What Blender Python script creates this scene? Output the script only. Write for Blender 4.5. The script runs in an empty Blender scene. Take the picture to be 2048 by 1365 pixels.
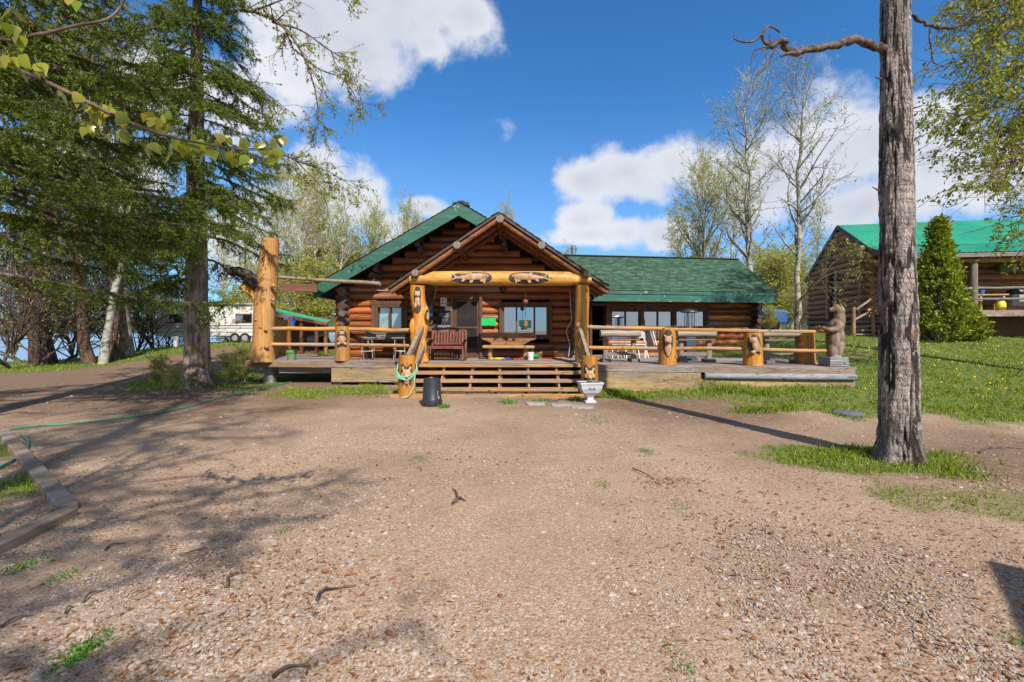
import bpy, math, random
import numpy as np
from mathutils import Vector, Matrix, noise as mnoise

R = math.radians
sc = bpy.context.scene
col = sc.collection
random.seed(7)

# ------------------------------------------------------------------ camera
F, HZ, EYE = 920.0, 662.0, 1.6            # focal length / horizon row measured on the 2048 px photo, eye height in m
cd = bpy.data.cameras.new('camera'); cam = bpy.data.objects.new('camera', cd); col.objects.link(cam)
cam.location = (0, 0, EYE); cam.rotation_euler = (R(90), 0, 0)
cd.sensor_width = 36; cd.lens = 36 * F / 2048; cd.shift_y = -(682.5 - HZ) / 2048
cd.clip_start = .05; cd.clip_end = 5000
sc.camera = cam

def at(px, py, D):
    """surveyed point: photo pixel + measured distance -> world metres"""
    return Vector(((px - 1024) * D / F, D, EYE + (HZ - py) * D / F))

# ------------------------------------------------------------------ sun, sky, exposure
SUN_AZ, SUN_EL = 21.0, 41.0               # sun behind the camera, to the right
sv = Vector((math.sin(R(SUN_AZ)) * math.cos(R(SUN_EL)), -math.cos(R(SUN_AZ)) * math.cos(R(SUN_EL)), math.sin(R(SUN_EL))))
sl = bpy.data.lights.new('sun', 'SUN'); so = bpy.data.objects.new('sun', sl); col.objects.link(so)
sl.energy = 4.8; sl.angle = R(.6); sl.color = (1, .93, .83)
so.rotation_euler = sv.to_track_quat('Z', 'Y').to_euler()
so.location = (10, -20, 30)
sc.view_settings.view_transform = 'Standard'; sc.view_settings.look = 'None'
sc.view_settings.exposure = .55; sc.view_settings.gamma = 1
sc.render.engine = 'CYCLES'
sc.cycles.use_denoising = True
sc.cycles.max_bounces = 7; sc.cycles.transparent_max_bounces = 12
sc.cycles.sample_clamp_indirect = 6

wd = bpy.data.worlds.new('World'); sc.world = wd; wd.use_nodes = True
def build_world():
    nt = wd.node_tree; nt.nodes.clear(); N = nt.nodes.new; L = nt.links.new
    out = N('ShaderNodeOutputWorld'); bg = N('ShaderNodeBackground'); L(bg.outputs[0], out.inputs[0])
    sky = N('ShaderNodeTexSky'); sky.sky_type = 'NISHITA'; sky.sun_disc = False
    sky.sun_elevation = R(SUN_EL); sky.sun_rotation = R(180 - SUN_AZ)
    sky.air_density = 1.0; sky.dust_density = .35; sky.ozone_density = 2.2; sky.altitude = 700
    tint = N('ShaderNodeMix'); tint.data_type = 'RGBA'; tint.blend_type = 'MULTIPLY'; tint.inputs[0].default_value = 1
    L(sky.outputs[0], tint.inputs[6]); tint.inputs[7].default_value = (.30, .70, 1.0, 1)
    geo = N('ShaderNodeTexCoord')
    sep = N('ShaderNodeSeparateXYZ'); L(geo.outputs['Generated'], sep.inputs[0])
    def M(op, a, b=None, c=None):
        n = N('ShaderNodeMath'); n.operation = op
        for i, v in enumerate((a, b, c)):
            if v is None: continue
            if isinstance(v, (int, float)): n.inputs[i].default_value = v
            else: L(v, n.inputs[i])
        return n.outputs[0]
    az = M('ARCTAN2', sep.outputs[0], sep.outputs[1]); el = M('ARCSINE', sep.outputs[2])
    comb = N('ShaderNodeCombineXYZ'); L(az, comb.inputs[0]); L(el, comb.inputs[1])
    # cumulus banks: (column, row, half width, half height) as bearings, turned into azimuth / elevation
    cl = [(640, 30, 210, 150), (800, 10, 230, 130), (720, 95, 150, 90), (560, 130, 120, 110), (930, 25, 85, 55), (860, 85, 60, 50),
          (470, 200, 130, 90), (330, 170, 160, 110), (200, 330, 180, 100),
          (640, 375, 95, 95), (700, 410, 130, 95), (590, 440, 110, 90), (780, 455, 90, 45), (855, 412, 65, 26), (480, 480, 150, 90),
          (1165, 360, 85, 52), (1260, 345, 145, 66), (1345, 320, 110, 65), (1430, 330, 110, 60),
          (1165, 440, 85, 42), (1250, 465, 90, 42), (1180, 470, 130, 28), (1330, 470, 80, 40),
          (1540, 350, 190, 105), (1680, 300, 170, 120), (1790, 280, 150, 95), (1870, 320, 130, 90), (1740, 410, 220, 75), (1980, 350, 160, 80),
          (-200, 250, 300, 200), (-700, 300, 400, 200), (2500, 300, 350, 150), (3300, 350, 600, 250)]
    nz = N('ShaderNodeTexNoise'); nz.noise_dimensions = '3D'; L(geo.outputs['Generated'], nz.inputs['Vector'])
    nz.inputs['Scale'].default_value = 7.0; nz.inputs['Detail'].default_value = 9; nz.inputs['Roughness'].default_value = .60; nz.inputs['Distortion'].default_value = .12
    acc = None
    for (px, py, rx, ry) in cl:
        dx = (px - 1024) / F; a = math.atan(dx); e = math.atan((HZ - py) / F / math.hypot(1, dx))
        ra = rx / F / (1 + dx * dx); re = ry / F / math.hypot(1, dx)
        s = N('ShaderNodeVectorMath'); s.operation = 'SUBTRACT'; L(comb.outputs[0], s.inputs[0]); s.inputs[1].default_value = (a, e, 0)
        m = N('ShaderNodeVectorMath'); m.operation = 'MULTIPLY'; L(s.outputs[0], m.inputs[0]); m.inputs[1].default_value = (1 / ra, 1 / re, 0)
        ln = N('ShaderNodeVectorMath'); ln.operation = 'LENGTH'; L(m.outputs[0], ln.inputs[0])
        v = M('SUBTRACT', 1.0, ln.outputs['Value'])
        acc = v if acc is None else M('SMOOTH_MAX', acc, v, .25)
    # behind the camera: broken cloud everywhere
    back = M('MULTIPLY', M('GREATER_THAN', 0.0, sep.outputs[1]), .62)
    acc = M('MAXIMUM', acc, M('SUBTRACT', back, .3))
    d = M('ADD', acc, M('MULTIPLY', M('SUBTRACT', nz.outputs['Fac'], .5), 2.3))
    mr = N('ShaderNodeMapRange'); mr.interpolation_type = 'SMOOTHSTEP'; L(d, mr.inputs['Value'])
    mr.inputs['From Min'].default_value = .03; mr.inputs['From Max'].default_value = .58
    # cloud body: bright tops, blue-grey thick parts
    nz2 = N('ShaderNodeTexNoise'); L(geo.outputs['Generated'], nz2.inputs['Vector']); nz2.inputs['Scale'].default_value = 4.2; nz2.inputs['Detail'].default_value = 6
    th = M('ADD', M('MULTIPLY', d, .45), M('MULTIPLY', M('SUBTRACT', nz2.outputs['Fac'], .5), 1.1))
    mr2 = N('ShaderNodeMapRange'); L(th, mr2.inputs['Value']); mr2.inputs['From Min'].default_value = .1; mr2.inputs['From Max'].default_value = .75
    cc = N('ShaderNodeMix'); cc.data_type = 'RGBA'; L(mr2.outputs[0], cc.inputs[0])
    cc.inputs[6].default_value = (4.7, 4.8, 5.1, 1); cc.inputs[7].default_value = (3.0, 3.25, 3.85, 1)
    # thin high veil towards the horizon
    nz3 = N('ShaderNodeTexNoise'); mp = N('ShaderNodeMapping'); L(geo.outputs['Generated'], mp.inputs[0]); mp.inputs['Scale'].default_value = (1.2, 1.2, 9)
    L(mp.outputs[0], nz3.inputs['Vector']); nz3.inputs['Scale'].default_value = 3; nz3.inputs['Detail'].default_value = 5
    hz = M('MULTIPLY', M('SUBTRACT', 1.0, M('SMOOTH_MIN', M('MULTIPLY', el, 2.3), 1.0, .2)), .75)
    veil = M('MULTIPLY', hz, M('MULTIPLY_ADD', nz3.outputs['Fac'], .8, .25)); veil = M('MINIMUM', M('MAXIMUM', veil, 0.0), .8)
    vm = N('ShaderNodeMix'); vm.data_type = 'RGBA'; L(veil, vm.inputs[0]); L(tint.outputs[2], vm.inputs[6]); vm.inputs[7].default_value = (2.3, 3.0, 4.3, 1)
    fm = N('ShaderNodeMix'); fm.data_type = 'RGBA'; L(M('MULTIPLY', mr.outputs[0], .97), fm.inputs[0]); L(vm.outputs[2], fm.inputs[6]); L(cc.outputs[2], fm.inputs[7])
    L(fm.outputs[2], bg.inputs[0]); bg.inputs[1].default_value = .125
build_world()

# ------------------------------------------------------------------ numpy noise
def _hash(ix, iy, iz, seed):
    n = (ix * 374761393 + iy * 668265263 + iz * 2147483647 + seed * 144665) & 0xFFFFFFFF
    n = ((n ^ (n >> 13)) * 1274126177) & 0xFFFFFFFF
    return ((n ^ (n >> 16)) & 0xFFFFFF) / float(0xFFFFFF)
def vnoise(x, y, z=None, seed=0):
    x = np.asarray(x, float); y = np.asarray(y, float); z = np.zeros_like(x) if z is None else np.asarray(z, float)
    xi, yi, zi = np.floor(x), np.floor(y), np.floor(z); fx, fy, fz = x - xi, y - yi, z - zi
    s = lambda t: t * t * (3 - 2 * t)
    fx, fy, fz = s(fx), s(fy), s(fz); xi = xi.astype(np.int64); yi = yi.astype(np.int64); zi = zi.astype(np.int64)
    def h(a, b, c): return _hash(xi + a, yi + b, zi + c, seed)
    def lerp(a, b, t): return a + (b - a) * t
    return lerp(lerp(lerp(h(0,0,0), h(1,0,0), fx), lerp(h(0,1,0), h(1,1,0), fx), fy),
                lerp(lerp(h(0,0,1), h(1,0,1), fx), lerp(h(0,1,1), h(1,1,1), fx), fy), fz)
def fbm(x, y, z=None, o=4, seed=0):
    t = 0; a = .5; f = 1
    for i in range(o):
        t = t + a * vnoise(np.asarray(x) * f, np.asarray(y) * f, None if z is None else np.asarray(z) * f, seed + i * 17); a *= .5; f *= 2.03
    return t
def sstep(t): t = np.clip(t, 0, 1); return t * t * (3 - 2 * t)

# ------------------------------------------------------------------ mesh builder
class MB:
    def __init__(s): s.v = []; s.f = []; s.m = []; s.n = 0
    def add(s, verts, faces, mi=0):
        verts = np.asarray(verts, float).reshape(-1, 3)
        if isinstance(faces, np.ndarray) and faces.ndim == 2: groups = [faces]
        else:
            by = {}
            for f in faces: by.setdefault(len(f), []).append(f)
            groups = [np.array(g) for g in by.values()]
        for g in groups: s.f.append(g.astype(np.int64) + s.n); s.m.append(mi)
        s.v.append(verts); s.n += len(verts); return s
    def box(s, c, size, rot=None, mi=0):
        c = np.array(c, float); h = np.array(size, float) / 2
        v = np.array([[x, y, z] for x in (-1, 1) for y in (-1, 1) for z in (-1, 1)], float) * h
        if rot is not None: v = v @ np.array(rot.to_3x3()).T
        return s.add(v + c, [(0,1,3,2), (4,6,7,5), (0,4,5,1), (2,3,7,6), (0,2,6,4), (1,5,7,3)], mi)
    def bar(s, p0, p1, w, h, up=(0, 0, 1), mi=0):
        """rectangular bar p0->p1, w across, h along up"""
        p0 = Vector(p0); p1 = Vector(p1); d = (p1 - p0); l = d.length; d.normalize(); u = Vector(up)
        sd = d.cross(u).normalized(); u = sd.cross(d).normalized()
        return s.box((p0 + p1) / 2, (l, w, h), Matrix((d, sd, u)).transposed(), mi)
    def tube(s, pts, rad, n=10, cap=True, mi=0, sq=(1, 1)):
        P = np.array([tuple(p) for p in pts], float); K = len(P); rad = np.broadcast_to(np.array(rad, float), (K,))
        v, f = tubes(P[None], rad[None], n, sq); s.add(v, f, mi)
        if cap:
            s.f.append(np.array([list(range(n))[::-1]]) + s.n - K * n); s.m.append(mi)
            s.f.append(np.array([list(range((K - 1) * n, K * n))]) + s.n - K * n); s.m.append(mi)
        return s
    def log(s, p0, p1, r0, r1=None, n=12, wob=.012, seg=.5, mi=0):
        p0 = np.array(tuple(p0), float); p1 = np.array(tuple(p1), float); r1 = r0 if r1 is None else r1
        k = max(2, int(np.linalg.norm(p1 - p0) / seg) + 1); t = np.linspace(0, 1, k)[:, None]
        P = p0 + (p1 - p0) * t + np.array([[random.gauss(0, wob) for _ in range(3)] for _ in range(k)]) * (np.sin(t * math.pi) * .8 + .2)
        rr = (r0 + (r1 - r0) * t[:, 0]) * np.array([1 + random.uniform(-.05, .05) for _ in range(k)])
        return s.tube(P, rr, n, True, mi)
    def lathe(s, prof, c=(0, 0, 0), n=20, mi=0, sx=1, sy=1, close=True):
        a = np.linspace(0, 2 * math.pi, n, endpoint=False); K = len(prof)
        v = np.array([[r * math.cos(t) * sx, r * math.sin(t) * sy, z] for (r, z) in prof for t in a]) + np.array(c, float)
        f = [(i * n + j, i * n + (j + 1) % n, (i + 1) * n + (j + 1) % n, (i + 1) * n + j) for i in range(K - 1) for j in range(n)]
        s.add(v, f, mi)
        if close:
            for r0 in (0, K - 1):
                ring = list(range(r0 * n, r0 * n + n)); ring = ring[::-1] if r0 == 0 else ring
                s.f.append(np.array([ring]) + s.n - K * n); s.m.append(mi)
        return s
    def ell(s, c, r, rot=None, n=14, m=9, mi=0):
        v = [(0, 0, 1)]; 
        for i in range(1, m):
            p = math.pi * i / m
            for j in range(n): v.append((math.sin(p) * math.cos(2 * math.pi * j / n), math.sin(p) * math.sin(2 * math.pi * j / n), math.cos(p)))
        v.append((0, 0, -1)); v = np.array(v) * np.array(r, float)
        if rot is not None: v = v @ np.array(rot.to_3x3()).T
        f = [(0, 1 + j, 1 + (j + 1) % n) for j in range(n)]
        f += [(1 + i * n + j, 1 + (i + 1) * n + j, 1 + (i + 1) * n + (j + 1) % n, 1 + i * n + (j + 1) % n) for i in range(m - 2) for j in range(n)]
        l = len(v) - 1; o = 1 + (m - 2) * n; f += [(o + j, l, o + (j + 1) % n) for j in range(n)]
        return s.add(v + np.array(tuple(c), float), f, mi)
    def prism(s, poly, o, ux, uy, uz, depth, mi=0):
        """2-D outline (a,b) -> o + a*ux + b*uy, extruded by depth along uz"""
        o, ux, uy, uz = (np.array(tuple(q), float) for q in (o, ux, uy, uz)); n = len(poly)
        A = np.array([o + a * ux + b * uy for a, b in poly]); B = A + uz * depth
        f = [tuple(range(n))[::-1], tuple(range(n, 2 * n))] + [(i, (i + 1) % n, n + (i + 1) % n, n + i) for i in range(n)]
        return s.add(np.vstack([A, B]), f, mi)
    def quad(s, a, b, c, d, th=0, mi=0):
        a, b, c, d = (np.array(tuple(q), float) for q in (a, b, c, d))
        if not th: return s.add([a, b, c, d], [(0, 1, 2, 3)], mi)
        nrm = np.cross(b - a, d - a); nrm /= np.linalg.norm(nrm); V = np.array([a, b, c, d])
        return s.add(np.vstack([V - nrm * th, V]), [(3,2,1,0), (4,5,6,7), (0,1,5,4), (1,2,6,5), (2,3,7,6), (3,0,4,7)], mi)
    def build(s, name, mats, parent=None, smooth=None, bevel=0, loc=None, remesh=0, sub=0):
        me = bpy.data.meshes.new(name); V = np.vstack(s.v); fs = s.f
        me.vertices.add(len(V)); me.vertices.foreach_set('co', V.ravel())
        tot = np.concatenate([np.full(len(g), g.shape[1]) for g in fs]); lv = np.concatenate([g.ravel() for g in fs])
        me.loops.add(len(lv)); me.loops.foreach_set('vertex_index', lv.astype(np.int32))
        me.polygons.add(len(tot)); st = np.concatenate([[0], np.cumsum(tot)[:-1]])
        me.polygons.foreach_set('loop_start', st.astype(np.int32))
        me.polygons.foreach_set('material_index', np.concatenate([np.full(len(g), m) for g, m in zip(fs, s.m)]).astype(np.int32))
        me.update(calc_edges=True); me.validate()
        for m in (mats if isinstance(mats, (list, tuple)) else [mats]): me.materials.append(m)
        if smooth:
            me.polygons.foreach_set('use_smooth', np.ones(len(me.polygons), bool)); me.set_sharp_from_angle(angle=R(smooth))
        else: me.polygons.foreach_set('use_smooth', np.zeros(len(me.polygons), bool))
        o = bpy.data.objects.new(name, me); col.objects.link(o)
        if parent: o.parent = parent
        if loc is not None: o.location = loc
        if bevel:
            b = o.modifiers.new('b', 'BEVEL'); b.width = bevel; b.segments = 2; b.limit_method = 'ANGLE'; b.angle_limit = R(35)
        if remesh:
            rm = o.modifiers.new('r', 'REMESH'); rm.mode = 'VOXEL'; rm.voxel_size = remesh; rm.use_smooth_shade = True
            sm = o.modifiers.new('s', 'SMOOTH'); sm.factor = .5; sm.iterations = 3
        return o

def tubes(P, Rd, S, sq=(1, 1)):
    """batch of tubes: P (N,K,3), Rd (N,K) -> verts, quad faces"""
    N_, K = P.shape[:2]
    T = np.empty_like(P); T[:, 1:-1] = P[:, 2:] - P[:, :-2]; T[:, 0] = P[:, 1] - P[:, 0]; T[:, -1] = P[:, -1] - P[:, -2]
    T /= np.linalg.norm(T, axis=2, keepdims=True) + 1e-9
    m = T.mean(1); ref = np.where((np.abs(m[:, 2]) > .75 * np.linalg.norm(m, axis=1))[:, None], np.array([[0, 1., 0]]), np.array([[0, 0, 1.]]))[:, None, :]
    A = np.cross(T, ref); A /= np.linalg.norm(A, axis=2, keepdims=True) + 1e-9; B = np.cross(T, A)
    a = np.linspace(0, 2 * math.pi, S, endpoint=False)
    V = P[:, :, None, :] + Rd[:, :, None, None] * (A[:, :, None, :] * np.cos(a)[None, None, :, None] * sq[0] + B[:, :, None, :] * np.sin(a)[None, None, :, None] * sq[1])
    i, k, j = np.meshgrid(np.arange(N_), np.arange(K - 1), np.arange(S), indexing='ij'); b = i * K * S; j2 = (j + 1) % S
    f = np.stack([b + k * S + j, b + (k + 1) * S + j, b + (k + 1) * S + j2, b + k * S + j2], -1).reshape(-1, 4)
    return V.reshape(-1, 3), f

# ------------------------------------------------------------------ tagging
def tag(o, label=None, cat=None, group=None, kind=None):
    if label: o['label'] = label
    if cat: o['category'] = cat
    if group: o['group'] = group
    if kind: o['kind'] = kind
    return o
def thing(name, label, cat, loc=(0, 0, 0), rz=0, group=None):
    o = bpy.data.objects.new(name, None); col.objects.link(o); o.empty_display_size = .1
    o.location = loc; o.rotation_euler = (0, 0, rz); return tag(o, label, cat, group)
def copy_tree(o, parent=None, **kw):
    c = o.copy(); col.objects.link(c)
    if parent: c.parent = parent
    for ch in list(o.children): copy_tree(ch, c)
    return c
# ------------------------------------------------------------------ materials
class NB:
    """small node helper"""
    def __init__(s, name):
        s.m = bpy.data.materials.new(name); s.m.use_nodes = True; s.t = s.m.node_tree; s.b = s.t.nodes['Principled BSDF']
        s.tc = s.t.nodes.new('ShaderNodeTexCoord'); s.out = s.t.nodes['Material Output']
    def n(s, k): return s.t.nodes.new(k)
    def l(s, a, b): s.t.links.new(a, b)
    def mapped(s, scale, coord='Object'):
        mp = s.n('ShaderNodeMapping'); s.l(s.tc.outputs[coord], mp.inputs[0]); mp.inputs['Scale'].default_value = scale; return mp.outputs[0]
    def noise(s, vec, scale=1, detail=5, rough=.55, dist=0):
        z = s.n('ShaderNodeTexNoise'); s.l(vec, z.inputs['Vector']); z.inputs['Scale'].default_value = scale
        z.inputs['Detail'].default_value = detail; z.inputs['Roughness'].default_value = rough; z.inputs['Distortion'].default_value = dist; return z.outputs['Fac']
    def voro(s, vec, scale=1, feat='F1', out='Distance'):
        z = s.n('ShaderNodeTexVoronoi'); z.feature = feat; s.l(vec, z.inputs['Vector']); z.inputs['Scale'].default_value = scale; return z.outputs[out]
    def ramp(s, fac, stops):
        r = s.n('ShaderNodeValToRGB'); s.l(fac, r.inputs[0]); e = r.color_ramp.elements
        while len(e) < len(stops): e.new(.5)
        for i, (p, c) in enumerate(stops): e[i].position = p; e[i].color = (*c, 1) if len(c) == 3 else c
        return r.outputs[0]
    def math(s, op, a, b=0, c=0):
        z = s.n('ShaderNodeMath'); z.operation = op
        for i, v in enumerate((a, b, c)):
            if isinstance(v, (int, float)): z.inputs[i].default_value = v
            else: s.l(v, z.inputs[i])
        return z.outputs[0]
    def mix(s, fac, a, b, mode='MIX'):
        z = s.n('ShaderNodeMix'); z.data_type = 'RGBA'; z.blend_type = mode
        for i, v in ((0, fac), (6, a), (7, b)):
            if isinstance(v, (int, float)): z.inputs[i].default_value = v
            elif isinstance(v, tuple): z.inputs[i].default_value = (*v[:3], 1)
            else: s.l(v, z.inputs[i])
        return z.outputs[2]
    def island(s): return s.n('ShaderNodeNewGeometry').outputs['Random Per Island']
    def bump(s, h, strength=.4, dist=.01):
        b = s.n('ShaderNodeBump'); s.l(h, b.inputs['Height']); b.inputs['Strength'].default_value = strength; b.inputs['Distance'].default_value = dist
        s.l(b.outputs[0], s.b.inputs['Normal'])
    def fin(s, colr, rough=.7, spec=.3, metal=0):
        if isinstance(colr, tuple): s.b.inputs['Base Color'].default_value = (*colr[:3], 1)
        else: s.l(colr, s.b.inputs['Base Color'])
        if isinstance(rough, (int, float)): s.b.inputs['Roughness'].default_value = rough
        else: s.l(rough, s.b.inputs['Roughness'])
        s.b.inputs['Specular IOR Level'].default_value = spec; s.b.inputs['Metallic'].default_value = metal; return s.m
MT = {}
def wood(name, dark, light, axis='x', fine=26, isl=.35, rough=.62, spec=.25, knots=True, grey=None, greyamt=.45, bump=.5, crack=.9):
    """wood grain stretched along one axis; each board / log gets its own tone; optional weathered grey patches"""
    b = NB(name); s = {'x': (.05, 1, 1), 'y': (1, .05, 1), 'z': (1, 1, .05)}[axis]
    v = b.mapped(tuple(q * fine for q in s)); g = b.noise(v, 1, 7, .65, .6)
    v2 = b.mapped(tuple(q * 4.5 for q in s)); g2 = b.noise(v2, 1, 4, .6, .5)
    f = b.math('ADD', b.math('MULTIPLY', g, .6), b.math('MULTIPLY', g2, .4))
    c = b.ramp(f, [(.32, dark), (.52, tuple((a + q) / 2 for a, q in zip(dark, light))), (.66, light)])
    if grey:
        gp = b.ramp(b.noise(b.mapped(tuple(q * 2.2 + .25 for q in s)), 1, 6, .65), [(.5 - .12 * greyamt, (0, 0, 0)), (.72 - .2 * greyamt, (1, 1, 1))])
        c = b.mix(gp, c, b.ramp(g, [(.3, tuple(q * .55 for q in grey)), (.7, grey)]))
    ck = b.noise(b.mapped(tuple(q * 9 if q < .5 else q * 11 for q in s)), 1, 3, .5, 1.2); cr = b.ramp(b.math('ABSOLUTE', b.math('SUBTRACT', ck, .5)), [(.006, (.30, .25, .22)), (.022, (1, 1, 1))])
    mk = b.ramp(b.noise(b.mapped((.9, .9, .9)), 1, 3), [(.42, (0, 0, 0)), (.58, (1, 1, 1))]); c = b.mix(b.math('MULTIPLY', mk, crack), c, b.mix(1.0, c, cr, 'MULTIPLY'))
    if knots:
        k = b.voro(b.mapped(tuple(q * 1.0 + .9 for q in s)), 2.3); kr = b.ramp(k, [(.05, (.22, .15, .12)), (.12, (1, 1, 1))])
        c = b.mix(1.0, c, kr, 'MULTIPLY')
    i = b.math('MULTIPLY_ADD', b.island(), isl * 2, 1 - isl)
    cm = b.n('ShaderNodeCombineColor'); [b.l(i, cm.inputs[q]) for q in range(3)]
    c = b.mix(1.0, c, cm.outputs[0], 'MULTIPLY')
    b.bump(f, bump, .012)
    MT[name] = b.fin(c, rough, spec); return MT[name]
wood('log_red', (.06, .014, .006), (.54, .175, .042), 'x', isl=.42, grey=(.27, .20, .15), greyamt=.05, rough=.42, spec=.4)
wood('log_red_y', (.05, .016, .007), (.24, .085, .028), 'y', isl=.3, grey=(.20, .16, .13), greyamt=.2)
wood('log_end', (.03, .018, .012), (.20, .115, .07), 'y', isl=.5, grey=(.16, .14, .13), greyamt=.6, knots=False)
wood('log_dark', (.05, .016, .008), (.24, .085, .033), 'x', isl=.3)
wood('log_brown', (.11, .048, .019), (.58, .30, .125), 'x', isl=.35, grey=(.21, .18, .165), greyamt=.15)
wood('gold_x', (.33, .135, .016), (.72, .40, .085), 'x', isl=.14, rough=.5, spec=.35, grey=(.42, .26, .10), greyamt=.05)
wood('gold_z', (.25, .080, .008), (.66, .31, .045), 'z', isl=.12, rough=.5, spec=.35, grey=(.36, .22, .09), greyamt=.05)
wood('gold_rail', (.24, .10, .022), (.58, .30, .085), 'x', isl=.25, rough=.55, grey=(.30, .24, .18), greyamt=.5)
wood('gold_pale', (.24, .105, .026), (.52, .28, .095), 'z', isl=.1, rough=.6, grey=(.40, .30, .20), greyamt=.1)
wood('tread', (.26, .12, .035), (.58, .33, .13), 'x', isl=.25, grey=(.34, .27, .20), greyamt=.5)
wood('deck', (.14, .10, .085), (.36, .28, .24), 'x', isl=.25, grey=(.36, .31, .29), greyamt=.8, rough=.75)
wood('skirt', (.20, .12, .05), (.50, .36, .18), 'x', isl=.15, grey=(.28, .23, .17), greyamt=.35, rough=.75)
wood('fascia_wood', (.12, .07, .045), (.34, .22, .15), 'x', isl=.2, grey=(.34, .31, .29), greyamt=.6, rough=.75)
wood('grey_log', (.10, .10, .11), (.33, .33, .35), 'x', isl=.2, rough=.8)
wood('grey_slab', (.16, .12, .08), (.46, .39, .30), 'x', isl=.25, rough=.8, grey=(.38, .36, .33), greyamt=.4)
wood('grey_board', (.09, .075, .065), (.27, .235, .215), 'x', isl=.3, rough=.85)
wood('rafter', (.075, .028, .012), (.42, .18, .07), 'x', isl=.25, knots=False)
wood('trim_brown', (.060, .030, .018), (.15, .078, .046), 'z', isl=.1, knots=False, rough=.6)
wood('bench_red', (.085, .030, .022), (.24, .088, .062), 'z', isl=.25, knots=False, rough=.5)
wood('carved', (.17, .072, .028), (.42, .21, .09), 'x', fine=18, isl=.1)
wood('figure', (.26, .14, .07), (.55, .36, .20), 'z', fine=18, isl=.1, knots=False, rough=.55)
wood('figure_dark', (.025, .018, .014), (.11, .075, .055), 'x', isl=.2, knots=False, rough=.6)
wood('bear_wood', (.055, .030, .015), (.25, .145, .078), 'z', fine=22, isl=.1, grey=(.30, .25, .21), greyamt=.35, knots=False, bump=1)
wood('plank_red', (.10, .045, .028), (.24, .11, .07), 'x', isl=.1, knots=False)
wood('post_grey', (.10, .075, .055), (.30, .22, .16), 'z', isl=.2, grey=(.3, .28, .26), greyamt=.4)
wood('timber', (.16, .11, .075), (.38, .29, .21), 'y', isl=.1, grey=(.33, .29, .25), greyamt=.4, rough=.85)
wood('pale_plank', (.30, .18, .09), (.55, .38, .22), 'z', isl=.2)
wood('char', (.02, .017, .017), (.085, .075, .078), 'z', isl=.1, knots=False, rough=.8)

def plain(name, c, rough=.6, spec=.3, var=.12, scale=6, metal=0, bump=0, isl=0):
    b = NB(name); n = b.noise(b.mapped((scale,) * 3), 1, 6, .6)
    cc = b.ramp(n, [(.3, tuple(q * (1 - var) for q in c)), (.7, tuple(min(1, q * (1 + var)) for q in c))])
    if isl:
        i = b.math('MULTIPLY_ADD', b.island(), isl * 2, 1 - isl); cm = b.n('ShaderNodeCombineColor'); [b.l(i, cm.inputs[q]) for q in range(3)]
        cc = b.mix(1.0, cc, cm.outputs[0], 'MULTIPLY')
    if bump: b.bump(n, bump, .01)
    MT[name] = b.fin(cc, rough, spec, metal); return MT[name]
plain('black_plastic', (.022, .024, .028), .38, .45, .2)
plain('dark_metal', (.03, .032, .036), .45, .4, .2)
plain('heater_blue', (.035, .055, .08), .5, .4)
plain('chrome', (.55, .55, .56), .25, .5, .1, metal=1)
plain('steel_tube', (.42, .40, .37), .4, .5, .2, metal=.4)
plain('white_tube', (.68, .68, .62), .45, .4)
plain('pot_green', (.12, .22, .10), .55, .3)
plain('urn_grey', (.42, .43, .46), .6, .3, .18, 4)
plain('stone_slab', (.30, .27, .25), .9, .2, .3, 9, bump=.6)
plain('foundation', (.22, .21, .20), .9, .2, .5, 5, bump=.8)
plain('paper', (.74, .73, .70), .8, .2, .04)
plain('ink', (.10, .10, .13), .8, .2, .1)
plain('ink_purple', (.20, .16, .32), .8, .2, .1)
plain('letter_white', (.75, .75, .75), .8, .2, .03)
plain('board_black', (.018, .022, .028), .5, .35, .4, 3)
plain('green_card', (.01, .44, .10), .7, .2, .05)
plain('teal_card', (.10, .50, .38), .7, .2, .05)
plain('blue_float', (.02, .15, .33), .4, .4, .3, 12)
plain('red_float', (.20, .045, .03), .45, .4, .3, 14)
plain('rope', (.06, .045, .035), .9, .1)
plain('cable_white', (.55, .50, .46), .7, .2)
plain('cable_dark', (.08, .05, .04), .7, .2)
plain('bucket_white', (.62, .58, .54), .5, .3)
plain('bag_green', (.01, .16, .05), .5, .3, .3)
plain('hose_green', (.02, .27, .17), .42, .45, .1)
plain('hose_pale', (.20, .48, .33), .42, .45, .15)
plain('hose_yellow', (.62, .50, .02), .45, .4)
plain('rope_blue', (.10, .10, .40), .7, .2)
plain('rope_red', (.40, .05, .035), .7, .2)
plain('yellow_tank', (.75, .60, .02), .4, .45)
plain('tarp_blue', (.02, .12, .48), .5, .35, .15)
plain('camper_white', (.60, .59, .56), .5, .4, .1)
plain('camper_grey', (.34, .33, .32), .6, .3)
plain('camper_brown', (.15, .06, .045), .6, .3)
plain('tyre', (.02, .02, .021), .85, .2)
plain('rim', (.55, .55, .56), .35, .5, .1, metal=.6)
plain('car_blue', (.20, .27, .34), .25, .6, .06)
plain('truck_blue', (.04, .11, .30), .2, .6, .06)
plain('green_sheet', (.04, .34, .17), .5, .4, .2, 2)
plain('lid_grey', (.10, .12, .14), .55, .4, .2)
plain('white_post', (.6, .6, .6), .6, .3)
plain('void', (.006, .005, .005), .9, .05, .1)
plain('curtain', (.66, .76, .79), .85, .1, .06, 9)
plain('soffit', (.10, .05, .03), .8, .2, .2)
plain('pot_blue', (.03, .15, .45), .5, .4)
plain('soil', (.05, .035, .025), .95, .1, .3, 20)
plain('shed_wall', (.13, .075, .042), .8, .2, .2)
plain('headlamp', (.6, .6, .62), .15, .6)
plain('dandelion', (.75, .55, .01), .8, .1, .1)
plain('orange_lamp', (.5, .1, .02), .5)

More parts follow.
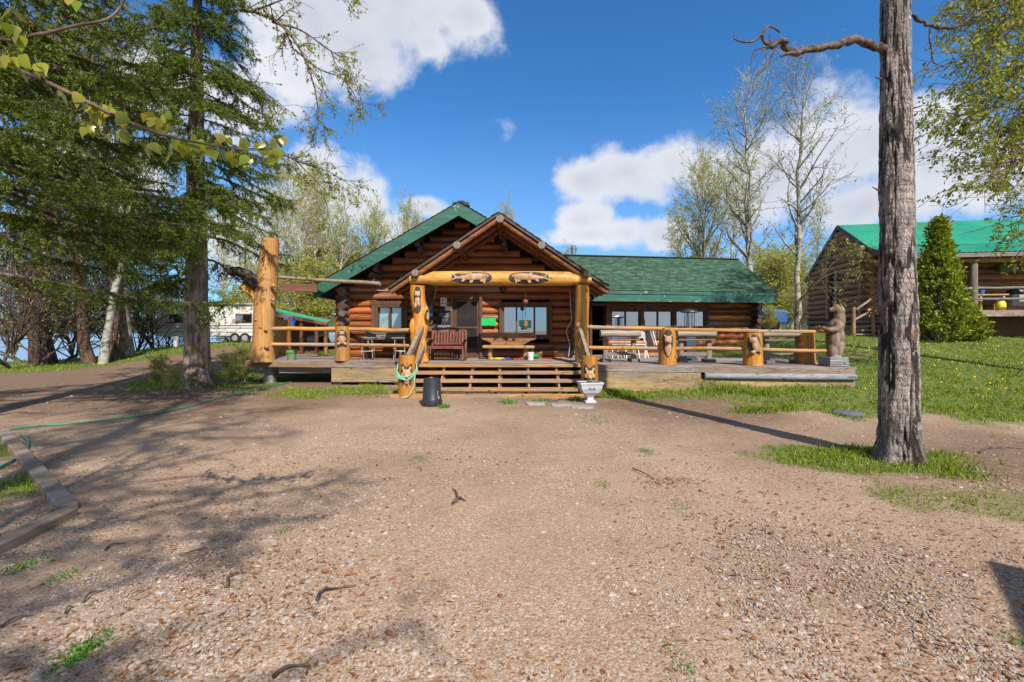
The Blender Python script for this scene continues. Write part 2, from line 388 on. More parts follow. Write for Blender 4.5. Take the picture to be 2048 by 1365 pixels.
def metal_roof():
    b = NB('metal_roof'); n = b.noise(b.mapped((.6, .6, .6)), 1, 5, .6); n2 = b.noise(b.mapped((9, 2, 2)), 1, 5, .6)
    c = b.ramp(b.math('ADD', b.math('MULTIPLY', n, .7), b.math('MULTIPLY', n2, .3)), [(.35, (.014, .19, .105)), (.65, (.034, .29, .16))])
    MT['metal_roof'] = b.fin(c, .42, .4)
metal_roof()
def shingles():
    for nm, cs in (('shingle_green', [(.034, .074, .048), (.056, .112, .072), (.085, .155, .10)]), ('shingle_dark', [(.02, .016, .014), (.05, .04, .034), (.085, .07, .06)])):
        b = NB(nm); i = b.island(); n = b.noise(b.mapped((40, 40, 40)), 1, 5, .7)
        f = b.math('ADD', b.math('MULTIPLY', i, .55), b.math('MULTIPLY', n, .45))
        c = b.ramp(f, [(.2, cs[0]), (.5, cs[1]), (.8, cs[2])]); b.bump(n, .5, .006); MT[nm] = b.fin(c, .9, .15)
    b = NB('green_paint'); n = b.noise(b.mapped((5, 5, 5)), 1, 7, .68); n2 = b.noise(b.mapped((1.3, 1.3, 1.3)), 1, 4, .6)
    c = b.ramp(b.noise(b.mapped((2, 2, 9)), 1, 5), [(.3, (.016, .072, .052)), (.7, (.040, .135, .098))])
    chip = b.ramp(b.math('ADD', b.math('MULTIPLY', n, .65), b.math('MULTIPLY', n2, .35)), [(.585, (0, 0, 0)), (.62, (.8, .8, .8))])
    MT['green_paint'] = b.fin(b.mix(chip, c, (.36, .42, .38)), .5, .35)
shingles()
def glass():
    b = NB('window_glass'); gl = b.n('ShaderNodeBsdfGlossy'); gl.inputs['Roughness'].default_value = .015; gl.inputs[0].default_value = (.85, .9, .95, 1)
    n = b.noise(b.mapped((1.5, 1.5, 1.5)), 1, 2); bp = b.n('ShaderNodeBump'); b.l(n, bp.inputs['Height']); bp.inputs['Strength'].default_value = .08; b.l(bp.outputs[0], gl.inputs['Normal'])
    tr = b.n('ShaderNodeBsdfTransparent'); tr.inputs[0].default_value = (.8, .85, .85, 1)
    mx = b.n('ShaderNodeMixShader'); 
    mx.inputs[0].default_value = .15; b.l(tr.outputs[0], mx.inputs[1]); b.l(gl.outputs[0], mx.inputs[2]); b.l(mx.outputs[0], b.out.inputs[0]); MT['glass'] = b.m
    b = NB('mirror_glass'); gl = b.n('ShaderNodeBsdfGlossy'); gl.inputs['Roughness'].default_value = .02; gl.inputs[0].default_value = (.80, .86, .92, 1)
    b.fin((.012, .014, .016), .1, .5); mx = b.n('ShaderNodeMixShader'); mx.inputs[0].default_value = .42
    b.l(b.b.outputs[0], mx.inputs[1]); b.l(gl.outputs[0], mx.inputs[2]); b.l(mx.outputs[0], b.out.inputs[0]); MT['mirror_glass'] = b.m
    b = NB('screen_mesh'); MT['screen_mesh'] = b.fin(b.ramp(b.noise(b.mapped((2, 2, 2)), 1, 3), [(.3, (.010, .009, .009)), (.7, (.028, .025, .024))]), .6, .2)
    b = NB('heater_glass'); tr = b.n('ShaderNodeBsdfTransparent'); tr.inputs[0].default_value = (.82, .84, .86, 1); gl = b.n('ShaderNodeBsdfGlossy'); gl.inputs['Roughness'].default_value = .05
    mx = b.n('ShaderNodeMixShader'); mx.inputs[0].default_value = .25; b.l(tr.outputs[0], mx.inputs[1]); b.l(gl.outputs[0], mx.inputs[2]); b.l(mx.outputs[0], b.out.inputs[0]); MT['heater_glass'] = b.m
glass()
def leaf(name, cols, trans=.4, rough=.5, spec=.3):
    b = NB(name); i = b.island(); c = b.ramp(i, [(k / max(1, len(cols) - 1), q) for k, q in enumerate(cols)])
    b.fin(c, rough, spec); t = b.n('ShaderNodeBsdfTranslucent'); b.l(b.mix(1.0, c, (1.0, 1.05, .55), 'MULTIPLY'), t.inputs[0])
    mx = b.n('ShaderNodeMixShader'); mx.inputs[0].default_value = trans; b.l(b.b.outputs[0], mx.inputs[1]); b.l(t.outputs[0], mx.inputs[2]); b.l(mx.outputs[0], b.out.inputs[0]); MT[name] = b.m
leaf('needle', [(.055, .088, .012), (.10, .145, .018), (.155, .20, .028), (.23, .265, .045)], .34)
leaf('poplar_leaf', [(.22, .27, .03), (.32, .35, .04), (.40, .36, .07), (.24, .32, .03)], .5)
leaf('big_leaf', [(.15, .20, .012), (.24, .27, .018), (.32, .27, .03), (.17, .24, .01)], .4, .25, .6)
leaf('aspen_leaf', [(.24, .27, .06), (.32, .33, .08), (.30, .28, .09), (.20, .26, .05)], .5)
leaf('bush_leaf', [(.34, .38, .06), (.46, .47, .08), (.54, .49, .11), (.30, .36, .06)], .5)
leaf('haze_leaf', [(.36, .40, .07), (.46, .48, .09), (.44, .40, .12), (.32, .40, .06)], .5)
leaf('cedar_leaf', [(.10, .17, .012), (.20, .27, .018), (.28, .32, .025), (.26, .20, .03)], .35)
leaf('grass_blade', [(.10, .17, .015), (.17, .26, .02), (.26, .33, .03), (.40, .36, .11)], .35)
leaf('weed_leaf', [(.05, .16, .02), (.10, .26, .03), (.14, .30, .04)], .35)
leaf('dry_leaf', [(.22, .085, .03), (.30, .13, .05), (.36, .20, .09), (.14, .07, .04), (.42, .28, .16)], .15, .7)
leaf('twig_green', [(.12, .20, .04), (.20, .26, .05)], .3)
def bark(name, dark, light, sc_=(10, 10, 1.6), moss=None, bump=1.0, horiz=False, white=None):
    b = NB(name); v = b.mapped(sc_); n = b.noise(v, 1, 8, .68, .8); vo = b.voro(b.mapped(tuple(q * .9 for q in sc_)), 1)
    f = b.math('ADD', b.math('MULTIPLY', n, .62), b.math('MULTIPLY', vo, .38))
    c = b.ramp(f, [(.3, dark), (.48, tuple((a + q) / 2.2 for a, q in zip(dark, light))), (.66, light)])
    if white:
        w = b.ramp(b.noise(b.mapped((1.3, 1.3, 3.2)), 1, 5, .6), [(.46, (0, 0, 0)), (.54, (1, 1, 1))])
        c = b.mix(w, b.ramp(n, [(.3, tuple(q * .55 for q in white)), (.6, white)]), c)
    if moss: c = b.mix(b.ramp(b.noise(b.mapped((3, 3, 3)), 1, 5), [(.52, (0, 0, 0)), (.62, (1, 1, 1))]), c, moss)
    b.bump(f, bump, .03); MT[name] = b.fin(c, .9, .15)
bark('bark_big', (.028, .022, .020), (.33, .28, .25), (9, 9, 2.2), bump=1.2)
bark('bark_spruce', (.055, .042, .034), (.36, .285, .235), (11, 11, 2.4), moss=(.10, .10, .04))
bark('bark_shore', (.022, .015, .012), (.16, .10, .07), (8, 8, 1.6))
bark('bark_aspen', (.05, .045, .035), (.30, .28, .22), (6, 6, 9), white=(.38, .365, .31), bump=.5)
bark('bark_birch', (.08, .06, .05), (.4, .37, .33), (4, 4, 14), white=(.58, .54, .48), bump=.3)
bark('bark_pale', (.12, .10, .05), (.34, .30, .17), (14, 14, 14), bump=.4)
bark('bark_twig', (.035, .025, .02), (.17, .125, .10), (14, 14, 14), bump=.5)
bark('bark_dead', (.022, .016, .013), (.17, .125, .098), (16, 16, 16), bump=.8)
wood('cut_end', (.10, .075, .055), (.30, .25, .20), 'y', fine=30, isl=.15)
# ------------------------------------------------------------------ terrain
def shore_u(x, y): return (x + 28) * -.858 + (y - 24) * .515
def gz(x, y):
    x = np.asarray(x, float); y = np.asarray(y, float)
    right = 1.5 * sstep((y - 7) / 16) * sstep((x - 1.5) / 7)
    t = x + 1.02 * y
    left = .8 * sstep(t / 12) * sstep((y - 13) / 15) * sstep((3 - x) / 6)
    back = .8 * sstep((y - 22) / 10) * sstep((x + 6) / 8) * sstep((9 - x) / 6)
    z = right + left + np.maximum(back - right, 0) * .6
    z = z - 4.0 * sstep((shore_u(x, y) + 2) / 7)
    z = z + .05 * (fbm(x * .45, y * .45, o=3, seed=3) - .45) * sstep((np.hypot(x, y) - 1) / 4)
    z = z + .25 * (fbm(x * .02, y * .02, o=3, seed=9) - .45) * sstep((y - 40) / 60) * 4
    return z
def gzf(x, y): return float(gz(np.array([x]), np.array([y]))[0])
def on_ground(px, py):
    """where the sight line through a photo pixel meets the terrain"""
    Ds = np.geomspace(1.5, 60, 160); k = np.argmax(EYE + (HZ - py) * Ds / F <= gz((px - 1024) * Ds / F, Ds)); lo, hi = Ds[max(k - 1, 0)], Ds[k]
    Ds = np.linspace(lo, hi, 60); k = np.argmax(EYE + (HZ - py) * Ds / F <= gz((px - 1024) * Ds / F, Ds)); D = float(Ds[k]); X = (px - 1024) * D / F
    return Vector((X, D, gzf(X, D)))

BED = [(-3.68, 3.3), (-3.88, 4.0), (-7.75, 7.15), (-12, 8.2), (-12, 3.0)]
def inside(poly, x, y):
    c = np.zeros(np.shape(x), bool); n = len(poly)
    for i in range(n):
        x0, y0 = poly[i]; x1, y1 = poly[(i + 1) % n]
        c ^= ((y0 > y) != (y1 > y)) & (x < (x1 - x0) * (y - y0) / (y1 - y0 + 1e-12) + x0)
    return c
def grass_amount(x, y):
    """0 bare gravel / earth, 1 full turf"""
    x = np.asarray(x, float); y = np.asarray(y, float)
    n = fbm(x * .8, y * .8, o=4, seed=21) - .47; n2 = fbm(x * 3.1, y * 3.1, o=3, seed=33) - .47
    # lawn on the right: edge runs from the porch steps out past the big trunk
    edge = np.interp(x, [1.2, 2.4, 3.6, 4.6, 6.0, 8, 12, 20], [11.2, 9.9, 9.7, 9.3, 8.0, 7.4, 7.2, 7.0])
    g = sstep((y - edge + n * 2.6 + n2 * 1.0) / 1.1) * sstep((x - .9) / .5)
    bare = np.exp(-(((x - 3.6) / 1.6) ** 2 + ((y - 9.6) / .9) ** 2)) * 1.0; g = g * (1 - np.clip(bare * 1.2 + n * .8, 0, 1))
    # ring of turf at the foot of the near trunk
    t = 1.15 - np.hypot((x - 4.45) / 1.45, (y - 5.85) / .62) + n * 1.3 + n2 * .7; g = np.maximum(g, sstep(t / .45))
    t = .9 - np.hypot((x - 4.6) / 1.6, (y - 4.2) / .55) + n * 2.0 + n2; g = np.maximum(g, .5 * sstep(t / .5))
    # planted bed behind the timber edging
    g = np.maximum(g, inside(BED, x, y) * sstep(.55 + n * 3))
    # in front of the left part of the deck, around the spruce
    t = 1.0 - np.hypot((x + 4.4) / 3.0, (y - 12.1) / 1.0) + n * 2.6 + n2; g = np.maximum(g, .8 * sstep(t / .6))
    t = 1.0 - np.hypot((x + 8.3) / 2.3, (y - 13.4) / 1.3) + n * 2; g = np.maximum(g, .85 * sstep(t / .5))
    # strip beyond the drive on the left, and everything further back
    drive = np.interp(x, [-40, -30, -20, -14.5, -12, -10.5, -9, -6], [17.0, 17.3, 18.4, 27, 27, 27.5, 28, 28])
    drive_in = np.interp(x, [-16, -12, -10.5, -9, -6], [0, 14.9, 16.5, 18, 18])
    g = np.maximum(g, sstep((y - drive + n * 2.0) / .8) * (x < -5)); g = np.maximum(g, sstep((-17.6 - x + n * 1.5) / .7) * sstep((y - 17.3 + n * 1.2 - (x + 18) * .12) / .7))
    g = np.maximum(g, sstep((drive_in - y) / .8) * sstep((y - 13.6 + n * 2) / .8) * (x < -6) * (x > -12.4) * .8)
    g = np.maximum(g, (y > 18) * (x > -9.5) * sstep(.7 + n * 2))
    track = np.exp(-((y - 24.0 - (x + 12) * .25) / 1.3) ** 2) * (x < -4) * (x > -16); g = g * (1 - track * .85)
    return np.clip(g, 0, 1)
def earth_amount(x, y):
    x = np.asarray(x, float); y = np.asarray(y, float); n = fbm(x * .7, y * .7, o=4, seed=51) - .47
    e = np.exp(-(((x - 3.5) / 2.6) ** 2 + ((y - 9.2) / 1.7) ** 2)) * 1.1 + np.exp(-(((x - 7) / 3.2) ** 2 + ((y - 5.6) / 1.6) ** 2)) * 1.2
    e += .9 * sstep((-x - 5.5) / 4) * sstep((y - 8) / 4) + .6 * sstep((-x - 3) / 3) * sstep((y - 7) / 3) + .35 * sstep((y - 8.5) / 2)
    return np.clip(e + n * 1.3, 0, 1)

def build_ground():
    def ax(lo, hi, fine_lo, fine_hi, step, grow):
        mid = list(np.arange(fine_lo, fine_hi + 1e-6, step)); s = step; v = fine_hi
        while v < hi: s *= grow; v += s; mid.append(v)
        s = step; v = fine_lo; pre = []
        while v > lo: s *= grow; v -= s; pre.append(v)
        return np.array(pre[::-1] + mid)
    xs = ax(-1500, 1500, -9, 9, .09, 1.045); ys = ax(-1500, 2600, 1.2, 13, .08, 1.04)
    X, Y = np.meshgrid(xs, ys); Z = gz(X, Y)
    g = grass_amount(X, Y); near = sstep((16 - np.hypot(X, Y)) / 8)
    Z = Z + near * (1 - g) * (.035 * (fbm(X * 1.3, Y * 1.3, o=3, seed=5) - .45) + .022 * (fbm(X * 6, Y * 6, o=3, seed=8) - .45))
    nx, ny = len(xs), len(ys); i, j = np.meshgrid(np.arange(nx - 1), np.arange(ny - 1)); b = j * nx + i
    f = np.stack([b, b + 1, b + nx + 1, b + nx], -1).reshape(-1, 4)
    mb = MB(); mb.add(np.stack([X, Y, Z], -1).reshape(-1, 3), f)
    b = NB('ground_mix')
    ga = b.n('ShaderNodeAttribute'); ga.attribute_name = 'turf'; ea = b.n('ShaderNodeAttribute'); ea.attribute_name = 'earth'
    ob = b.mapped((1, 1, 1)); n1 = b.noise(ob, 1.1, 6, .62); n2 = b.noise(ob, 9, 6, .65); v = b.voro(ob, 62, 'F1', 'Color'); vd = b.voro(ob, 62); v2 = b.voro(ob, 130, 'F1', 'Color')
    base = b.ramp(n1, [(.3, (.235, .145, .090)), (.55, (.335, .226, .158)), (.75, (.395, .282, .212))])
    sep = b.n('ShaderNodeSeparateColor'); b.l(v, sep.inputs[0])
    peb = b.ramp(sep.outputs[0], [(0, (.20, .12, .07)), (.35, (.36, .24, .15)), (.6, (.43, .30, .20)), (.8, (.27, .215, .165)), (1, (.50, .40, .30))])
    show = b.ramp(b.math('ADD', sep.outputs[1], b.math('MULTIPLY', n1, .5)), [(.62, (0, 0, 0)), (.78, (1, 1, 1))])
    grav = b.mix(show, base, peb)
    sep2 = b.n('ShaderNodeSeparateColor'); b.l(v2, sep2.inputs[0])
    fines = b.ramp(b.noise(b.mapped((.55, .22, 1)), 1, 6, .62), [(.46, (0, 0, 0)), (.62, (.55, .55, .55))])
    grav = b.mix(b.ramp(sep2.outputs[0], [(.55, (0, 0, 0)), (.75, (.7, .7, .7))]), grav, b.ramp(sep2.outputs[1], [(0, (.14, .085, .05)), (.6, (.42, .29, .19)), (1, (.56, .46, .36))]))
    grav = b.mix(fines, grav, b.ramp(n2, [(.3, (.225, .145, .095)), (.7, (.375, .26, .18))]))
    earth = b.ramp(n2, [(.3, (.095, .060, .038)), (.6, (.19, .122, .080)), (.75, (.27, .18, .12))])
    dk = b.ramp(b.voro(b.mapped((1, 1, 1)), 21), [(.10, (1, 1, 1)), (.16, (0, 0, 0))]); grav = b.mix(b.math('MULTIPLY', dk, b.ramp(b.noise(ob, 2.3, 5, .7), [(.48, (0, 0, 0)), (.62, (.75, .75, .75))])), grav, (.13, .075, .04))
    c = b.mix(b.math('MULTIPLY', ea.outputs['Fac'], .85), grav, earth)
    soil = b.ramp(b.noise(ob, 5, 7, .68), [(.3, (.045, .075, .012)), (.5, (.09, .13, .022)), (.68, (.19, .17, .06))])
    c = b.mix(ga.outputs['Fac'], c, soil)
    h = b.math('ADD', b.math('MULTIPLY', vd, -.6), b.math('MULTIPLY', n2, .8)); b.bump(h, .55, .015)
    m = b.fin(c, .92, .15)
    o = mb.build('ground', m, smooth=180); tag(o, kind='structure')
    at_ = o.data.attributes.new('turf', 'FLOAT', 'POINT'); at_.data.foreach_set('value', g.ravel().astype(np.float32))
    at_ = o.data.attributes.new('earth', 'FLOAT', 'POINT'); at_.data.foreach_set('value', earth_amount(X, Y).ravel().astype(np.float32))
build_ground()

def build_lake():
    mb = MB(); mb.add([(-1400, -60, -1.5), (40, -60, -1.5), (40, 2600, -1.5), (-1400, 2600, -1.5)], [(0, 1, 2, 3)])
    b = NB('lake'); n = b.noise(b.mapped((.6, 2.2, 1)), 1, 5, .6); b.bump(n, .5, .08); m = b.fin((.22, .27, .32), .22, .5)
    tag(mb.build('lake', m), kind='structure')
    # wooded hills on the far shore
    xs = np.linspace(-1700, 900, 420); rows = [(620, 0), (640, .5), (700, .8), (800, 1.0), (950, .9)]
    V = []
    for (y, k) in rows:
        h = (10 + 26 * fbm(xs * .004, xs * 0 + y * .002, o=4, seed=71) + 7 * vnoise(xs * .09, xs * 0 + y, seed=5)) * k - 1.6
        V.append(np.stack([xs, np.full_like(xs, y), h], -1))
    n = len(xs); V = np.vstack(V); i, j = np.meshgrid(np.arange(n - 1), np.arange(len(rows) - 1)); bb = j * n + i
    mb = MB(); mb.add(V, np.stack([bb, bb + 1, bb + n + 1, bb + n], -1).reshape(-1, 4))
    b = NB('far_forest'); nn = b.noise(b.mapped((.08, .08, .08)), 1, 6, .7); m = b.fin(b.ramp(nn, [(.3, (.018, .035, .03)), (.7, (.06, .085, .055))]), .95, .1)
    tag(mb.build('hills', m, smooth=180), kind='structure')
build_lake()

# ------------------------------------------------------------------ loose stones, leaf litter, grass
rg = np.random.default_rng(11)
def frame_xy(n, d0, d1, power=1.0, margin=60):
    """random ground points inside the view wedge (wider than the frame), denser near the camera"""
    u = rg.random(n); D = 1 / (1 / d0 + u ** power * (1 / d1 - 1 / d0)); X = (rg.random(n) * (2048 + 2 * margin) - margin - 1024) * D / F
    return X, D
def gravel():
    X, Y = frame_xy(110000, 1.6, 12, .85); keep = (grass_amount(X, Y) < .4) & (rg.random(len(X)) > earth_amount(X, Y) * .55) & (fbm(X * .9, Y * .9, o=3, seed=77) + rg.random(len(X)) * .35 > .57)
    X, Y = X[keep], Y[keep]; n = len(X); s = rg.lognormal(math.log(.0050), .50, n).clip(.0025, .022) * (1 + .05 * Y)
    o = np.array([[1, 0, 0], [.45, .85, 0], [-.5, .8, 0], [-1, 0, 0], [-.45, -.85, 0], [.5, -.8, 0], [0, 0, 1], [.55, .1, .72], [-.5, .15, .75]], float)
    o = np.array([[math.cos(a), math.sin(a), 0] for a in np.linspace(0, 6.283, 6, endpoint=False)] + [[.55 * math.cos(a), .55 * math.sin(a), .8] for a in np.linspace(.5, 6.783, 6, endpoint=False)])
    fc = [(i, (i + 1) % 6, 6 + i) for i in range(6)] + [((i + 1) % 6, 6 + (i + 1) % 6, 6 + i) for i in range(6)]
    V = o[None] * (1 + rg.normal(0, .16, (n, 12, 1))) * np.stack([s, s * rg.uniform(.55, .95, n), s * rg.uniform(.35, .7, n)], -1)[:, None, :]
    a = rg.random(n) * 6.283; ca, sa = np.cos(a)[:, None], np.sin(a)[:, None]
    V = np.stack([V[..., 0] * ca - V[..., 1] * sa, V[..., 0] * sa + V[..., 1] * ca, V[..., 2]], -1)
    V += np.stack([X, Y, gz(X, Y) - .002], -1)[:, None, :]
    idx = (np.arange(n) * 12)[:, None]; mb = MB(); mb.add(V.reshape(-1, 3), (np.array(fc)[None] + idx[..., None]).reshape(-1, 3)); 
    mb.add(V[:0].reshape(-1, 3), np.zeros((0, 3), int)); top = (np.arange(6) + 6)[None] + idx; mb.f.append(top.astype(np.int64)); mb.m.append(0)
    b = NB('pebble'); i = b.island(); c = b.ramp(i, [(0, (.17, .11, .075)), (.25, (.32, .22, .155)), (.45, (.38, .285, .215)), (.6, (.22, .20, .185)), (.75, (.34, .25, .19)), (.92, (.44, .38, .325)), (1, (.32, .14, .065))])
    c = b.mix(.35, c, b.ramp(b.noise(b.mapped((60, 60, 60)), 1, 3), [(.3, (.12, .10, .08)), (.7, (.6, .52, .45))]))
    o = mb.build('gravel', b.fin(c, .88, .2)); tag(o, 'small mixed stones lying loose over the driveway', 'gravel', kind='stuff')
gravel()
def litter():
    X, Y = frame_xy(42000, 1.7, 13.5, .8); w = .25 + 1.2 * (fbm(X * .7, Y * .7, o=3, seed=91) - .4) + .5 * np.exp(-(((X - 4.2) / 2.5) ** 2 + ((Y - 4.6) / 1.6) ** 2)) - .35 * np.exp(-((X - .3) / 1.2) ** 2)
    keep = rg.random(len(X)) < w; X, Y = X[keep], Y[keep]
    # drifts of dry leaves under and beside the steps
    x2 = rg.normal(-3.5, .55, 1100); y2 = rg.normal(11.5, .4, 1100); x3 = rg.uniform(-2.4, 1.6, 1600); y3 = rg.uniform(11.0, 12.2, 1600); x4 = np.concatenate([rg.normal(2.9, .9, 350), rg.normal(1.68, .18, 260)]); y4 = np.concatenate([rg.normal(10.4, .5, 350), rg.normal(4.9, .10, 260)])
    X = np.concatenate([X, x2, x3, x4]); Y = np.concatenate([Y, y2, y3, y4]); n = len(X)
    s = rg.lognormal(math.log(.0092), .42, n).clip(.005, .024) * (1 + .07 * Y)
    a = rg.random(n) * 6.283; t = rg.normal(0, .5, n)
    base = np.array([[-1, 0, 0], [0, -.42, .12], [1, 0, .2], [0, .42, .12]]); V = base[None] * s[:, None, None]
    V[..., 2] += V[..., 1] * np.tan(np.clip(t, -.9, .9))[:, None] * .5
    ca, sa = np.cos(a)[:, None], np.sin(a)[:, None]; V = np.stack([V[..., 0] * ca - V[..., 1] * sa, V[..., 0] * sa + V[..., 1] * ca, np.abs(V[..., 2]) + .006], -1) + np.stack([X, Y, gz(X, Y)], -1)[:, None, :]
    mb = MB(); mb.add(V.reshape(-1, 3), np.arange(n * 4).reshape(-1, 4)); tag(mb.build('leaf_litter', MT['dry_leaf']), 'dry brown leaves and bud scales scattered on the ground', 'leaf litter', kind='stuff')
litter()
def blades(X, Y, h, w, lean=.45, Z=None):
    n = len(X); a = rg.random(n) * 6.283; l = rg.normal(0, lean, (n, 2)) * h[:, None]
    Z = gz(X, Y) if Z is None else Z; p = np.stack([X, Y, Z - .01], -1); dx = np.stack([np.cos(a), np.sin(a), 0 * a], -1) * w[:, None]
    mid = p + np.stack([l[:, 0] * .35, l[:, 1] * .35, h * .6], -1); tip = p + np.stack([l[:, 0], l[:, 1], h], -1)
    V = np.stack([p - dx, p + dx, mid + dx * .7, tip, mid - dx * .7], 1)
    return V.reshape(-1, 3), np.arange(n * 5).reshape(-1, 5)
def turf():
    mb = MB()
    for (n, d0, d1, pw, hk, mg) in ((130000, 3.2, 10, 1.0, .034, 150), (230000, 8, 34, .8, .055, 60)):
        X, Y = frame_xy(n, d0, d1, pw, mg); g = grass_amount(X, Y); cl = fbm(X * 1.7, Y * 1.7, o=3, seed=101)
        k = (rg.random(n) < g * (.25 + 1.4 * np.clip(cl - .3, 0, 1))) & (shore_u(X, Y) < 0)
        # not under the deck or inside buildings
        k &= ~((X > -7.8) & (X < 8.2) & (Y > 12.6) & (Y < 26)) & ~((X > 2.4) & (X < 8.3) & (Y > 11.95 - (X - 2.4) * .13) & (Y < 13))
        X, Y, cl = X[k], Y[k], cl[k]; h = hk * rg.lognormal(0, .4, len(X)).clip(.3, 2) * (.5 + 1.5 * cl); w = .0022 * (1 + .28 * Y) * np.ones(len(X))
        mb.add(*blades(X, Y, h, w))
    # long tufts: against the deck skirt, at the near trunk
    def clump(cx, cy, sx, sy, n, h):
        X = rg.normal(cx, sx, n); Y = rg.normal(cy, sy, n); H = h * rg.lognormal(0, .35, n).clip(.4, 1.6); mb.add(*blades(X, Y, H, .004 * (1 + .06 * Y), .4))
    for px, py, n, h in ((1690 - 270, 775, 900, .22), (1460, 785, 700, .16), (1350, 775, 500, .12), (1540, 790, 600, .13), (1600, 783, 500, .12), (1225, 790, 900, .12), (1280, 795, 500, .08),
                         (1650, 915, 700, .07), (1610, 925, 400, .05), (1725, 905, 600, .07), (1870, 935, 700, .07), (1910, 950, 400, .05), (1860, 915, 400, .07), (1560, 820, 500, .13), (1510, 825, 500, .12), (620, 795, 300, .07), (690, 780, 350, .08), (745, 775, 300, .08), (560, 790, 300, .07)):
        p = on_ground(px, py); clump(p.x, p.y, .22, .12, n, h)
    tag(mb.build('grass', MT['grass_blade']), 'short green spring grass of the lawn and verges', 'grass', kind='stuff')
turf()
# ================================================================== THE LOG LODGE
DZ = .72                                                     # deck surface height
WY = 15.0                                                    # front wall plane of the main house
PK = (-1.61, 5.40); SL = .575                                # main gable peak and slope
lodge = thing('log_lodge', 'reddish brown log lodge with green roofs and a gabled log entrance porch', 'log house', (0, WY, 0))
lodge.location = (0, 0, 0)
class Fr:
    """local wall frame: u along the wall, w back from it"""
    def __init__(s, ox, oy, yaw): s.o = (ox, oy); s.c = math.cos(R(yaw)); s.s = math.sin(R(yaw)); s.yaw = R(yaw)
    def p(s, u, w, z): return Vector((s.o[0] + u * s.c - w * s.s, s.o[1] + u * s.s + w * s.c, z))
    @property
    def ux(s): return Vector((s.c, s.s, 0))
    @property
    def uy(s): return Vector((-s.s, s.c, 0))
    def rot(s): return Matrix.Rotation(s.yaw, 3, 'Z')
def log_rows(mb, fr, span, z0, z1, pitch, r, openings=(), clip=None, w=0, seed=0):
    """horizontal logs of one wall; openings (u0,u1,z0,z1) are left free; clip(z)->(u0,u1)"""
    rnd = random.Random(seed); z = z0
    while z < z1:
        a, b = span if clip is None else clip(z)
        segs = [(a, b)]
        for (p, q, s, t) in openings:
            if s - r * .6 < z < t + r * .6:
                new = []
                for (c, d) in segs:
                    if q <= c or p >= d: new.append((c, d)); continue
                    if p > c: new.append((c, p))
                    if q < d: new.append((q, d))
                segs = new
        rr = r * rnd.uniform(.97, 1.08)
        for (c, d) in segs:
            if d - c > .06: mb.log(fr.p(c, w, z), fr.p(d, w, z), rr, rr * rnd.uniform(.95, 1.03), 12, .006, .55)
        z += pitch
def log_ends(mb, fr, u, z0, z1, pitch, r, w0=-.42, w1=.1, seed=0):
    rnd = random.Random(seed); z = z0
    while z < z1:
        q = r * rnd.uniform(.85, 1.12); mb.log(fr.p(u + rnd.uniform(-.02, .02), w0 + rnd.uniform(-.06, .05), z), fr.p(u, w1, z), q, q, 12, .004, .3); z += pitch
M0 = Fr(0, WY, 0)
PIT, LR = .232, .118
def rake(z, extra=0): h = (PK[1] - .22 - z) / SL - extra; return (PK[0] - h, PK[0] + h)

WIN = (-4.52, -3.42, 1.42, 2.56)                             # left window opening
DOOR = (-2.02, -1.10, .74, 2.60)
TRI = (-.36, 1.24, 1.46, 2.50)
def wallfit(px0, px1, y0, y1, D): a = at(px0, y0, D); b = at(px1, y1, D); return (a.x, b.x, b.z, a.z)
WIN = wallfit(752, 808, 611, 664, 14.9); DOOR = wallfit(908, 959, 599, 718, 14.9); TRI = wallfit(1003, 1099, 609.5, 675, 14.9)

mb = MB()
log_rows(mb, M0, (-5.72, 2.2), .40, 2.98, PIT, LR, [WIN, DOOR, TRI], seed=1)
mb.build('log_wall', MT['log_red'], lodge, smooth=50)
mb = MB(); log_rows(mb, M0, None, .40 + PIT * 12, 5.1, PIT, LR, clip=lambda z: (max(-5.72, rake(z)[0]), min(2.6, rake(z)[1])), seed=2)
mb.build('gable_log_wall', MT['log_red'], lodge, smooth=50)
# corner stacks: crossing log ends, and the inner-wall ends either side of the porch
for args in ((-5.36, .40 + PIT / 2, 3.05, PIT, .13, -.55, .1, 3), (-2.62, .5, 2.9, PIT, .10, -.30, .1, 4), (2.02, .5, 2.9, PIT, .10, -.30, .1, 5)): mb = MB(); log_ends(mb, M0, *args); mb.build('corner_log_ends', MT['log_end'], lodge, smooth=50)
for (px, py) in ((752, 530), (838, 470), (1010, 470)):         # purlin ends under the big gable
    p = at(px, py, 14.5); mb = MB()
    for k in range(4): mb.log((p.x + random.uniform(-.1, .1), 14.25 + k * .04, p.z - k * .16), (p.x, 15.1, p.z - k * .16), .085, .085, 10, .004, .4)
    mb.build('purlin_ends', MT['log_end'], lodge, smooth=50)
# side and back walls (seen only from aside)
mb = MB()
for (xa, seed) in ((-5.36, 6), (2.05, 7)): log_rows(mb, Fr(xa, WY, 90), (.1, 8.5), .40, 3.0, PIT, LR, seed=seed)
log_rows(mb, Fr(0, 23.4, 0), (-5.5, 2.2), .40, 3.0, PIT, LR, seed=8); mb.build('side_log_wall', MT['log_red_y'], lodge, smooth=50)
mb = MB(); mb.box((-1.65, WY + .55, 1.75), (7.2, .02, 2.4)); mb.build('dark_interior', MT['void'], lodge)

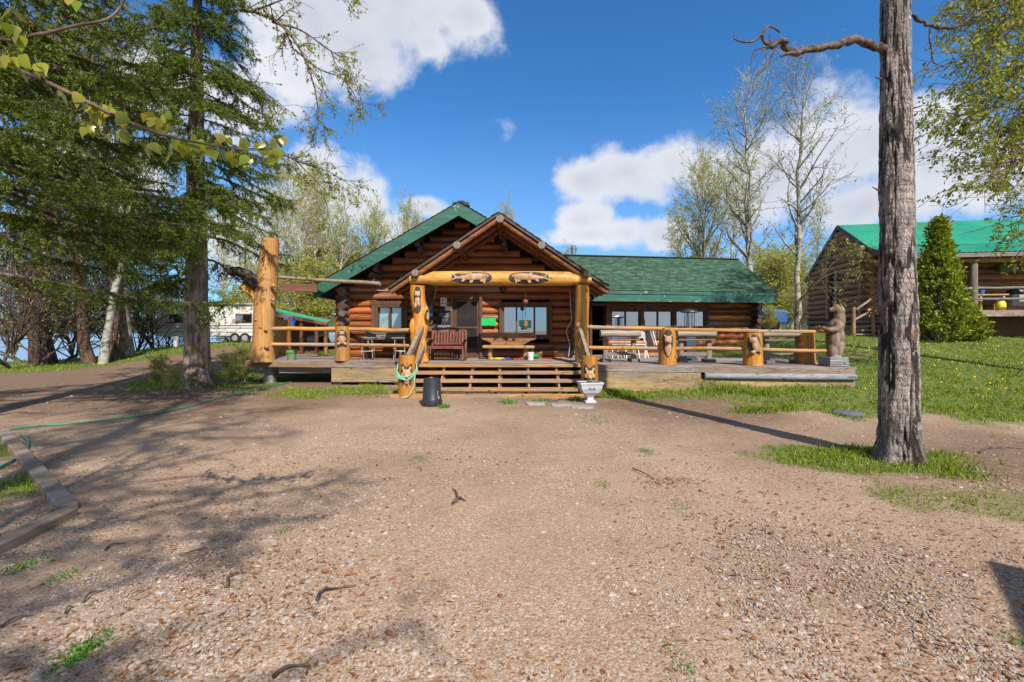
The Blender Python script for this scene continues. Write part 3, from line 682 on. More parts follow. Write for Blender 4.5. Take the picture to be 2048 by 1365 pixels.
# --- main roof: two shingled slopes, soffit, green rake boards
def roof_slope(px0, z0, px1, z1, y0, y1, th=.09):
    mb = MB(); mb.quad((px0, y0, z0), (px1, y0, z1), (px1, y1, z1), (px0, y1, z0), th); return mb
def shingle_course(mb, e0, e1, r0, r1, n, w=.32, th=.018, seed=0, lift=.012):
    """rows of overlapping shingles between the eave edge e0-e1 and the ridge edge r0-r1"""
    rnd = random.Random(seed); e0, e1, r0, r1 = (Vector(q) for q in (e0, e1, r0, r1)); nrm = (e1 - e0).cross(r0 - e0).normalized()
    if nrm.z < 0: nrm = -nrm
    for i in range(n):
        t0 = i / n; t1 = min(1, (i + 1.12) / n); a = e0.lerp(r0, t0); b = e1.lerp(r1, t0); c = e1.lerp(r1, t1); d = e0.lerp(r0, t1); L_ = (b - a).length; u = 0
        u = -rnd.random() * w
        while u < L_:
            ww = w * rnd.choice((.35, .5, .8, 1)); f0 = max(0, u / L_); f1 = min(1, (u + ww - .004) / L_); u += ww
            if f1 <= f0: continue
            k = lift + th * rnd.uniform(.75, 1.15)
            mb.add([a.lerp(b, f0) + nrm * .004, a.lerp(b, f1) + nrm * .004, a.lerp(b, f1) + nrm * k, a.lerp(b, f0) + nrm * k, d.lerp(c, f1) + nrm * lift * .6, d.lerp(c, f0) + nrm * lift * .6],
                   [(0, 1, 2, 3), (3, 2, 4, 5)])
FY = 13.95
LE = (-5.98, PK[1] - SL * (5.98 + PK[0])); RE = (2.72, PK[1] - SL * (2.72 - PK[0]))
mb = MB(); mb.quad((LE[0], FY, LE[1]), (PK[0], FY, PK[1]), (PK[0], 24, PK[1]), (LE[0], 24, LE[1]), -.1)
mb.quad((PK[0], 15.12, PK[1]), (RE[0], 15.12, RE[1]), (RE[0], 24, RE[1]), (PK[0], 24, PK[1]), -.1); RC = (-.78, PK[1] - SL * (-.78 - PK[0])); mb.quad((PK[0], FY, PK[1]), (RC[0], FY, RC[1]), (RC[0], 15.12, RC[1]), (PK[0], 15.12, PK[1]), -.1); rf = mb.build('main_roof', MT['soffit'], lodge)
mb = MB()
for s, e, y0, n in ((1, LE, FY - .03, 26), (2, RE, 15.1, 26)): shingle_course(mb, (e[0], y0, e[1] + .1), (e[0], 24, e[1] + .1), (PK[0], y0, PK[1] + .1), (PK[0], 24, PK[1] + .1), n, seed=s, w=.3)
shingle_course(mb, (RC[0], FY - .03, RC[1] + .1), (RC[0], 15.1, RC[1] + .1), (PK[0], FY - .03, PK[1] + .1), (PK[0], 15.1, PK[1] + .1), 6, seed=3, w=.3)
mb.build('shingles', MT['shingle_green'], rf)
mb = MB()
for e, sg in ((LE, -1), (RC, 1)):
    h = .33; d = Vector((e[0] - PK[0], 0, e[1] - PK[1])).normalized(); n_ = Vector((0, 0, 1))
    a = Vector((PK[0], FY - .04, PK[1] + .07)); b = Vector((e[0], FY - .04, e[1] + .07)) + d * .03; dn = Vector((0, 0, -h / math.cos(math.atan(SL))))
    mb.add([a + dn, b + dn, b, a] + [q + Vector((0, .04, 0)) for q in (a + dn, b + dn, b, a)], [(0, 1, 2, 3), (7, 6, 5, 4), (0, 4, 5, 1), (1, 5, 6, 2), (2, 6, 7, 3), (3, 7, 4, 0)])
    e = LE if sg < 0 else RE; y0 = FY if sg < 0 else 15.2
    mb.box((e[0] + sg * .02, (y0 + 24) / 2 + .03, e[1] - .09), (.04, 24 - y0, .32))
mb.build('fascia_board', MT['green_paint'], lodge)
mb = MB(); p = at(922, 411, 14.9); mb.box((p.x, 15.0, p.z - .10), (.22, .22, .5)); mb.box((p.x, 15.0, p.z + .02), (.52, .5, .09)); mb.build('chimney', MT['dark_metal'], lodge)
mb = MB(); p = at(1147, 505, 19.0)
for z0, z1, r in ((-1.3, .0, .10), (0, .08, .13), (.10, .13, .15), (.15, .18, .15), (.2, .26, .11)): mb.lathe([(r, z0), (r, z1)], (p.x, p.y, p.z), 14)
mb.lathe([(.07, -.3), (.07, .24)], (p.x, p.y, p.z), 10); mb.build('stove_pipe', MT['chrome'], lodge, smooth=40)

# --- entrance porch
PP = (-.374, 4.843); PS = .672; PE = (-3.41, 2.69); PY = 12.78
pl = (PE[0], PP[1] - PS * (PP[0] - PE[0])); pr = (PE[1], PP[1] - PS * (PE[1] - PP[0]))
mb = MB(); mb.quad((pl[0], PY, pl[1]), (PP[0], PY, PP[1]), (PP[0], 15.1, PP[1]), (pl[0], 15.1, pl[1]), -.05); mb.quad((PP[0], PY, PP[1]), (pr[0], PY, pr[1]), (pr[0], 15.1, pr[1]), (PP[0], 15.1, PP[1]), -.05)
pf = mb.build('porch_roof', MT['rafter'], lodge)
mb = MB()
for s, e in ((5, pl), (6, pr)): shingle_course(mb, (e[0], PY - .05, e[1] + .05), (e[0], 15.1, e[1] + .05), (PP[0], PY - .05, PP[1] + .05), (PP[0], 15.1, PP[1] + .05), 16, seed=s, w=.5)
mb.build('shingles', MT['shingle_dark'], pf)
mb = MB()                                                    # barge boards on the front edge
for e, sg in ((pl, -1), (pr, 1)): mb.bar((PP[0], PY - .02, PP[1] + .0), (e[0], PY - .02, e[1] + .0), .03, .06, (0, 0, 1)); mb.bar((e[0] + sg * .02, PY, e[1] - .04), (e[0] + sg * .02, 15, e[1] - .04), .03, .11)
mb.build('barge_board', MT['figure_dark'], lodge)
for k, yy in enumerate((12.87, 13.55, 14.3)):
    for e, sg in ((pl, -1), (pr, 1)):
        mb = MB(); d = Vector((e[0] - PP[0], 0, e[1] - PP[1])).normalized(); off = Vector((0, 0, -.125)); mb.log(Vector((PP[0], yy, PP[1])) + off + d * .05, Vector((e[0], yy, e[1])) + off - d * .02, .080, .074, 12, .008, .7)
        mb.build('rafter_log', MT['rafter'], lodge, smooth=50)
for (px, py) in ((1000, 440), (915, 492), (1083, 492), (832, 547), (1173, 549)):
    p = at(px, py, 12.72); mb = MB(); r = .10 if py > 500 else .108
    mb.log((p.x, 12.60, p.z), (p.x, 15.05, p.z), r, r, 14, .004, .6); mb.build('purlin_log', [MT['log_red_y']], lodge, smooth=50)
    mb = MB(); mb.lathe([(r * .96, 0), (r * .96, .012)], (0, 0, 0), 16); o = mb.build('cut_end', MT['cut_end'], lodge.children[-1]); o.rotation_euler = (R(90), 0, 0); o.location = (p.x, 12.598, p.z)
# beam with stepped ends, the two posts
BY = 12.85; c = at(1000, 557.5, BY).z; xa, xb = at(820, 0, BY).x, at(1182, 0, BY).x
mb = MB(); pts = [(xa, BY, c - .03), (xa + .34, BY, c - .03), (xa + .40, BY, c - .03), (xa + .66, BY, c), (xa + 1.5, BY, c + .005), (0, BY, c), (xb - 1.4, BY, c - .0), (xb - .62, BY, c - .01), (xb - .36, BY, c - .045), (xb - .3, BY, c - .045), (xb, BY, c - .045)]
mb.tube(pts, [.115, .118, .12, .20, .205, .205, .205, .20, .125, .118, .115], 20); beam = mb.build('porch_beam', MT['gold_x'], lodge, smooth=50)
def fish(x0, x1, face):
    """carved trout on a charred lens-shaped ground; face=+1 head to the right"""
    cx = (x0 + x1) / 2; hw = (x1 - x0) / 2; zc = c + .0
    mb = MB(); ring = []
    for k in range(28):
        a = 2 * math.pi * k / 28; ex = math.copysign(abs(math.cos(a)) ** .75, math.cos(a)); ez = math.copysign(abs(math.sin(a)) ** .8, math.sin(a)); ring.append((cx + ex * hw, ez * .165))
    rr = .2075; V = [(x, BY - math.sqrt(max(rr * rr - (z * s_) ** 2, 0)), zc + z * s_) if s_ else (cx, BY - rr, zc) for s_ in (1, .75, .5, .25) for (x, z) in [(cx + (q[0] - cx) * s_, q[1]) for q in ring]] + [(cx, BY - rr, zc)]
    f = [(i * 28 + j, i * 28 + (j + 1) % 28, (i + 1) * 28 + (j + 1) % 28, (i + 1) * 28 + j) for i in range(3) for j in range(28)] + [(84 + j, 84 + (j + 1) % 28, 112) for j in range(28)]
    mb.add(V, f); mb.build('carving_ground', MT['char'], beam, smooth=60)
    mb = MB(); n = 12; t = np.linspace(-1, 1, n); pts = [(cx + face * q * hw * .86, BY - .205, zc + .02 + .025 * q) for q in t]
    prof = [.028, .034, .045, .062, .078, .09, .097, .098, .094, .086, .066, .02]; mb.tube(pts, prof, 14, sq=(.5, 1))
    def fin(poly): mb.prism([(cx + face * a * hw, zc + b) for a, b in poly], (0, BY - .225, 0), (1, 0, 0), (0, 0, 1), (0, 1, 0), .035)
    fin([(-.84, .02), (-1.0, .10), (-.93, .12), (-.72, .03)]); fin([(-.84, .0), (-1.02, -.05), (-.95, -.075), (-.74, -.02)]); fin([(-.15, .08), (-.18, .14), (-.1, .15), (.05, .09)])
    fin([(-.45, -.04), (-.52, -.12), (-.4, -.11), (-.3, -.06)]); fin([(-.1, -.07), (-.12, -.15), (.02, -.15), (.08, -.08)]); fin([(.42, .0), (.40, -.10), (.55, -.13), (.62, -.03)]); fin([(.62, -.03), (.58, -.17), (.66, -.15), (.72, -.02)])
    o = mb.build('fish_carving', MT['figure'], beam, remesh=.011)
    mb = MB(); mb.ell((cx + face * hw * .70, BY - .262, zc + .045), (.012, .008, .012), n=8, m=5); mb.build('eye', MT['char'], beam)
fish(at(903, 0, 12.65).x, at(984, 0, 12.65).x, 1); fish(at(1017, 0, 12.65).x, at(1098, 0, 12.65).x, -1)

def facing(cx, cy): return -.8 * math.atan2(cx, cy)           # the carvings face the yard in front of the steps
def niche(cx, cy, r, outline, parent, name='carving_ground', m='char', lean=0):
    """charred hollow laid on the front of a round post; outline = (side, height) points"""
    n = len(outline); mx = sum(p[0] for p in outline) / n; mz = sum(p[1] for p in outline) / n; V = []; rr = r * 1.012 + .006
    for s_ in (1, .8, .55, .3):
        for (a, z) in outline:
            q = (mx + (a - mx) * s_); q = q / rr + facing(cx, cy); V.append((cx + rr * math.sin(q), cy - rr * math.cos(q), mz + (z - mz) * s_))
    q = mx / rr + facing(cx, cy); V.append((cx + rr * math.sin(q), cy - rr * math.cos(q), mz))
    f = [(i * n + j, i * n + (j + 1) % n, (i + 1) * n + (j + 1) % n, (i + 1) * n + j) for i in range(3) for j in range(n)] + [(3 * n + j, 3 * n + (j + 1) % n, 4 * n) for j in range(n)]
    mb = MB(); mb.add(V, f); return mb.build(name, MT[m], parent, smooth=60)
def oval(cx, cz, a, b, n=22, pinch=0):
    return [(cx + a * math.cos(t) * (1 + pinch * math.sin(t)), cz + b * math.sin(t)) for t in np.linspace(0, 2 * math.pi, n, endpoint=False)]
def relief(cx, cy, r, items, parent, name, m='figure', vox=.011):
    """a carved figure: ellipsoids (side, height, out, rx, ry, rz, tilt) fused and pressed onto the post front"""
    mb = MB()
    for (a, z, out, rx, ry, rz, *tl) in items:
        q = a / r + facing(cx, cy); mb.ell((cx + (r + out) * math.sin(q), cy - (r + out) * math.cos(q), z), (rx, ry, rz), Matrix.Rotation(q, 3, 'Z') @ Matrix.Rotation(R(tl[0] if tl else 0), 3, 'Y'), 12, 8)
    return mb.build(name, MT[m], parent, remesh=vox)
# left post: knobbly, with two carved niches; right post plain
pz0, pz1 = DZ, c - .19
lp = at(838, 0, 12.85).x; rp = at(1164, 0, 12.85).x
mb = MB(); zz = np.linspace(pz0, pz1, 16); rad = [.245, .235, .23, .225, .22, .225, .225, .23, .22, .215, .21, .21, .205, .205, .205, .20]
mb.tube([(lp + .045 * math.sin(z * 4.1) + (.03 if z < 1.3 else 0), 12.85 + .03 * math.cos(z * 3), z) for z in zz], rad, 22)
mb.ell((lp + .20, 12.80, 2.02), (.10, .12, .30)); mb.ell((lp + .14, 12.72, 1.15), (.10, .10, .22)); mb.ell((lp - .15, 12.76, 1.7), (.10, .10, .25))
lpost = mb.build('porch_post', MT['gold_z'], lodge, smooth=60)
relf = lambda z: lp + .045 * math.sin(z * 4.1)
niche(relf(2.5), 12.85, .212, oval(.0, 2.58, .105, .24) [:] , lpost); niche(relf(2.2), 12.83, .225, oval(-.03, 2.30, .09, .17), lpost)
relief(relf(2.5), 12.84, .215, [(.0, 2.60, .02, .085, .05, .09), (.0, 2.57, .07, .035, .045, .035), (-.055, 2.68, .02, .025, .02, .028), (.055, 2.68, .02, .025, .02, .028), (0, 2.42, .01, .075, .05, .13), (-.05, 2.30, .02, .04, .035, .09), (.05, 2.32, .02, .035, .035, .08)], lpost, 'bear_cub_carving', 'figure')
niche(relf(2.02) + .03, 12.80, .235, oval(.19, 2.02, .075, .17), lpost); relief(relf(2.0) + .03, 12.80, .24, [(.19, 2.05, .02, .04, .04, .06), (.19, 1.96, .02, .045, .04, .08)], lpost, 'owl_carving')
mb = MB(); zz = np.linspace(DZ - .02, pz1, 12); mb.tube([(rp + .012 * math.sin(z * 3), 12.85, z) for z in zz], [.205, .20, .198, .197, .196, .194, .19, .19, .192, .195, .19, .185], 22)
mb.ell((rp - .12, 12.72, 1.75), (.07, .07, .09)); mb.ell((rp + .11, 12.70, 2.75), (.06, .06, .08)); mb.build('porch_post', MT['gold_z'], lodge, smooth=60)

# --- windows, doors of the main house
def window(fr, o, n, parent, name='window', frame=.075, w=-.03, glass='mirror_glass', deep=.16, mat='trim_brown', curtain=False):
    """framed opening o=(u0,u1,z0,z1) split into panes with widths n"""
    u0, u1, z0, z1 = o; mb = MB(); rot = fr.rot()
    def bx(a, b, c_, d, w0, w1): mb.box(fr.p((a + b) / 2, (w0 + w1) / 2, (c_ + d) / 2), (b - a, w1 - w0, d - c_), rot)
    bx(u0, u1, z1 - frame, z1, w - deep, w + .06); bx(u0, u1, z0, z0 + frame, w - deep, w + .06); bx(u0, u0 + frame, z0 + frame, z1 - frame, w - deep, w + .06); bx(u1 - frame, u1, z0 + frame, z1 - frame, w - deep, w + .06)
    tot = sum(n); u = u0 + frame; W_ = u1 - u0 - 2 * frame; cells = []
    for k, q in enumerate(n):
        e = u + W_ * q / tot
        if k < len(n) - 1: bx(e - .025, e + .025, z0 + frame, z1 - frame, w - deep + .03, w + .05)
        cells.append((u, e)); u = e
    f = mb.build(name, MT[mat], parent, bevel=.006)
    mb = MB()
    for (a, b) in cells: mb.box(fr.p((a + b) / 2, w, (z0 + z1) / 2), (b - a - .004, .012, z1 - z0 - 2 * frame + .01), rot)
    mb.build('pane', MT[glass], f)
    if curtain:
        for (a, b) in cells:
            mb = MB(); k = 40; us = np.linspace(a, b, k); ws = w + .05 + .014 * np.sin(np.linspace(0, 9 * 6.28, k)) + .006 * np.sin(np.linspace(0, 47, k)); V = []
            for uu, ww in zip(us, ws): V += [fr.p(uu, ww, z0), fr.p(uu, ww, z1)]
            mb.add([tuple(v) for v in V], [(2 * i, 2 * i + 2, 2 * i + 3, 2 * i + 1) for i in range(k - 1)]); mb.build('curtain', MT['curtain'], f, smooth=180)
    return f
M0w = Fr(0, WY, 0)
window(M0w, WIN, (1, 1), lodge, glass='glass', curtain=True)
mb = MB(); u0, u1, z0, z1 = WIN; mb.box(((u0 + u1) / 2, WY - .17, z1 + .07), (u1 - u0 + .34, .06, .13)); mb.box((u0 - .07, WY - .16, (z0 + z1) / 2), (.11, .05, z1 - z0 + .0)); mb.box((u1 + .07, WY - .16, (z0 + z1) / 2), (.11, .05, z1 - z0)); mb.build('window_casing', MT['trim_brown'], lodge, bevel=.006)
tri = window(M0w, TRI, (.8, 1.15, .8), lodge, frame=.085)
mb = MB(); u0, u1, z0, z1 = TRI; mb.box(((u0 + u1) / 2, WY - .20, z1 + .03), (u1 - u0 + .16, .05, .09)); mb.box((u0 - .035, WY - .195, (z0 + z1) / 2 - .02), (.07, .05, z1 - z0 + .02)); mb.box((u1 + .035, WY - .195, (z0 + z1) / 2 - .02), (.07, .05, z1 - z0 + .02)); mb.box(((u0 + u1) / 2, WY - .20, z0 - .03), (u1 - u0 + .16, .07, .06)); mb.build('window_casing', MT['trim_brown'], lodge, bevel=.006)
def door(fr, o, parent, panel='screen_mesh', rail=True, w=-.05, open_=False):
    u0, u1, z0, z1 = o; rot = fr.rot(); mb = MB()
    def bx(m_, a, b, c_, d, w0, w1): m_.box(fr.p((a + b) / 2, (w0 + w1) / 2, (c_ + d) / 2), (b - a, w1 - w0, d - c_), rot)
    bx(mb, u0 - .10, u0, z0, z1 + .10, w - .14, w + .08); bx(mb, u1, u1 + .10, z0, z1 + .10, w - .14, w + .08); bx(mb, u0, u1, z1, z1 + .10, w - .14, w + .08)
    d = mb.build('door', MT['trim_brown'], parent, bevel=.006)
    if open_: return d
    mb = MB(); s = .085; bx(mb, u0 + .004, u0 + s, z0, z1 - .004, w - .06, w - .02); bx(mb, u1 - s, u1 - .004, z0, z1 - .004, w - .06, w - .02); bx(mb, u0 + s, u1 - s, z1 - s, z1 - .004, w - .06, w - .02); bx(mb, u0 + s, u1 - s, z0, z0 + .35, w - .058, w - .02)
    bx(mb, u0 + s, u1 - s, z0 + .98, z0 + 1.04, w - .058, w - .02); mb.build('screen_frame', MT['trim_brown'], d, bevel=.005)
    mb = MB(); bx(mb, u0 + s, u1 - s, z0 + .35, z1 - s, w - .035, w - .025); mb.build('screen', MT['screen_mesh'], d)
    mb = MB(); mb.ell(fr.p(u0 + .05, w - .09, z0 + .98), (.03, .035, .03), n=10, m=6); mb.build('handle', MT['chrome'], d)
    return d
door(M0w, DOOR, lodge)

# --- right wing, turned a little away
W1 = Fr(2.40, 16.6, 8)
def wfit(px0, px1, y0, y1, w=-.1):
    """opening on the wing wall from photo pixels"""
    def uz(px, py):
        k = (px - 1024) / F; b = W1.p(0, w, 0); u = (k * b.y - b.x) / (W1.c - k * W1.s); p = W1.p(u, w, 0); return u, EYE + (HZ - py) * p.y / F
    a = uz(px0, y0); b = uz(px1, y1); return (a[0], b[0], b[1], a[1])
WD = wfit(1183, 1211, 612, 712); WW = [wfit(1221, 1281, 621, 655), wfit(1285, 1346, 621, 679), wfit(1350, 1411, 621, 655)]
UE = wfit(1505, 1506, 600, 700)[0]
mb = MB(); log_rows(mb, W1, (-.5, UE + .25), .45, 2.95, .235, .125, [WD] + WW, seed=11); mb.build('wing_log_wall', MT['log_red'], lodge, smooth=50)
mb = MB(); log_ends(mb, W1, UE, .45 + .118, 2.9, .235, .135, -.5, .1, 12); mb.build('corner_log_ends', MT['log_end'], lodge, smooth=50)
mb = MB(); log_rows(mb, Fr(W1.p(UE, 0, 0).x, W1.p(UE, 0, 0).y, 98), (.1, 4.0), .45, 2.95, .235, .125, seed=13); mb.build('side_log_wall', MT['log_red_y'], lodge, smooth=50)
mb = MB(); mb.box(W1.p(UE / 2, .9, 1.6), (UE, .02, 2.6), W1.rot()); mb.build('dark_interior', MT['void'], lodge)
door(W1, WD, lodge, open_=True)
for q in (0, 2): window(W1, WW[q], (1, 1), lodge, frame=.05, w=-.06, deep=.08)
f = window(W1, WW[1], (1, 1), lodge, frame=.05, w=-.06, deep=.08)
mb = MB(); u0, u1, z0, z1 = WW[1]; zt = WW[0][2]; mb.box(W1.p((u0 + u1) / 2, -.13, zt + .02), (u1 - u0 - .1, .04, .04), W1.rot())
for q, top in ((WW[0], 0), (WW[1], 0), (WW[2], 0)):
    for uu in (q[0] - .05, q[1] + .05): mb.box(W1.p(uu, -.15, (1.35 + q[3]) / 2), (.09, .05, q[3] - 1.35 + .04), W1.rot())
mb.box(W1.p((WW[0][0] + WW[2][1]) / 2, -.152, WW[0][3] + .10), (WW[2][1] - WW[0][0] + .2, .05, .18), W1.rot()); mb.build('window_casing', MT['trim_brown'], lodge, bevel=.005)
# wing roof: ridge 1.2 m behind the wall, rake running in to the ridge
EZ, RZ, RW = 2.97, 4.50, 1.2
e0, e1 = W1.p(-1.2, -1.02, EZ), W1.p(wfit(1550, 1551, 600, 700, -1.0)[0], -1.02, EZ); r0_, r1_ = W1.p(-1.2, RW, RZ), W1.p(wfit(1476, 1477, 600, 700, RW)[0], RW, RZ)
b0, b1 = W1.p(-1.2, RW + 2.2, EZ), W1.p(wfit(1550, 1551, 600, 700, -1.0)[0] - .3, RW + 2.2, EZ)
mb = MB(); mb.quad(e0, e1, r1_, r0_, .10); mb.quad(r0_, r1_, b1, b0, .10); wr = mb.build('wing_roof', MT['soffit'], lodge)
mb = MB(); up = Vector((0, 0, .004)); shingle_course(mb, e0 + up, e1 + up, r0_ + up, r1_ + up, 24, seed=21, w=.22); shingle_course(mb, b0 + up, b1 + up, r0_ + up, r1_ + up, 16, seed=22, w=.22); mb.build('shingles', MT['shingle_green'], wr)
mb = MB(); mb.bar(r0_ + Vector((0, 0, .02)), r1_ + Vector((0, 0, .02)), .24, .03); mb.build('ridge_cap', MT['shingle_dark'], wr)
mb = MB(); d = -W1.uy * .02
mb.bar(e0 + d + Vector((0, 0, -.24)), e1 + d + Vector((0, 0, -.24)), .04, .25); mb.bar(e0 + d * 2.4 + Vector((0, 0, -.06)), e1 + d * 2.4 + Vector((0, 0, -.06)), .035, .10)
mb.bar(e1 + W1.ux * .02 + Vector((0, 0, -.12)), r1_ + W1.ux * .02 + Vector((0, 0, -.14)), .03, .22); mb.build('fascia_board', MT['green_paint'], lodge)

# ================================================================== THE DECK
deck = thing('wooden_deck', 'weathered timber deck with log railings, wide steps and carved log posts', 'deck')
A_, B_, C_, D_, E_, G_ = (-7.95, 13.75), (-3.42, 13.40), (-2.75, 12.27), (1.98, 12.27), (2.12, 11.95), (8.30, 11.15)
def boards(mb, f0, f1, b0, b1, w=.14):
    n = max(2, int((Vector(b0) - Vector(f0)).length / w))
    for k in range(n):
        q = [Vector((*Vector(a).lerp(Vector(b), t), DZ - random.uniform(0, .004))) for a, b, t in ((f0, b0, k / n), (f1, b1, k / n), (f1, b1, (k + .955) / n), (f0, b0, (k + .955) / n))]
        mb.quad(*q, th=.04)
mb = MB(); boards(mb, A_, B_, (-8.0, 17.2), (-3.3, 15.0)); boards(mb, (-3.40, 13.40), C_, (-3.28, 15.0), (-2.75, 15.0)); boards(mb, C_, D_, (-2.74, 15.05), (2.2, 15.05)); boards(mb, (2.0, 12.1), (8.32, 11.12), (2.2, 16.7), (8.6, 17.6))
mb.build('deck_boards', MT['deck'], deck)
def skirt(name, p, q, z0, z1, m, off=0, th=.045):
    p = Vector((*p, 0)); q = Vector((*q, 0)); n_ = Vector(((q - p).y, -(q - p).x, 0)).normalized() * off; mb = MB(); mb.bar(p + n_ + Vector((0, 0, (z0 + z1) / 2)), q + n_ + Vector((0, 0, (z0 + z1) / 2)), th, z1 - z0); return mb.build(name, MT[m], deck, bevel=.008)
skirt('rim_board', A_, B_, .52, .71, 'fascia_wood', .02); skirt('skirt_board', (-7.0, 13.68), (-5.2, 13.58), .33, .50, 'fascia_wood', -.15); skirt('skirt_board', (-5.3, 13.55), (-3.2, 13.39), .10, .505, 'skirt', .03)
skirt('rim_board', (2.1, 11.93), G_, .55, .715, 'fascia_wood', .02); skirt('skirt_board', (2.1, 11.93), (4.75, 11.6), .05, .54, 'skirt', .04); skirt('skirt_board', (4.72, 11.6), (8.26, 11.14), .18, .39, 'skirt', .03)
mb = MB(); a = at(1410, 751, 11.5); b = at(1706, 749, 11.02); mb.log((a.x, 11.52, .475), (8.27, 11.07, .475), .083, .080, 14, .004, .7); mb.build('skirt_log', MT['grey_log'], deck, smooth=50)
skirt('side_board', G_, (8.5, 17.0), .20, .71, 'fascia_wood', .0)
for (x, y) in ((-7.4, 14.1), (-5.15, 13.75), (-3.3, 13.6), (-2.4, 14.2), (1.7, 14.2), (4, 12), (6.5, 11.7), (8.1, 11.5), (-7.4, 16.5), (5, 14.5)): mb = MB(); mb.box((x, y, .32), (.3, .3, .68)); mb.build('foundation_block', MT['foundation'], deck, bevel=.02)
# steps
for k, (D, z) in enumerate(((12.16, .715), (11.92, .545), (11.62, .365), (11.32, .185))):
    mb = MB(); xa = -2.72 + k * .02; xb = 1.86
    for q in (0, 1): mb.box(((xa + xb) / 2, D + q * .142, z - .036), (xb - xa, .134, .072)); 
    mb.build('stair_tread', MT['tread'], deck, bevel=.006)
mb = MB(); mb.box((-.43, 11.05, .03), (5.0, .12, .10)); mb.build('stair_sill', MT['tread'], deck, bevel=.01)
for px in (885, 943, 999, 1057, 1115):
    x = at(px, 0, 11.9).x; mb = MB()
    for (D, z) in ((12.22, .66), (11.97, .49), (11.68, .31), (11.38, .13)): mb.box((x + random.uniform(-.03, .03), D + .02, z - .07), (.09, .06, .17))
    mb.bar((x, 12.35, .60), (x, 11.30, .04), .045, .14); mb.build('stringer', MT['tread'], deck)
# carved posts
def post(px, D, base, top, r0, r1, cut=0, name='carved_post', label=None):
    x = at(px, 0, D).x; mb = MB(); zz = np.linspace(base, top, 7); mb.tube([(x, D, z) for z in zz], [r0 * 1.06] + list(np.linspace(r0, r1, 6)), 22); o = mb.build(name, MT['gold_z'], deck, smooth=50)
    if label: o['label'] = label
    return o, x
fr_ = Vector
o, x = post(685, 13.62, DZ, at(0, 653, 13.62).z, .215, .205, label='golden log post carved with a sitting bear'); z0 = DZ
niche(x, 13.62, .212, [(-.155, .95 + z0), (-.17, .70 + z0), (-.13, .86 + z0), (-.13, .90 + z0)][:0] + oval(0, z0 + .66, .165, .25, 22, .12), o)
relief(x, 13.62, .212, [(0, z0 + .80, .03, .075, .05, .075), (.01, z0 + .79, .08, .03, .04, .028), (-.055, z0 + .86, .02, .024, .02, .024), (.055, z0 + .86, .02, .024, .02, .024), (0, z0 + .62, .02, .11, .06, .13), (-.06, z0 + .66, .06, .035, .03, .08, 40), (.06, z0 + .66, .06, .035, .03, .08, -40), (-.075, z0 + .50, .05, .055, .05, .045), (.075, z0 + .50, .05, .055, .05, .045)], o, 'bear_carving')
o, x = post(1335, 12.05, DZ, at(0, 660, 12.05).z, .225, .205, label='golden log post carved with a large bear head'); 
niche(x, 12.05, .214, oval(0, z0 + .55, .135, .36, 24, .25), o)
relief(x, 12.05, .214, [(0, z0 + .64, .03, .10, .06, .11), (0, z0 + .59, .09, .048, .06, .045), (-.075, z0 + .75, .02, .032, .025, .035), (.075, z0 + .75, .02, .032, .025, .035), (0, z0 + .42, .01, .09, .045, .17), (0, z0 + .32, .01, .055, .04, .13)], o, 'bear_head_carving')
q = facing(x, 12.05); mb = MB(); mb.ell((x + .372 * math.sin(q), 12.05 - .372 * math.cos(q), z0 + .60), (.022, .016, .016), n=8, m=5); mb.build('nose', MT['char'], o)
o, x = post(1506, 11.70, DZ, at(0, 666, 11.70).z, .235, .205, label='golden log post carved with a perched owl'); 
niche(x, 11.70, .217, oval(.01, z0 + .51, .165, .28, 24, .05), o)
relief(x, 11.70, .217, [(-.02, z0 + .64, .03, .09, .055, .085), (-.085, z0 + .73, .02, .02, .02, .05, 25), (.05, z0 + .72, .02, .02, .02, .05, -20), (.03, z0 + .49, .02, .08, .055, .16, -15), (.09, z0 + .48, .04, .04, .04, .20, -15), (-.02, z0 + .34, .04, .06, .05, .05)], o, 'owl_carving')
post(1612, 12.35, DZ, at(0, 664, 12.35).z, .225, .19, name='log_post')
post(566, 16.4, DZ, at(0, 640, 16.4).z, .27, .25, name='log_post')
# newel posts at the foot of the steps
def newel(px, D, top, kind, label):
    o, x = post(px, D, -.03, top, .215, .195, label=label); zt = top
    pts = [(-.14, zt - .22), (-.15, zt - .5), (-.11, zt - .72), (0, zt - .80), (.11, zt - .72), (.15, zt - .5), (.14, zt - .22), (.10, zt - .18), (.04, zt - .25), (0, zt - .27), (-.04, zt - .25), (-.10, zt - .18)]
    niche(x, D, .205, [(a, b) for a, b in pts[::-1]], o)
    relief(x, D, .206, [(0, zt - .41, .02, .10, .055, .09), (0, zt - .50, .06, .045, .06, .055), (-.075, zt - .31, .02, .034, .022, .062, -16), (.075, zt - .31, .02, .034, .022, .062, 16), (-.075, zt - .46, .02, .055, .04, .065), (.075, zt - .46, .02, .055, .04, .065), (0, zt - .60, .0, .07, .04, .09)], o, kind, 'figure')
    q = facing(x, D); mb = MB(); mb.ell((x + .325 * math.sin(q), D - .325 * math.cos(q), zt - .51), (.018, .014, .014), n=8, m=5)
    for s in (-1, 1): mb.ell((x + .274 * math.sin(q + s * .14), D - .274 * math.cos(q + s * .14), zt - .405), (.010, .009, .008), n=8, m=5)
    mb.build('nose_and_eyes', MT['char'], o); return x
nlx = newel(814, 11.15, at(0, 711, 11.15).z, 'wolf_carving', 'golden newel post carved with a wolf head, left of the steps')
nrx = newel(1179, 11.15, at(0, 713, 11.15).z, 'fox_carving', 'golden newel post carved with a fox head, right of the steps')
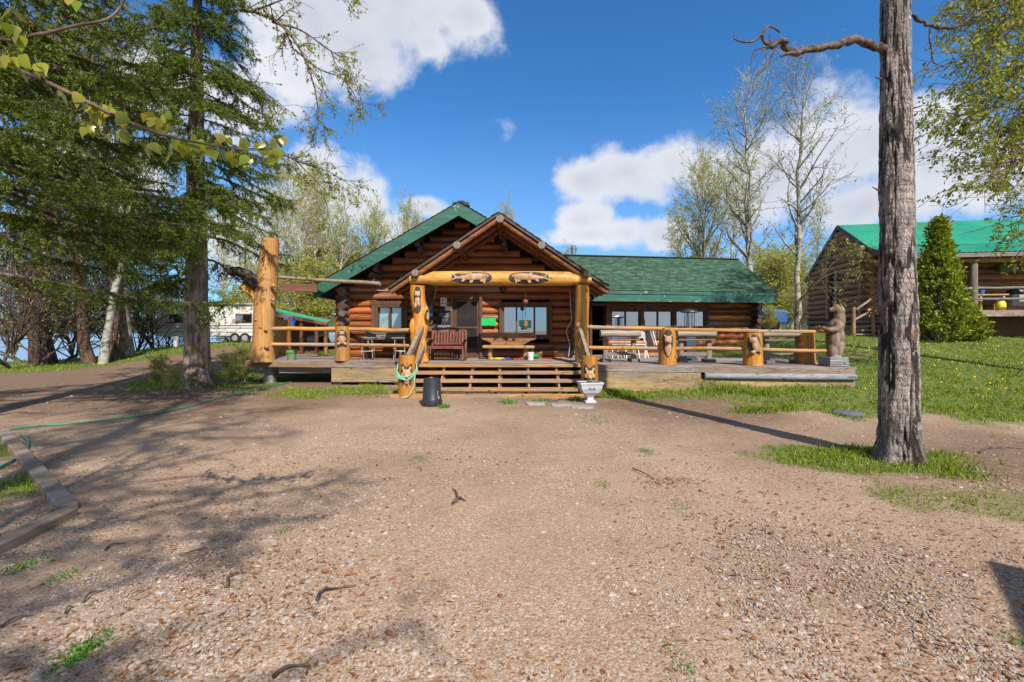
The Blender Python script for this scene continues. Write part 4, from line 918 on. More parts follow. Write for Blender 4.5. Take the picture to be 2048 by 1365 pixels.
# rails
def rail(p, q, r, m='gold_rail', name='rail', r1=None):
    mb = MB(); mb.log(p, q, r, r1 or r, 12, .010, .6); return mb.build(name, MT[m], deck, smooth=50)
rail(at(540, 658, 13.7), at(672, 658, 13.65), .063); rail(at(541, 689, 13.7), at(672, 690, 13.65), .052); rail(at(697, 659, 13.65), at(826, 661, 13.0), .060); rail(at(697, 690, 13.65), at(826, 692, 13.0), .050)
rail(at(1175, 655, 12.75), at(1330, 658, 12.1), .055); rail(at(1178, 696, 12.75), at(1322, 698, 12.1), .050); rail(at(1347, 698, 12.05), at(1492, 699, 11.75), .048); rail(at(1520, 699, 11.7), at(1672, 702, 11.45), .046)
mb = MB(); mb.bar(at(1326, 659, 12.05), at(1512, 662, 11.72), .26, .085); mb.bar(at(1506, 662.5, 11.73), at(1672, 664, 11.5), .24, .08); mb.build('rail_slab', MT['gold_rail'], deck, bevel=.025)
for p_, q_, w_, h_ in ((at(845, 655, 12.62), (nlx + .02, 11.2, at(0, 712, 11.15).z - .02), .09, .13), (at(848, 694, 12.62), (nlx + .15, 11.3, .70), .07, .11), (at(1160, 660, 12.62), (nrx - .02, 11.2, at(0, 714, 11.15).z - .02), .09, .13), (at(1155, 694, 12.62), (nrx - .14, 11.3, .72), .07, .11)):
    mb = MB(); mb.bar(p_, q_, w_, h_); mb.build('stair_rail', MT['timber'], deck, bevel=.008)
# tall carved corner post with a horizontal sign pole
mb = MB(); D = 13.72
prof = [(526, 724, 23), (526, 700, 20.5), (527, 670, 19), (528, 640, 19.5), (530, 605, 20), (533, 575, 20), (536, 545, 18.5), (538, 520, 17.5), (540, 497, 16.5), (541, 478, 16)]
mb.tube([at(px, py, D) for px, py, r in prof], [r * D / F for px, py, r in prof], 24)
for px, py, r in ((512, 640, 2.5), (531, 660, 3), (546, 572, 5), (545, 600, 4), (533, 694, 4), (521, 655, 3)): p = at(px, py, D - .27); mb.ell(p, (r * .018, .05, r * .014))
tp = mb.build('corner_post', MT['gold_pale'], deck, smooth=60); tp['label'] = 'tall pale peeled log post carved with a diving bird, at the left end of the deck'
mb = MB(); mb.tube([at(513, 603, 13.68), at(500, 588, 13.62), at(488, 578, 13.6), at(478, 574, 13.55)], [.10, .075, .075, .05], 12); mb.tube([at(512, 588, 13.68), at(500, 578, 13.62), at(488, 572, 13.6)], [.10, .085, .06], 12); mb.build('bird_leg', MT['gold_x'], tp, smooth=60)
mb = MB(); mb.tube([at(516, 572, 13.6), at(506, 562, 13.55), at(492, 550, 13.5), at(476, 543, 13.45), at(463, 543, 13.4), at(456, 547, 13.4)], [.17, .20, .17, .15, .13, .075], 14); mb.build('bird_head', MT['figure_dark'], tp, smooth=60)
mb = MB(); mb.log(at(548, 554, 13.9), at(760, 568, 13.0), .045, .062, 10, .012, .5); mb.build('sign_pole', MT['timber'], tp, smooth=50)
# ================================================================== SECOND LOG HOUSE (right)
H2 = Fr(16.85, 21.8, -10)
lh = thing('log_cabin', 'two storey brown log cabin with bright green metal roof and raised veranda', 'log house')
GZ2 = 1.3
def h2px(px, py, w):
    k = (px - 1024) / F; b = H2.p(0, w, 0); u = (k * b.y - b.x) / (H2.c - k * H2.s); p = H2.p(u, w, 0); return u, EYE + (HZ - py) * p.y / F
GD = 5.6; RWD = 2.45; RID = 7.15; EF = 5.45
mb = MB(); log_rows(mb, H2, (-.35, 12), 2.3, 5.5, .29, .155, seed=31); mb.build('log_wall', MT['log_brown'], lh, smooth=50)
G2 = Fr(16.85, 21.8, 80)                                    # gable wall runs back from the corner
def clipg(z):
    a = -.3 if z < EF else (z - EF) / (RID - .15 - EF) * RWD
    b = GD + .3 if z < 4.9 else GD - (z - 4.9) / (RID - .15 - 4.9) * (GD - RWD)
    return (a, b)
gw = (2.55, 3.35, 2.35, 4.75)
mb = MB(); log_rows(mb, G2, None, 1.75, 6.95, .29, .155, [gw], clip=clipg, seed=32); mb.build('gable_log_wall', MT['log_brown'], lh, smooth=50)
mb = MB(); log_ends(mb, H2, -.0, 2.0, 5.4, .29, .16, -.4, .1, 33); mb.build('corner_log_ends', MT['log_brown'], lh, smooth=50)
mb = MB(); mb.box(G2.p(GD / 2, -.0, 1.35), (GD, .25, 1.0), G2.rot()); mb.box(H2.p(6, .05, 1.75), (12, .2, 1.5), H2.rot()); mb.build('foundation_wall', MT['foundation'], lh)
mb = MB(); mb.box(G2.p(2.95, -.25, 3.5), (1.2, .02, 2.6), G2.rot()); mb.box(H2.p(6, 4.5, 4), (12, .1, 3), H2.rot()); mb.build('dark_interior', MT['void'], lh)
window(G2, gw, (1, 1), lh, frame=.06, w=0, deep=.2, glass='glass', curtain=False, mat='trim_brown')
mb = MB()
for uu in (gw[0] - .04, gw[1] + .04): mb.box(G2.p(uu, .20, 3.5), (.10, .08, 2.6), G2.rot())
mb.build('window_casing', MT['pale_plank'], lh)
# corrugated metal roof: steep upper slope, flatter veranda slope
def corr(mb, prof, u0, u1, step=.10, amp=.022):
    n = int((u1 - u0) / step); V = []
    for i in range(n + 1):
        u = u0 + i * step; dz = amp if i % 2 else 0
        V += [tuple(H2.p(u, w, z + dz)) for (w, z) in prof]
    k = len(prof); mb.add(V, [(i * k + j, (i + 1) * k + j, (i + 1) * k + j + 1, i * k + j + 1) for i in range(n) for j in range(k - 1)])
ue = -.16; u1 = 14
mb = MB(); corr(mb, [(-.45, EF + .03), (RWD, RID)], -.15, u1); corr(mb, [(-2.35, 4.85), (-.45, EF + .02)], ue, u1); corr(mb, [(GD + .6, 4.7), (RWD, RID)], -.15, u1)
r2 = mb.build('metal_roof', MT['metal_roof'], lh)
mb = MB(); mb.bar(H2.p(ue, -2.36, 4.74), H2.p(u1, -2.36, 4.74), .04, .17); mb.build('fascia_board', MT['grey_board'], lh)
mb = MB()
for q, (wa, za, wb, zb, uu) in enumerate(((-.45, EF, RWD, RID, -.14), (-2.35, 4.82, -.45, EF - .02, ue), (GD + .6, 4.68, RWD, RID, -.14))): mb.bar(H2.p(uu, wa, za - .09), H2.p(uu, wb, zb - .09), .05, .2)
mb.build('barge_board', MT['dark_metal'], lh)
mb = MB(); mb.quad(H2.p(ue + .02, -2.3, 4.68), H2.p(u1, -2.3, 4.68), H2.p(u1, -.3, 5.34), H2.p(ue + .02, -.3, 5.34), .03); mb.build('veranda_ceiling', MT['rafter'], lh)
mb = MB(); mb.log(H2.p(ue + .2, -2.05, 4.55), H2.p(13, -2.05, 4.55), .10, .10, 10, .01, .8); mb.build('veranda_beam', MT['log_brown'], lh, smooth=50)
# veranda deck, posts, rails
VD = 2.46; u0, _ = h2px(1790, 600, -2.0)
mb = MB(); mb.box(H2.p((u0 + 13) / 2, -1.05, VD - .03), (13 - u0, 2.1, .06), H2.rot()); mb.box(H2.p((u0 + 13) / 2, -2.09, VD - .14), (13 - u0, .06, .24), H2.rot()); mb.build('veranda_deck', MT['fascia_wood'], lh)
mb = MB(); mb.box(H2.p((u0 + 13) / 2, -1.2, 1.75), (13 - u0, .05, 1.4), H2.rot()); mb.build('crawl_space_boarding', MT['shed_wall'], lh)
for px in (1947, 2075, 1795):
    u, _ = h2px(px, 600, -2.0); b_ = H2.p(u, -2.0, 0); mb = MB(); mb.log((b_.x, b_.y, gzf(b_.x, b_.y) - .1), (b_.x, b_.y, 4.6), .15, .135, 12, .008, .6); mb.build('veranda_post', MT['post_grey'], lh, smooth=50)
mb = MB(); mb.log(H2.p(u0, -2.05, 3.38), H2.p(13, -2.05, 3.40), .06, .06, 10, .01, .6); mb.build('veranda_rail', MT['grey_board'], lh, smooth=50)
mb = MB(); mb.log(H2.p(u0, -2.05, 2.92), H2.p(13, -2.05, 2.94), .05, .05, 10, .01, .6); mb.build('veranda_rail', MT['grey_board'], lh, smooth=50)
ud, _ = h2px(1925, 600, -.1); mb = MB(); mb.box(H2.p(ud, -.17, 3.45), (.95, .10, 2.0), H2.rot()); mb.build('door', MT['trim_brown'], lh)
# outside stair at the left end
sx, sD = 0, 20.6
for k in range(6):
    mb = MB(); a = at(1692 + 13 * k, 669 - 8.2 * k, 20.4); mb.box((a.x + .45, 20.5, a.z), (.75, 1.1, .06)); mb.build('stair_step', MT['timber'], lh)
for (px, y0, y1) in ((1707, 615, 668), (1747, 612, 672)):
    mb = MB(); p = at(px, y1, 20.0); mb.log((p.x, 20.0, p.z - .1), (p.x, 20.0, at(px, y0, 20).z), .08, .075, 10, .005, .5); mb.build('stair_post', MT['log_brown'], lh, smooth=50)
for (a, b) in (((1707, 623), (1768, 582)), ((1745, 622), (1790, 592)), ((1709, 640), (1760, 612))):
    mb = MB(); mb.log(at(*a, 20.0), at(*b, 20.2), .05, .045, 8, .01, .5); mb.build('stair_rail', MT['timber'], lh, smooth=50)
for c_ in lh.children: pass
# things on the veranda
def place_on_veranda(px, w=-1.5): u, _ = h2px(px, 610, w); return H2.p(u, w, VD)
p = place_on_veranda(2001); t = thing('propane_tank', 'yellow propane tank standing on the raised veranda', 'gas tank', p)
mb = MB(); mb.lathe([(.13, 0), (.17, .05), (.175, .3), (.13, .38), (.05, .40)], n=18); mb.build('tank', MT['yellow_tank'], t, smooth=50)
mb = MB(); mb.lathe([(.11, .38), (.11, .47)], n=14, close=False); mb.lathe([(.03, .38), (.03, .46)], n=8); mb.build('valve_collar', MT['white_post'], t, smooth=50)
p = place_on_veranda(1975, -1.2); t = thing('wooden_table', 'pale wooden table on the raised veranda', 'table', p, R(-10))
mb = MB(); mb.box((0, 0, .68), (1.15, .6, .06)); mb.build('table_top', MT['pale_plank'], t, bevel=.01)
for sx_ in (-.42, .42):
    for sy_ in (-.22, .22): mb = MB(); mb.box((sx_, sy_, .325), (.08, .08, .65)); mb.build('leg', MT['pale_plank'], t)
p = place_on_veranda(1962, -1.2); t = thing('plant_pot', 'blue flower pot with a bare stalk on the veranda table', 'plant pot', p + Vector((0, 0, .71)))
mb = MB(); mb.lathe([(.09, 0), (.13, .2), (.14, .2)], n=16); mb.build('pot', MT['pot_blue'], t, smooth=50); mb = MB(); mb.tube([(0, 0, .15), (.02, 0, .45), (.09, 0, .85)], [.012, .010, .006], 6); mb.build('stalk', MT['pale_plank'], t)
p = place_on_veranda(2036, -1.2); t = thing('gas_barbecue', 'dark gas barbecue on the raised veranda', 'barbecue', p, R(-10))
mb = MB(); mb.box((0, 0, .45), (.7, .45, .5)); mb.build('cabinet', MT['camper_grey'], t, bevel=.02); mb = MB(); mb.ell((0, 0, .78), (.42, .27, .2)); mb.build('lid', MT['black_plastic'], t, smooth=60)
mb = MB(); mb.box((-.55, 0, .72), (.4, .4, .03)); mb.build('side_shelf', MT['black_plastic'], t)
u, _ = h2px(2010, 535, -.2); p = H2.p(u, -.28, 0); t = thing('heat_pump', 'dark green wall box under the veranda roof of the cabin', 'wall box', (p.x, p.y, EYE + (HZ - 536) * p.y / F), R(-10))
mb = MB(); mb.box((-.1, 0, 0), (.42, .22, .34)); mb.build('housing', MT['pot_green'], t, bevel=.02); mb = MB(); mb.lathe([(.09, -.12), (.09, .14)], (.22, -.06, 0), 12); mb.build('canister', MT['white_post'], t)
q = on_ground(1985, 672); t = thing('wooden_crate', 'tipped brown plank trough lying under the veranda', 'crate', (q.x, q.y, q.z), R(20)); mb = MB(); mb.box((0, 0, .18), (.9, .45, .04), Matrix.Rotation(R(18), 3, 'Y')); mb.box((0, -.22, .26), (.9, .04, .2), Matrix.Rotation(R(18), 3, 'Y')); mb.box((0, .22, .26), (.9, .04, .2), Matrix.Rotation(R(18), 3, 'Y')); mb.build('trough', MT['plank_red'], t)

# ================================================================== BEAR SCULPTURE
p = at(1669, 733, 11.4); BX = p.x; t = thing('bear_sculpture', 'grey brown chainsaw carved standing bear leaning on the rail end', 'wood sculpture', (BX, 11.45, DZ))
mb = MB()
for k, (a, z) in enumerate(((.235, .03), (.235, .09), (.23, .15), (.225, .205))): mb.box((0, 0, z), (a * 2, .46, .055))
mb.build('base_block', MT['grey_log'], t, bevel=.012)
k_ = 11.45 / F; S = lambda px, py: ((px - 1669) * k_, (HZ - py) * k_ + EYE - DZ)
mb = MB()
def e3(px, py, rx, ry, rz, tilt=0, y=0): a, z = S(px, py); mb.ell((a, y, z), (rx * k_, ry, rz * k_), Matrix.Rotation(R(tilt), 3, 'Y'), 16, 10)
e3(1665, 700, 9, .13, 20); e3(1680, 699, 7, .13, 22, 8); e3(1671, 716, 12, .17, 5)
e3(1668, 676, 12, .17, 24); e3(1673, 655, 13.5, .17, 18, 12); e3(1680, 638, 9, .13, 17, 8); e3(1682, 623, 10, .115, 12, 5); e3(1676, 618, 9, .10, 8.5, -10); e3(1667, 620, 7, .062, 5.2, -14)
e3(1680, 610.5, 2.6, .028, 3.2, 0, -.085); e3(1680, 610.5, 2.6, .028, 3.2, 0, .085); e3(1687, 645, 4, .10, 22, 6); e3(1688, 690, 3.5, .08, 14); e3(1683, 672, 7, .12, 16)
for y in (-.15, .15): mb.tube([(*[S(1674, 648)[0]], y, S(1674, 648)[1]), (S(1664, 660)[0], y * 1.1, S(1664, 660)[1]), (S(1650, 660)[0], y, S(1650, 660)[1] + .0), (S(1640, 655)[0], y * .7, S(1640, 655)[1])], [.10, .085, .065, .05], 12)
mb.build('bear_figure', MT['bear_wood'], t, remesh=.018)
mb = MB(); a, z = S(1660.8, 618.5); mb.ell((a, 0, z), (.018, .028, .024)); 
for y in (-.10, .10): a, z = S(1668, 616.5); mb.ell((a, y, z), (.016, .012, .016), n=8, m=5)
mb.build('nose', MT['char'], t)
p = at(1638, 654, 11.4); tag(MB().lathe([(.03, 0), (.035, .02), (.032, .10), (.02, .11)], (p.x, 11.4, p.z - .07), 12).build('drink_cup', MT['black_plastic'], smooth=50), 'small black cup at the paw of the carved bear', 'cup')

# ================================================================== FURNITURE ON THE DECK
def log_bench(px0, px1, D, label):
    """log bar bench: half-log back, thin plank seat, two split-log legs with feet and a dark stretcher"""
    xa, xb = at(px0, 0, D).x, at(px1, 0, D).x; c = (xa + xb) / 2; L_ = xb - xa; t = thing('log_table', label, 'log table', (c, D, DZ), R(4), group='heavy log tables along the deck rail')
    mb = MB(); mb.log((-L_ / 2, 0, .80), (L_ / 2, 0, .80), .098, .092, 14, .008, .35); mb.build('table_log', MT['grey_slab'], t, smooth=50)
    mb = MB(); mb.box((0, .10, .63), (L_ * .94, .36, .045)); mb.build('table_shelf', MT['grey_board'], t, bevel=.01)
    for s in (-.36, .36):
        mb = MB(); mb.log((s * L_, .08, .06), (s * L_, .08, .62), .085, .075, 10, .006, .25); lg = mb.build('leg', MT['post_grey'], t, smooth=50)
        mb = MB(); mb.box((s * L_, .08, .045), (.24, .42, .09)); mb.build('foot', MT['grey_board'], lg, bevel=.02)
        mb = MB(); mb.box((s * L_, .08, .70), (.10, .10, .12)); mb.build('bracket', MT['gold_pale'], lg)
    mb = MB(); mb.box((0, .08, .23), (L_ * .7, .06, .10)); mb.build('stretcher', MT['grey_board'], t); return t
log_bench(1200, 1281, 13.0, 'grey log table in front of the white chairs, nearest the steps')
log_bench(1352, 1432, 12.85, 'grey log table beside the patio heater, between the bear and owl posts')
log_bench(1522, 1614, 12.35, 'grey log table between the owl post and the plain log post')
# patio heater
p = at(1379, 720, 14.0); t = thing('patio_heater', 'dark blue patio heater with glass tube and domed hood', 'heater', (p.x, 14.0, DZ))
mb = MB(); mb.lathe([(.26, 0), (.26, .05), (.20, .07), (.19, .82), (.21, .84), (.17, .88)], n=4); b_ = mb.build('base_cabinet', MT['heater_blue'], t); b_.rotation_euler = (0, 0, R(45))
mb = MB(); mb.lathe([(.10, .88), (.10, 1.42)], n=18, close=False); mb.build('glass_tube', MT['heater_glass'], t, smooth=50); mb = MB(); mb.lathe([(.045, .88), (.045, 1.42)], n=10); mb.build('burner', MT['chrome'], t, smooth=50)
for a in range(4): mb = MB(); x_, y_ = .15 * math.cos(a * 1.571 + .78), .15 * math.sin(a * 1.571 + .78); mb.tube([(x_, y_, .86), (x_, y_, 1.44)], .011, 6); mb.build('guard_rod', MT['dark_metal'], t)
mb = MB(); mb.lathe([(.10, 1.42), (.265, 1.44), (.25, 1.475), (.13, 1.52), (.03, 1.55)], n=24); mb.build('hood', MT['dark_metal'], t, smooth=40)
# stacking chairs
def chair_proto():
    t = thing('stacking_chair', 'x', 'chair', group='white tubular chairs by the wing windows')
    for s in (-.22, .22):
        mb = MB(); mb.tube([(s, -.22, 0), (s, -.20, .40), (s, .16, .43), (s * .95, .24, .85)], .013, 8); mb.build('side_frame', MT['white_tube'], t, smooth=60)
        mb = MB(); mb.tube([(s, .26, 0), (s * .98, .10, .42)], .013, 8); mb.build('leg', MT['white_tube'], t, smooth=60)
    mb = MB(); mb.box((0, -.02, .43), (.44, .42, .03)); mb.build('seat', MT['white_tube'], t, bevel=.012)
    mb = MB(); mb.box((0, .225, .74), (.42, .025, .2)); mb.build('backrest', MT['red_float'], t, bevel=.01); return t
ch = chair_proto()
for k, (px, rz, m_, lb) in enumerate(((1237, 175, 'pot_blue', 'white tubular chair with a blue backrest behind the first log table'), (1249, 170, 'white_tube', 'white tubular chair with a white backrest, second in the row'), (1260, 188, 'red_float', 'white tubular chair with a red backrest behind the first log table'), (1277, 160, 'white_tube', 'white tubular chair standing apart at the right end of the row'))):
    o = ch if k == 0 else copy_tree(ch); q = at(px, 0, 14.9 + .1 * (k % 2)); o.location = (q.x, 14.9 + .1 * (k % 2), DZ); o.rotation_euler = (0, 0, R(rz)); o['label'] = lb
    for c_ in o.children:
        if c_.name.startswith('backrest'): c_.data = c_.data.copy(); c_.data.materials[0] = MT[m_]
p = at(1303, 712, 15.3); t = thing('folding_chair', 'grey folding chair leaning closed against the wing wall', 'chair', (p.x, 15.35, DZ), R(10))
for s in (-.2, .2): mb = MB(); mb.tube([(s, -.22, 0), (s, .28, .9)], .013, 7); mb.build('frame', MT['steel_tube'], t)
mb = MB(); mb.bar((0, -.08, .30), (0, .24, .82), .40, .025, (1, 0, 0)); mb.build('seat', MT['camper_grey'], t)
# two bar stools and the plank bench on the left
def stool(px, label):
    p = at(px, 0, 14.05); t = thing('bar_stool', label, 'stool', (p.x, 14.05, DZ), R(6), group='metal legged stools by the left window')
    mb = MB(); mb.box((0, 0, .66), (.48, .34, .05)); mb.build('seat', MT['grey_board'], t, bevel=.012)
    for a, b in ((-.15, -.12), (.15, -.12), (-.15, .12), (.15, .12)): mb = MB(); mb.tube([(a * 1.15, b * 1.4, 0), (a * .9, b, .64)], .012, 7); mb.build('leg', MT['steel_tube'], t, smooth=60)
    mb = MB(); mb.tube([(-.165, -.155, .26), (.165, -.155, .26), (.165, .155, .26), (-.165, .155, .26), (-.165, -.155, .26)], .010, 6); mb.build('foot_ring', MT['steel_tube'], t)
stool(736, 'bar stool with steel legs under the left half of the curtained window'); stool(800, 'bar stool with steel legs beside the left porch post')
xa, xb = at(730, 0, 14.6).x, at(810, 0, 14.6).x; t = thing('plank_bench', 'weathered grey plank bench below the curtained window', 'bench', ((xa + xb) / 2, 14.5, DZ))
L_ = xb - xa
for z in (.86, .68): mb = MB(); mb.box((0, .16, z), (L_, .04, .16)); mb.build('back_plank', MT['grey_board'], t, bevel=.008)
mb = MB(); mb.box((0, -.02, .45), (L_, .36, .05)); mb.build('seat', MT['grey_board'], t, bevel=.008)
for s in (-.44, .44): mb = MB(); mb.box((s * L_, .0, .22), (.06, .34, .43)); mb.box((s * L_, .19, .68), (.06, .03, .5)); mb.build('leg', MT['grey_board'], t)
# red slatted glider bench
p = at(895, 722, 13.6); W_ = (930 - 858) * 13.6 / F; t = thing('slatted_bench', 'dark red slatted wooden garden bench left of the entrance door', 'bench', (p.x - .03, 13.7, DZ), R(-3))
bk = lambda z: .30 + (z - .42) * .22
mb = MB(); n = 9; zt = [(x, .90 + .045 * math.cos(x / W_ * math.pi)) for x in np.linspace(-W_ / 2 + .05, W_ / 2 - .05, 15)]
for (a, za), (b, zb) in zip(zt, zt[1:]): mb.bar((a, bk(.9), za), (b, bk(.9), zb), .035, .075)
mb.build('top_rail', MT['bench_red'], t); mb = MB(); mb.box((0, bk(.5), .49), (W_ - .1, .035, .06)); mb.build('bottom_rail', MT['bench_red'], t)
for k in range(10): x_ = -W_ / 2 + .12 + k * (W_ - .24) / 9; mb = MB(); mb.bar((x_, bk(.5), .51), (x_, bk(.88), .89), .062, .018, (0, 1, 0)); mb.build('back_slat', MT['bench_red'], t)
for k in range(6): mb = MB(); mb.box((0, -.24 + k * .095, .425 - .006 * k), (W_ - .06, .08, .025)); mb.build('seat_slat', MT['bench_red'], t)
for s in (-1, 1):
    x_ = s * (W_ / 2 - .02)
    mb = MB(); mb.bar((x_, bk(.4), .10), (x_, bk(.95), .97), .06, .05, (0, 1, 0)); mb.tube([(x_, -.28, .42), (x_, -.36, .55), (x_, -.25, .64), (x_, 0, .63), (x_, bk(.62), .60)], .032, 8); mb.tube([(x_, -.30, .44), (x_, -.26, .28), (x_, -.34, .02)], .035, 8); mb.tube([(x_, .30, .36), (x_, .28, .2), (x_, .36, .02)], .035, 8)
    mb.build('arm_and_leg', MT['bench_red'], t, smooth=50); mb = MB(); mb.bar((x_, -.40, .03), (x_, .42, .03), .06, .05); mb.build('rocker', MT['bench_red'], t, bevel=.01)
mb = MB(); mb.box((0, -.30, .39), (W_ - .08, .03, .07)); mb.build('apron', MT['bench_red'], t)
# carved log bench below the triple window
D = 14.15; L0, L1 = at(960, 0, D).x, at(1074, 0, D).x; cx = (L0 + L1) / 2; L_ = L1 - L0; t = thing('carved_bench', 'log bench with a wide carved slab backrest under the triple window', 'bench', (cx, D, DZ))
zt = at(0, 667, D).z - DZ; zb = at(0, 691, D).z - DZ; hw = L_ / 2
pts = [(-hw * .66, zb - .02), (-hw * .50, zb - .02), (hw * .50, zb - .02), (hw * .58, zb + .02), (hw * .78, zb + .13), (hw * .96, zb + .17), (hw, zb + .23), (hw * .98, zt - .05), (hw * .92, zt + .01), (hw * .3, zt), (-hw * .3, zt + .012), (-hw * .9, zt + .02), (-hw * .98, zt - .03), (-hw, zb + .25), (-hw * .96, zb + .18), (-hw * .8, zb + .13), (-hw * .62, zb + .05)]
mb = MB(); mb.prism(pts, (0, .22, 0), (1, 0, 0), (0, 0, 1), (0, 1, 0), .075); bb = mb.build('carved_backrest', MT['carved'], t, bevel=.02)
mb = MB(); rnd = random.Random(4)
for k in range(26):
    a = rnd.uniform(-hw * .8, hw * .8); z = rnd.uniform(zb + .10, zt - .05) if abs(a) < hw * .45 else rnd.uniform(zb + .22, zt - .05); mb.tube([(a, .216, z), (a + rnd.uniform(.03, .10), .214, z + rnd.uniform(-.03, .03)), (a + rnd.uniform(.08, .18), .216, z + rnd.uniform(-.04, .04))], .004, 5)
mb.ell((.16, .215, (zb + zt) / 2 - .02), (.06, .012, .05)); mb.ell((-.1, .215, (zb + zt) / 2 + .02), (.12, .010, .04)); mb.build('carved_lines', MT['figure_dark'], bb)
zs = at(0, 694, 13.95).z - DZ; mb = MB(); mb.bar((-hw * .90, -.08, zs), (hw * .90, -.08, zs - .01), .40, .085); mb.build('seat', MT['gold_rail'], t, bevel=.025)
for s in (-.62, .62): mb = MB(); mb.tube([(s * hw, -.05, 0), (s * hw - .03, -.05, .15), (s * hw, -.05, zs - .04)], [.085, .07, .085], 12); mb.build('leg', MT['gold_rail'], t, smooth=50)
# odds and ends under and beside it
p = at(1061, 718, 13.85); t = thing('white_bucket', 'dirty white plastic bucket beside the carved bench', 'bucket', (p.x, 13.85, DZ)); mb = MB(); mb.lathe([(.085, 0), (.105, .215), (.112, .215), (.112, .235), (.098, .235), (.08, .02)], n=20, close=True); mb.build('tub', MT['bucket_white'], t, smooth=40)
mb = MB(); mb.tube([(.108, 0, .2), (.10, -.10, .14), (0, -.135, .10), (-.10, -.10, .14), (-.108, 0, .2)], .004, 6); mb.build('handle', MT['chrome'], t)
p = at(1060, 718, 14.35); mb = MB(); mb.ell((p.x, 14.4, DZ + .16), (.13, .10, .18)); mb.ell((p.x + .16, 14.42, DZ + .08), (.17, .10, .09)); mb.ell((p.x - .12, 14.42, DZ + .09), (.10, .08, .1)); tag(mb.build('green_bag', MT['bag_green'], remesh=.02), 'bright green bag slumped behind the white bucket', 'bag')
def scribble(name, m, label, cat, px0, px1, D, n, r, seed, h=.05):
    rnd = random.Random(seed); xa, xb = at(px0, 0, D).x, at(px1, 0, D).x; pts = []
    for k in range(n): pts.append((xa + (xb - xa) * (.5 - .5 * math.cos(k / n * math.pi * 7)) * (1 - .25 * rnd.random()) + .0, D + rnd.uniform(-.12, .12), DZ + r + rnd.uniform(0, h)))
    P = catmull(pts, 6); return tag(MB().tube(P, r, 7).build(name, MT[m], smooth=60), label, cat)
def catmull(pts, k=6):
    P = [np.array(tuple(p), float) for p in pts]; P = [2 * P[0] - P[1]] + P + [2 * P[-1] - P[-2]]; out = []
    for i in range(1, len(P) - 2):
        for j in range(k):
            t = j / k; out.append(.5 * ((2 * P[i]) + (-P[i - 1] + P[i + 1]) * t + (2 * P[i - 1] - 5 * P[i] + 4 * P[i + 1] - P[i + 2]) * t * t + (-P[i - 1] + 3 * P[i] - 3 * P[i + 1] + P[i + 2]) * t ** 3))
    out.append(P[-2]); return out
scribble('yellow_hose', 'hose_yellow', 'yellow hose tangled under the carved bench', 'hose', 980, 1022, 13.95, 10, .012, 3)
scribble('blue_rope', 'rope_blue', 'blue and white rope in a heap under the bench', 'rope', 1002, 1026, 13.85, 9, .011, 5)
scribble('red_rope', 'rope_red', 'red cord lying along the porch floor by the wall', 'rope', 1078, 1128, 14.3, 9, .010, 8, .03)
p = at(1034, 717, 13.9); mb = MB(); rnd = random.Random(6)
for k in range(9): mb.ell((p.x + rnd.uniform(-.2, .25), 13.9 + rnd.uniform(-.1, .1), DZ + .025), (.035, .03, .025), n=8, m=5)
tag(mb.build('net_floats', MT['rope_red'], smooth=60), 'string of small red net floats under the bench', 'net floats')
# floats hanging below the beam
t = thing('hanging_float', 'red wooden net float hanging on a cord before the middle window', 'net float', (at(1051, 0, 12.9).x, 12.9, 0))
z0 = c_beam = c - .2; zz = at(0, 650, 12.9).z; z1 = at(0, 604, 12.9).z
mb = MB(); mb.tube([(0, 0, z0 + .05), (0, 0, zz + .2)], .008, 6); mb.build('cord', MT['rope'], t)
mb = MB(); mb.ell((0, 0, zz), (.075, .075, .145), n=16, m=11); mb.build('lower_float', MT['red_float'], t, smooth=80); mb = MB(); mb.ell((0, 0, z1), (.075, .06, .075), n=14, m=9); mb.build('upper_float', MT['red_float'], t, smooth=80)
mb = MB(); mb.lathe([(.02, zz - .02), (.078, zz - .012), (.078, zz + .012), (.02, zz + .02)], n=14); mb.build('painted_band', MT['pot_green'], t)
# things fixed to the wall
def wallbox(name, px0, px1, y0, y1, m, label, cat, D=14.82, th=.012): a = at(px0, y0, D); b = at(px1, y1, D); t = thing(name, label, cat, ((a.x + b.x) / 2, D, (a.z + b.z) / 2)); mb = MB(); mb.box((0, 0, 0), (b.x - a.x, th, a.z - b.z)); o = mb.build('panel', MT[m], t); return t, b.x - a.x, a.z - b.z
t, w, h = wallbox('notice_board', 873, 904, 622, 665, 'board_black', 'black notice board with white lettering left of the entrance door', 'sign')
def text(s, x, z, size, parent, m='letter_white', y=-.009):
    cu = bpy.data.curves.new('lettering', 'FONT'); cu.body = s; cu.size = size; cu.align_x = 'CENTER'; cu.align_y = 'CENTER'; cu.extrude = .001; o = bpy.data.objects.new('lettering', cu); me = bpy.data.meshes.new_from_object(o); bpy.data.objects.remove(o); o = bpy.data.objects.new('lettering', me); col.objects.link(o); o.parent = parent; me.materials.clear(); me.materials.append(MT[m]); o.location = (x, y, z); o.rotation_euler = (R(90), 0, 0); return o
text('WELCOME TO', 0, h * .37, .044, t)
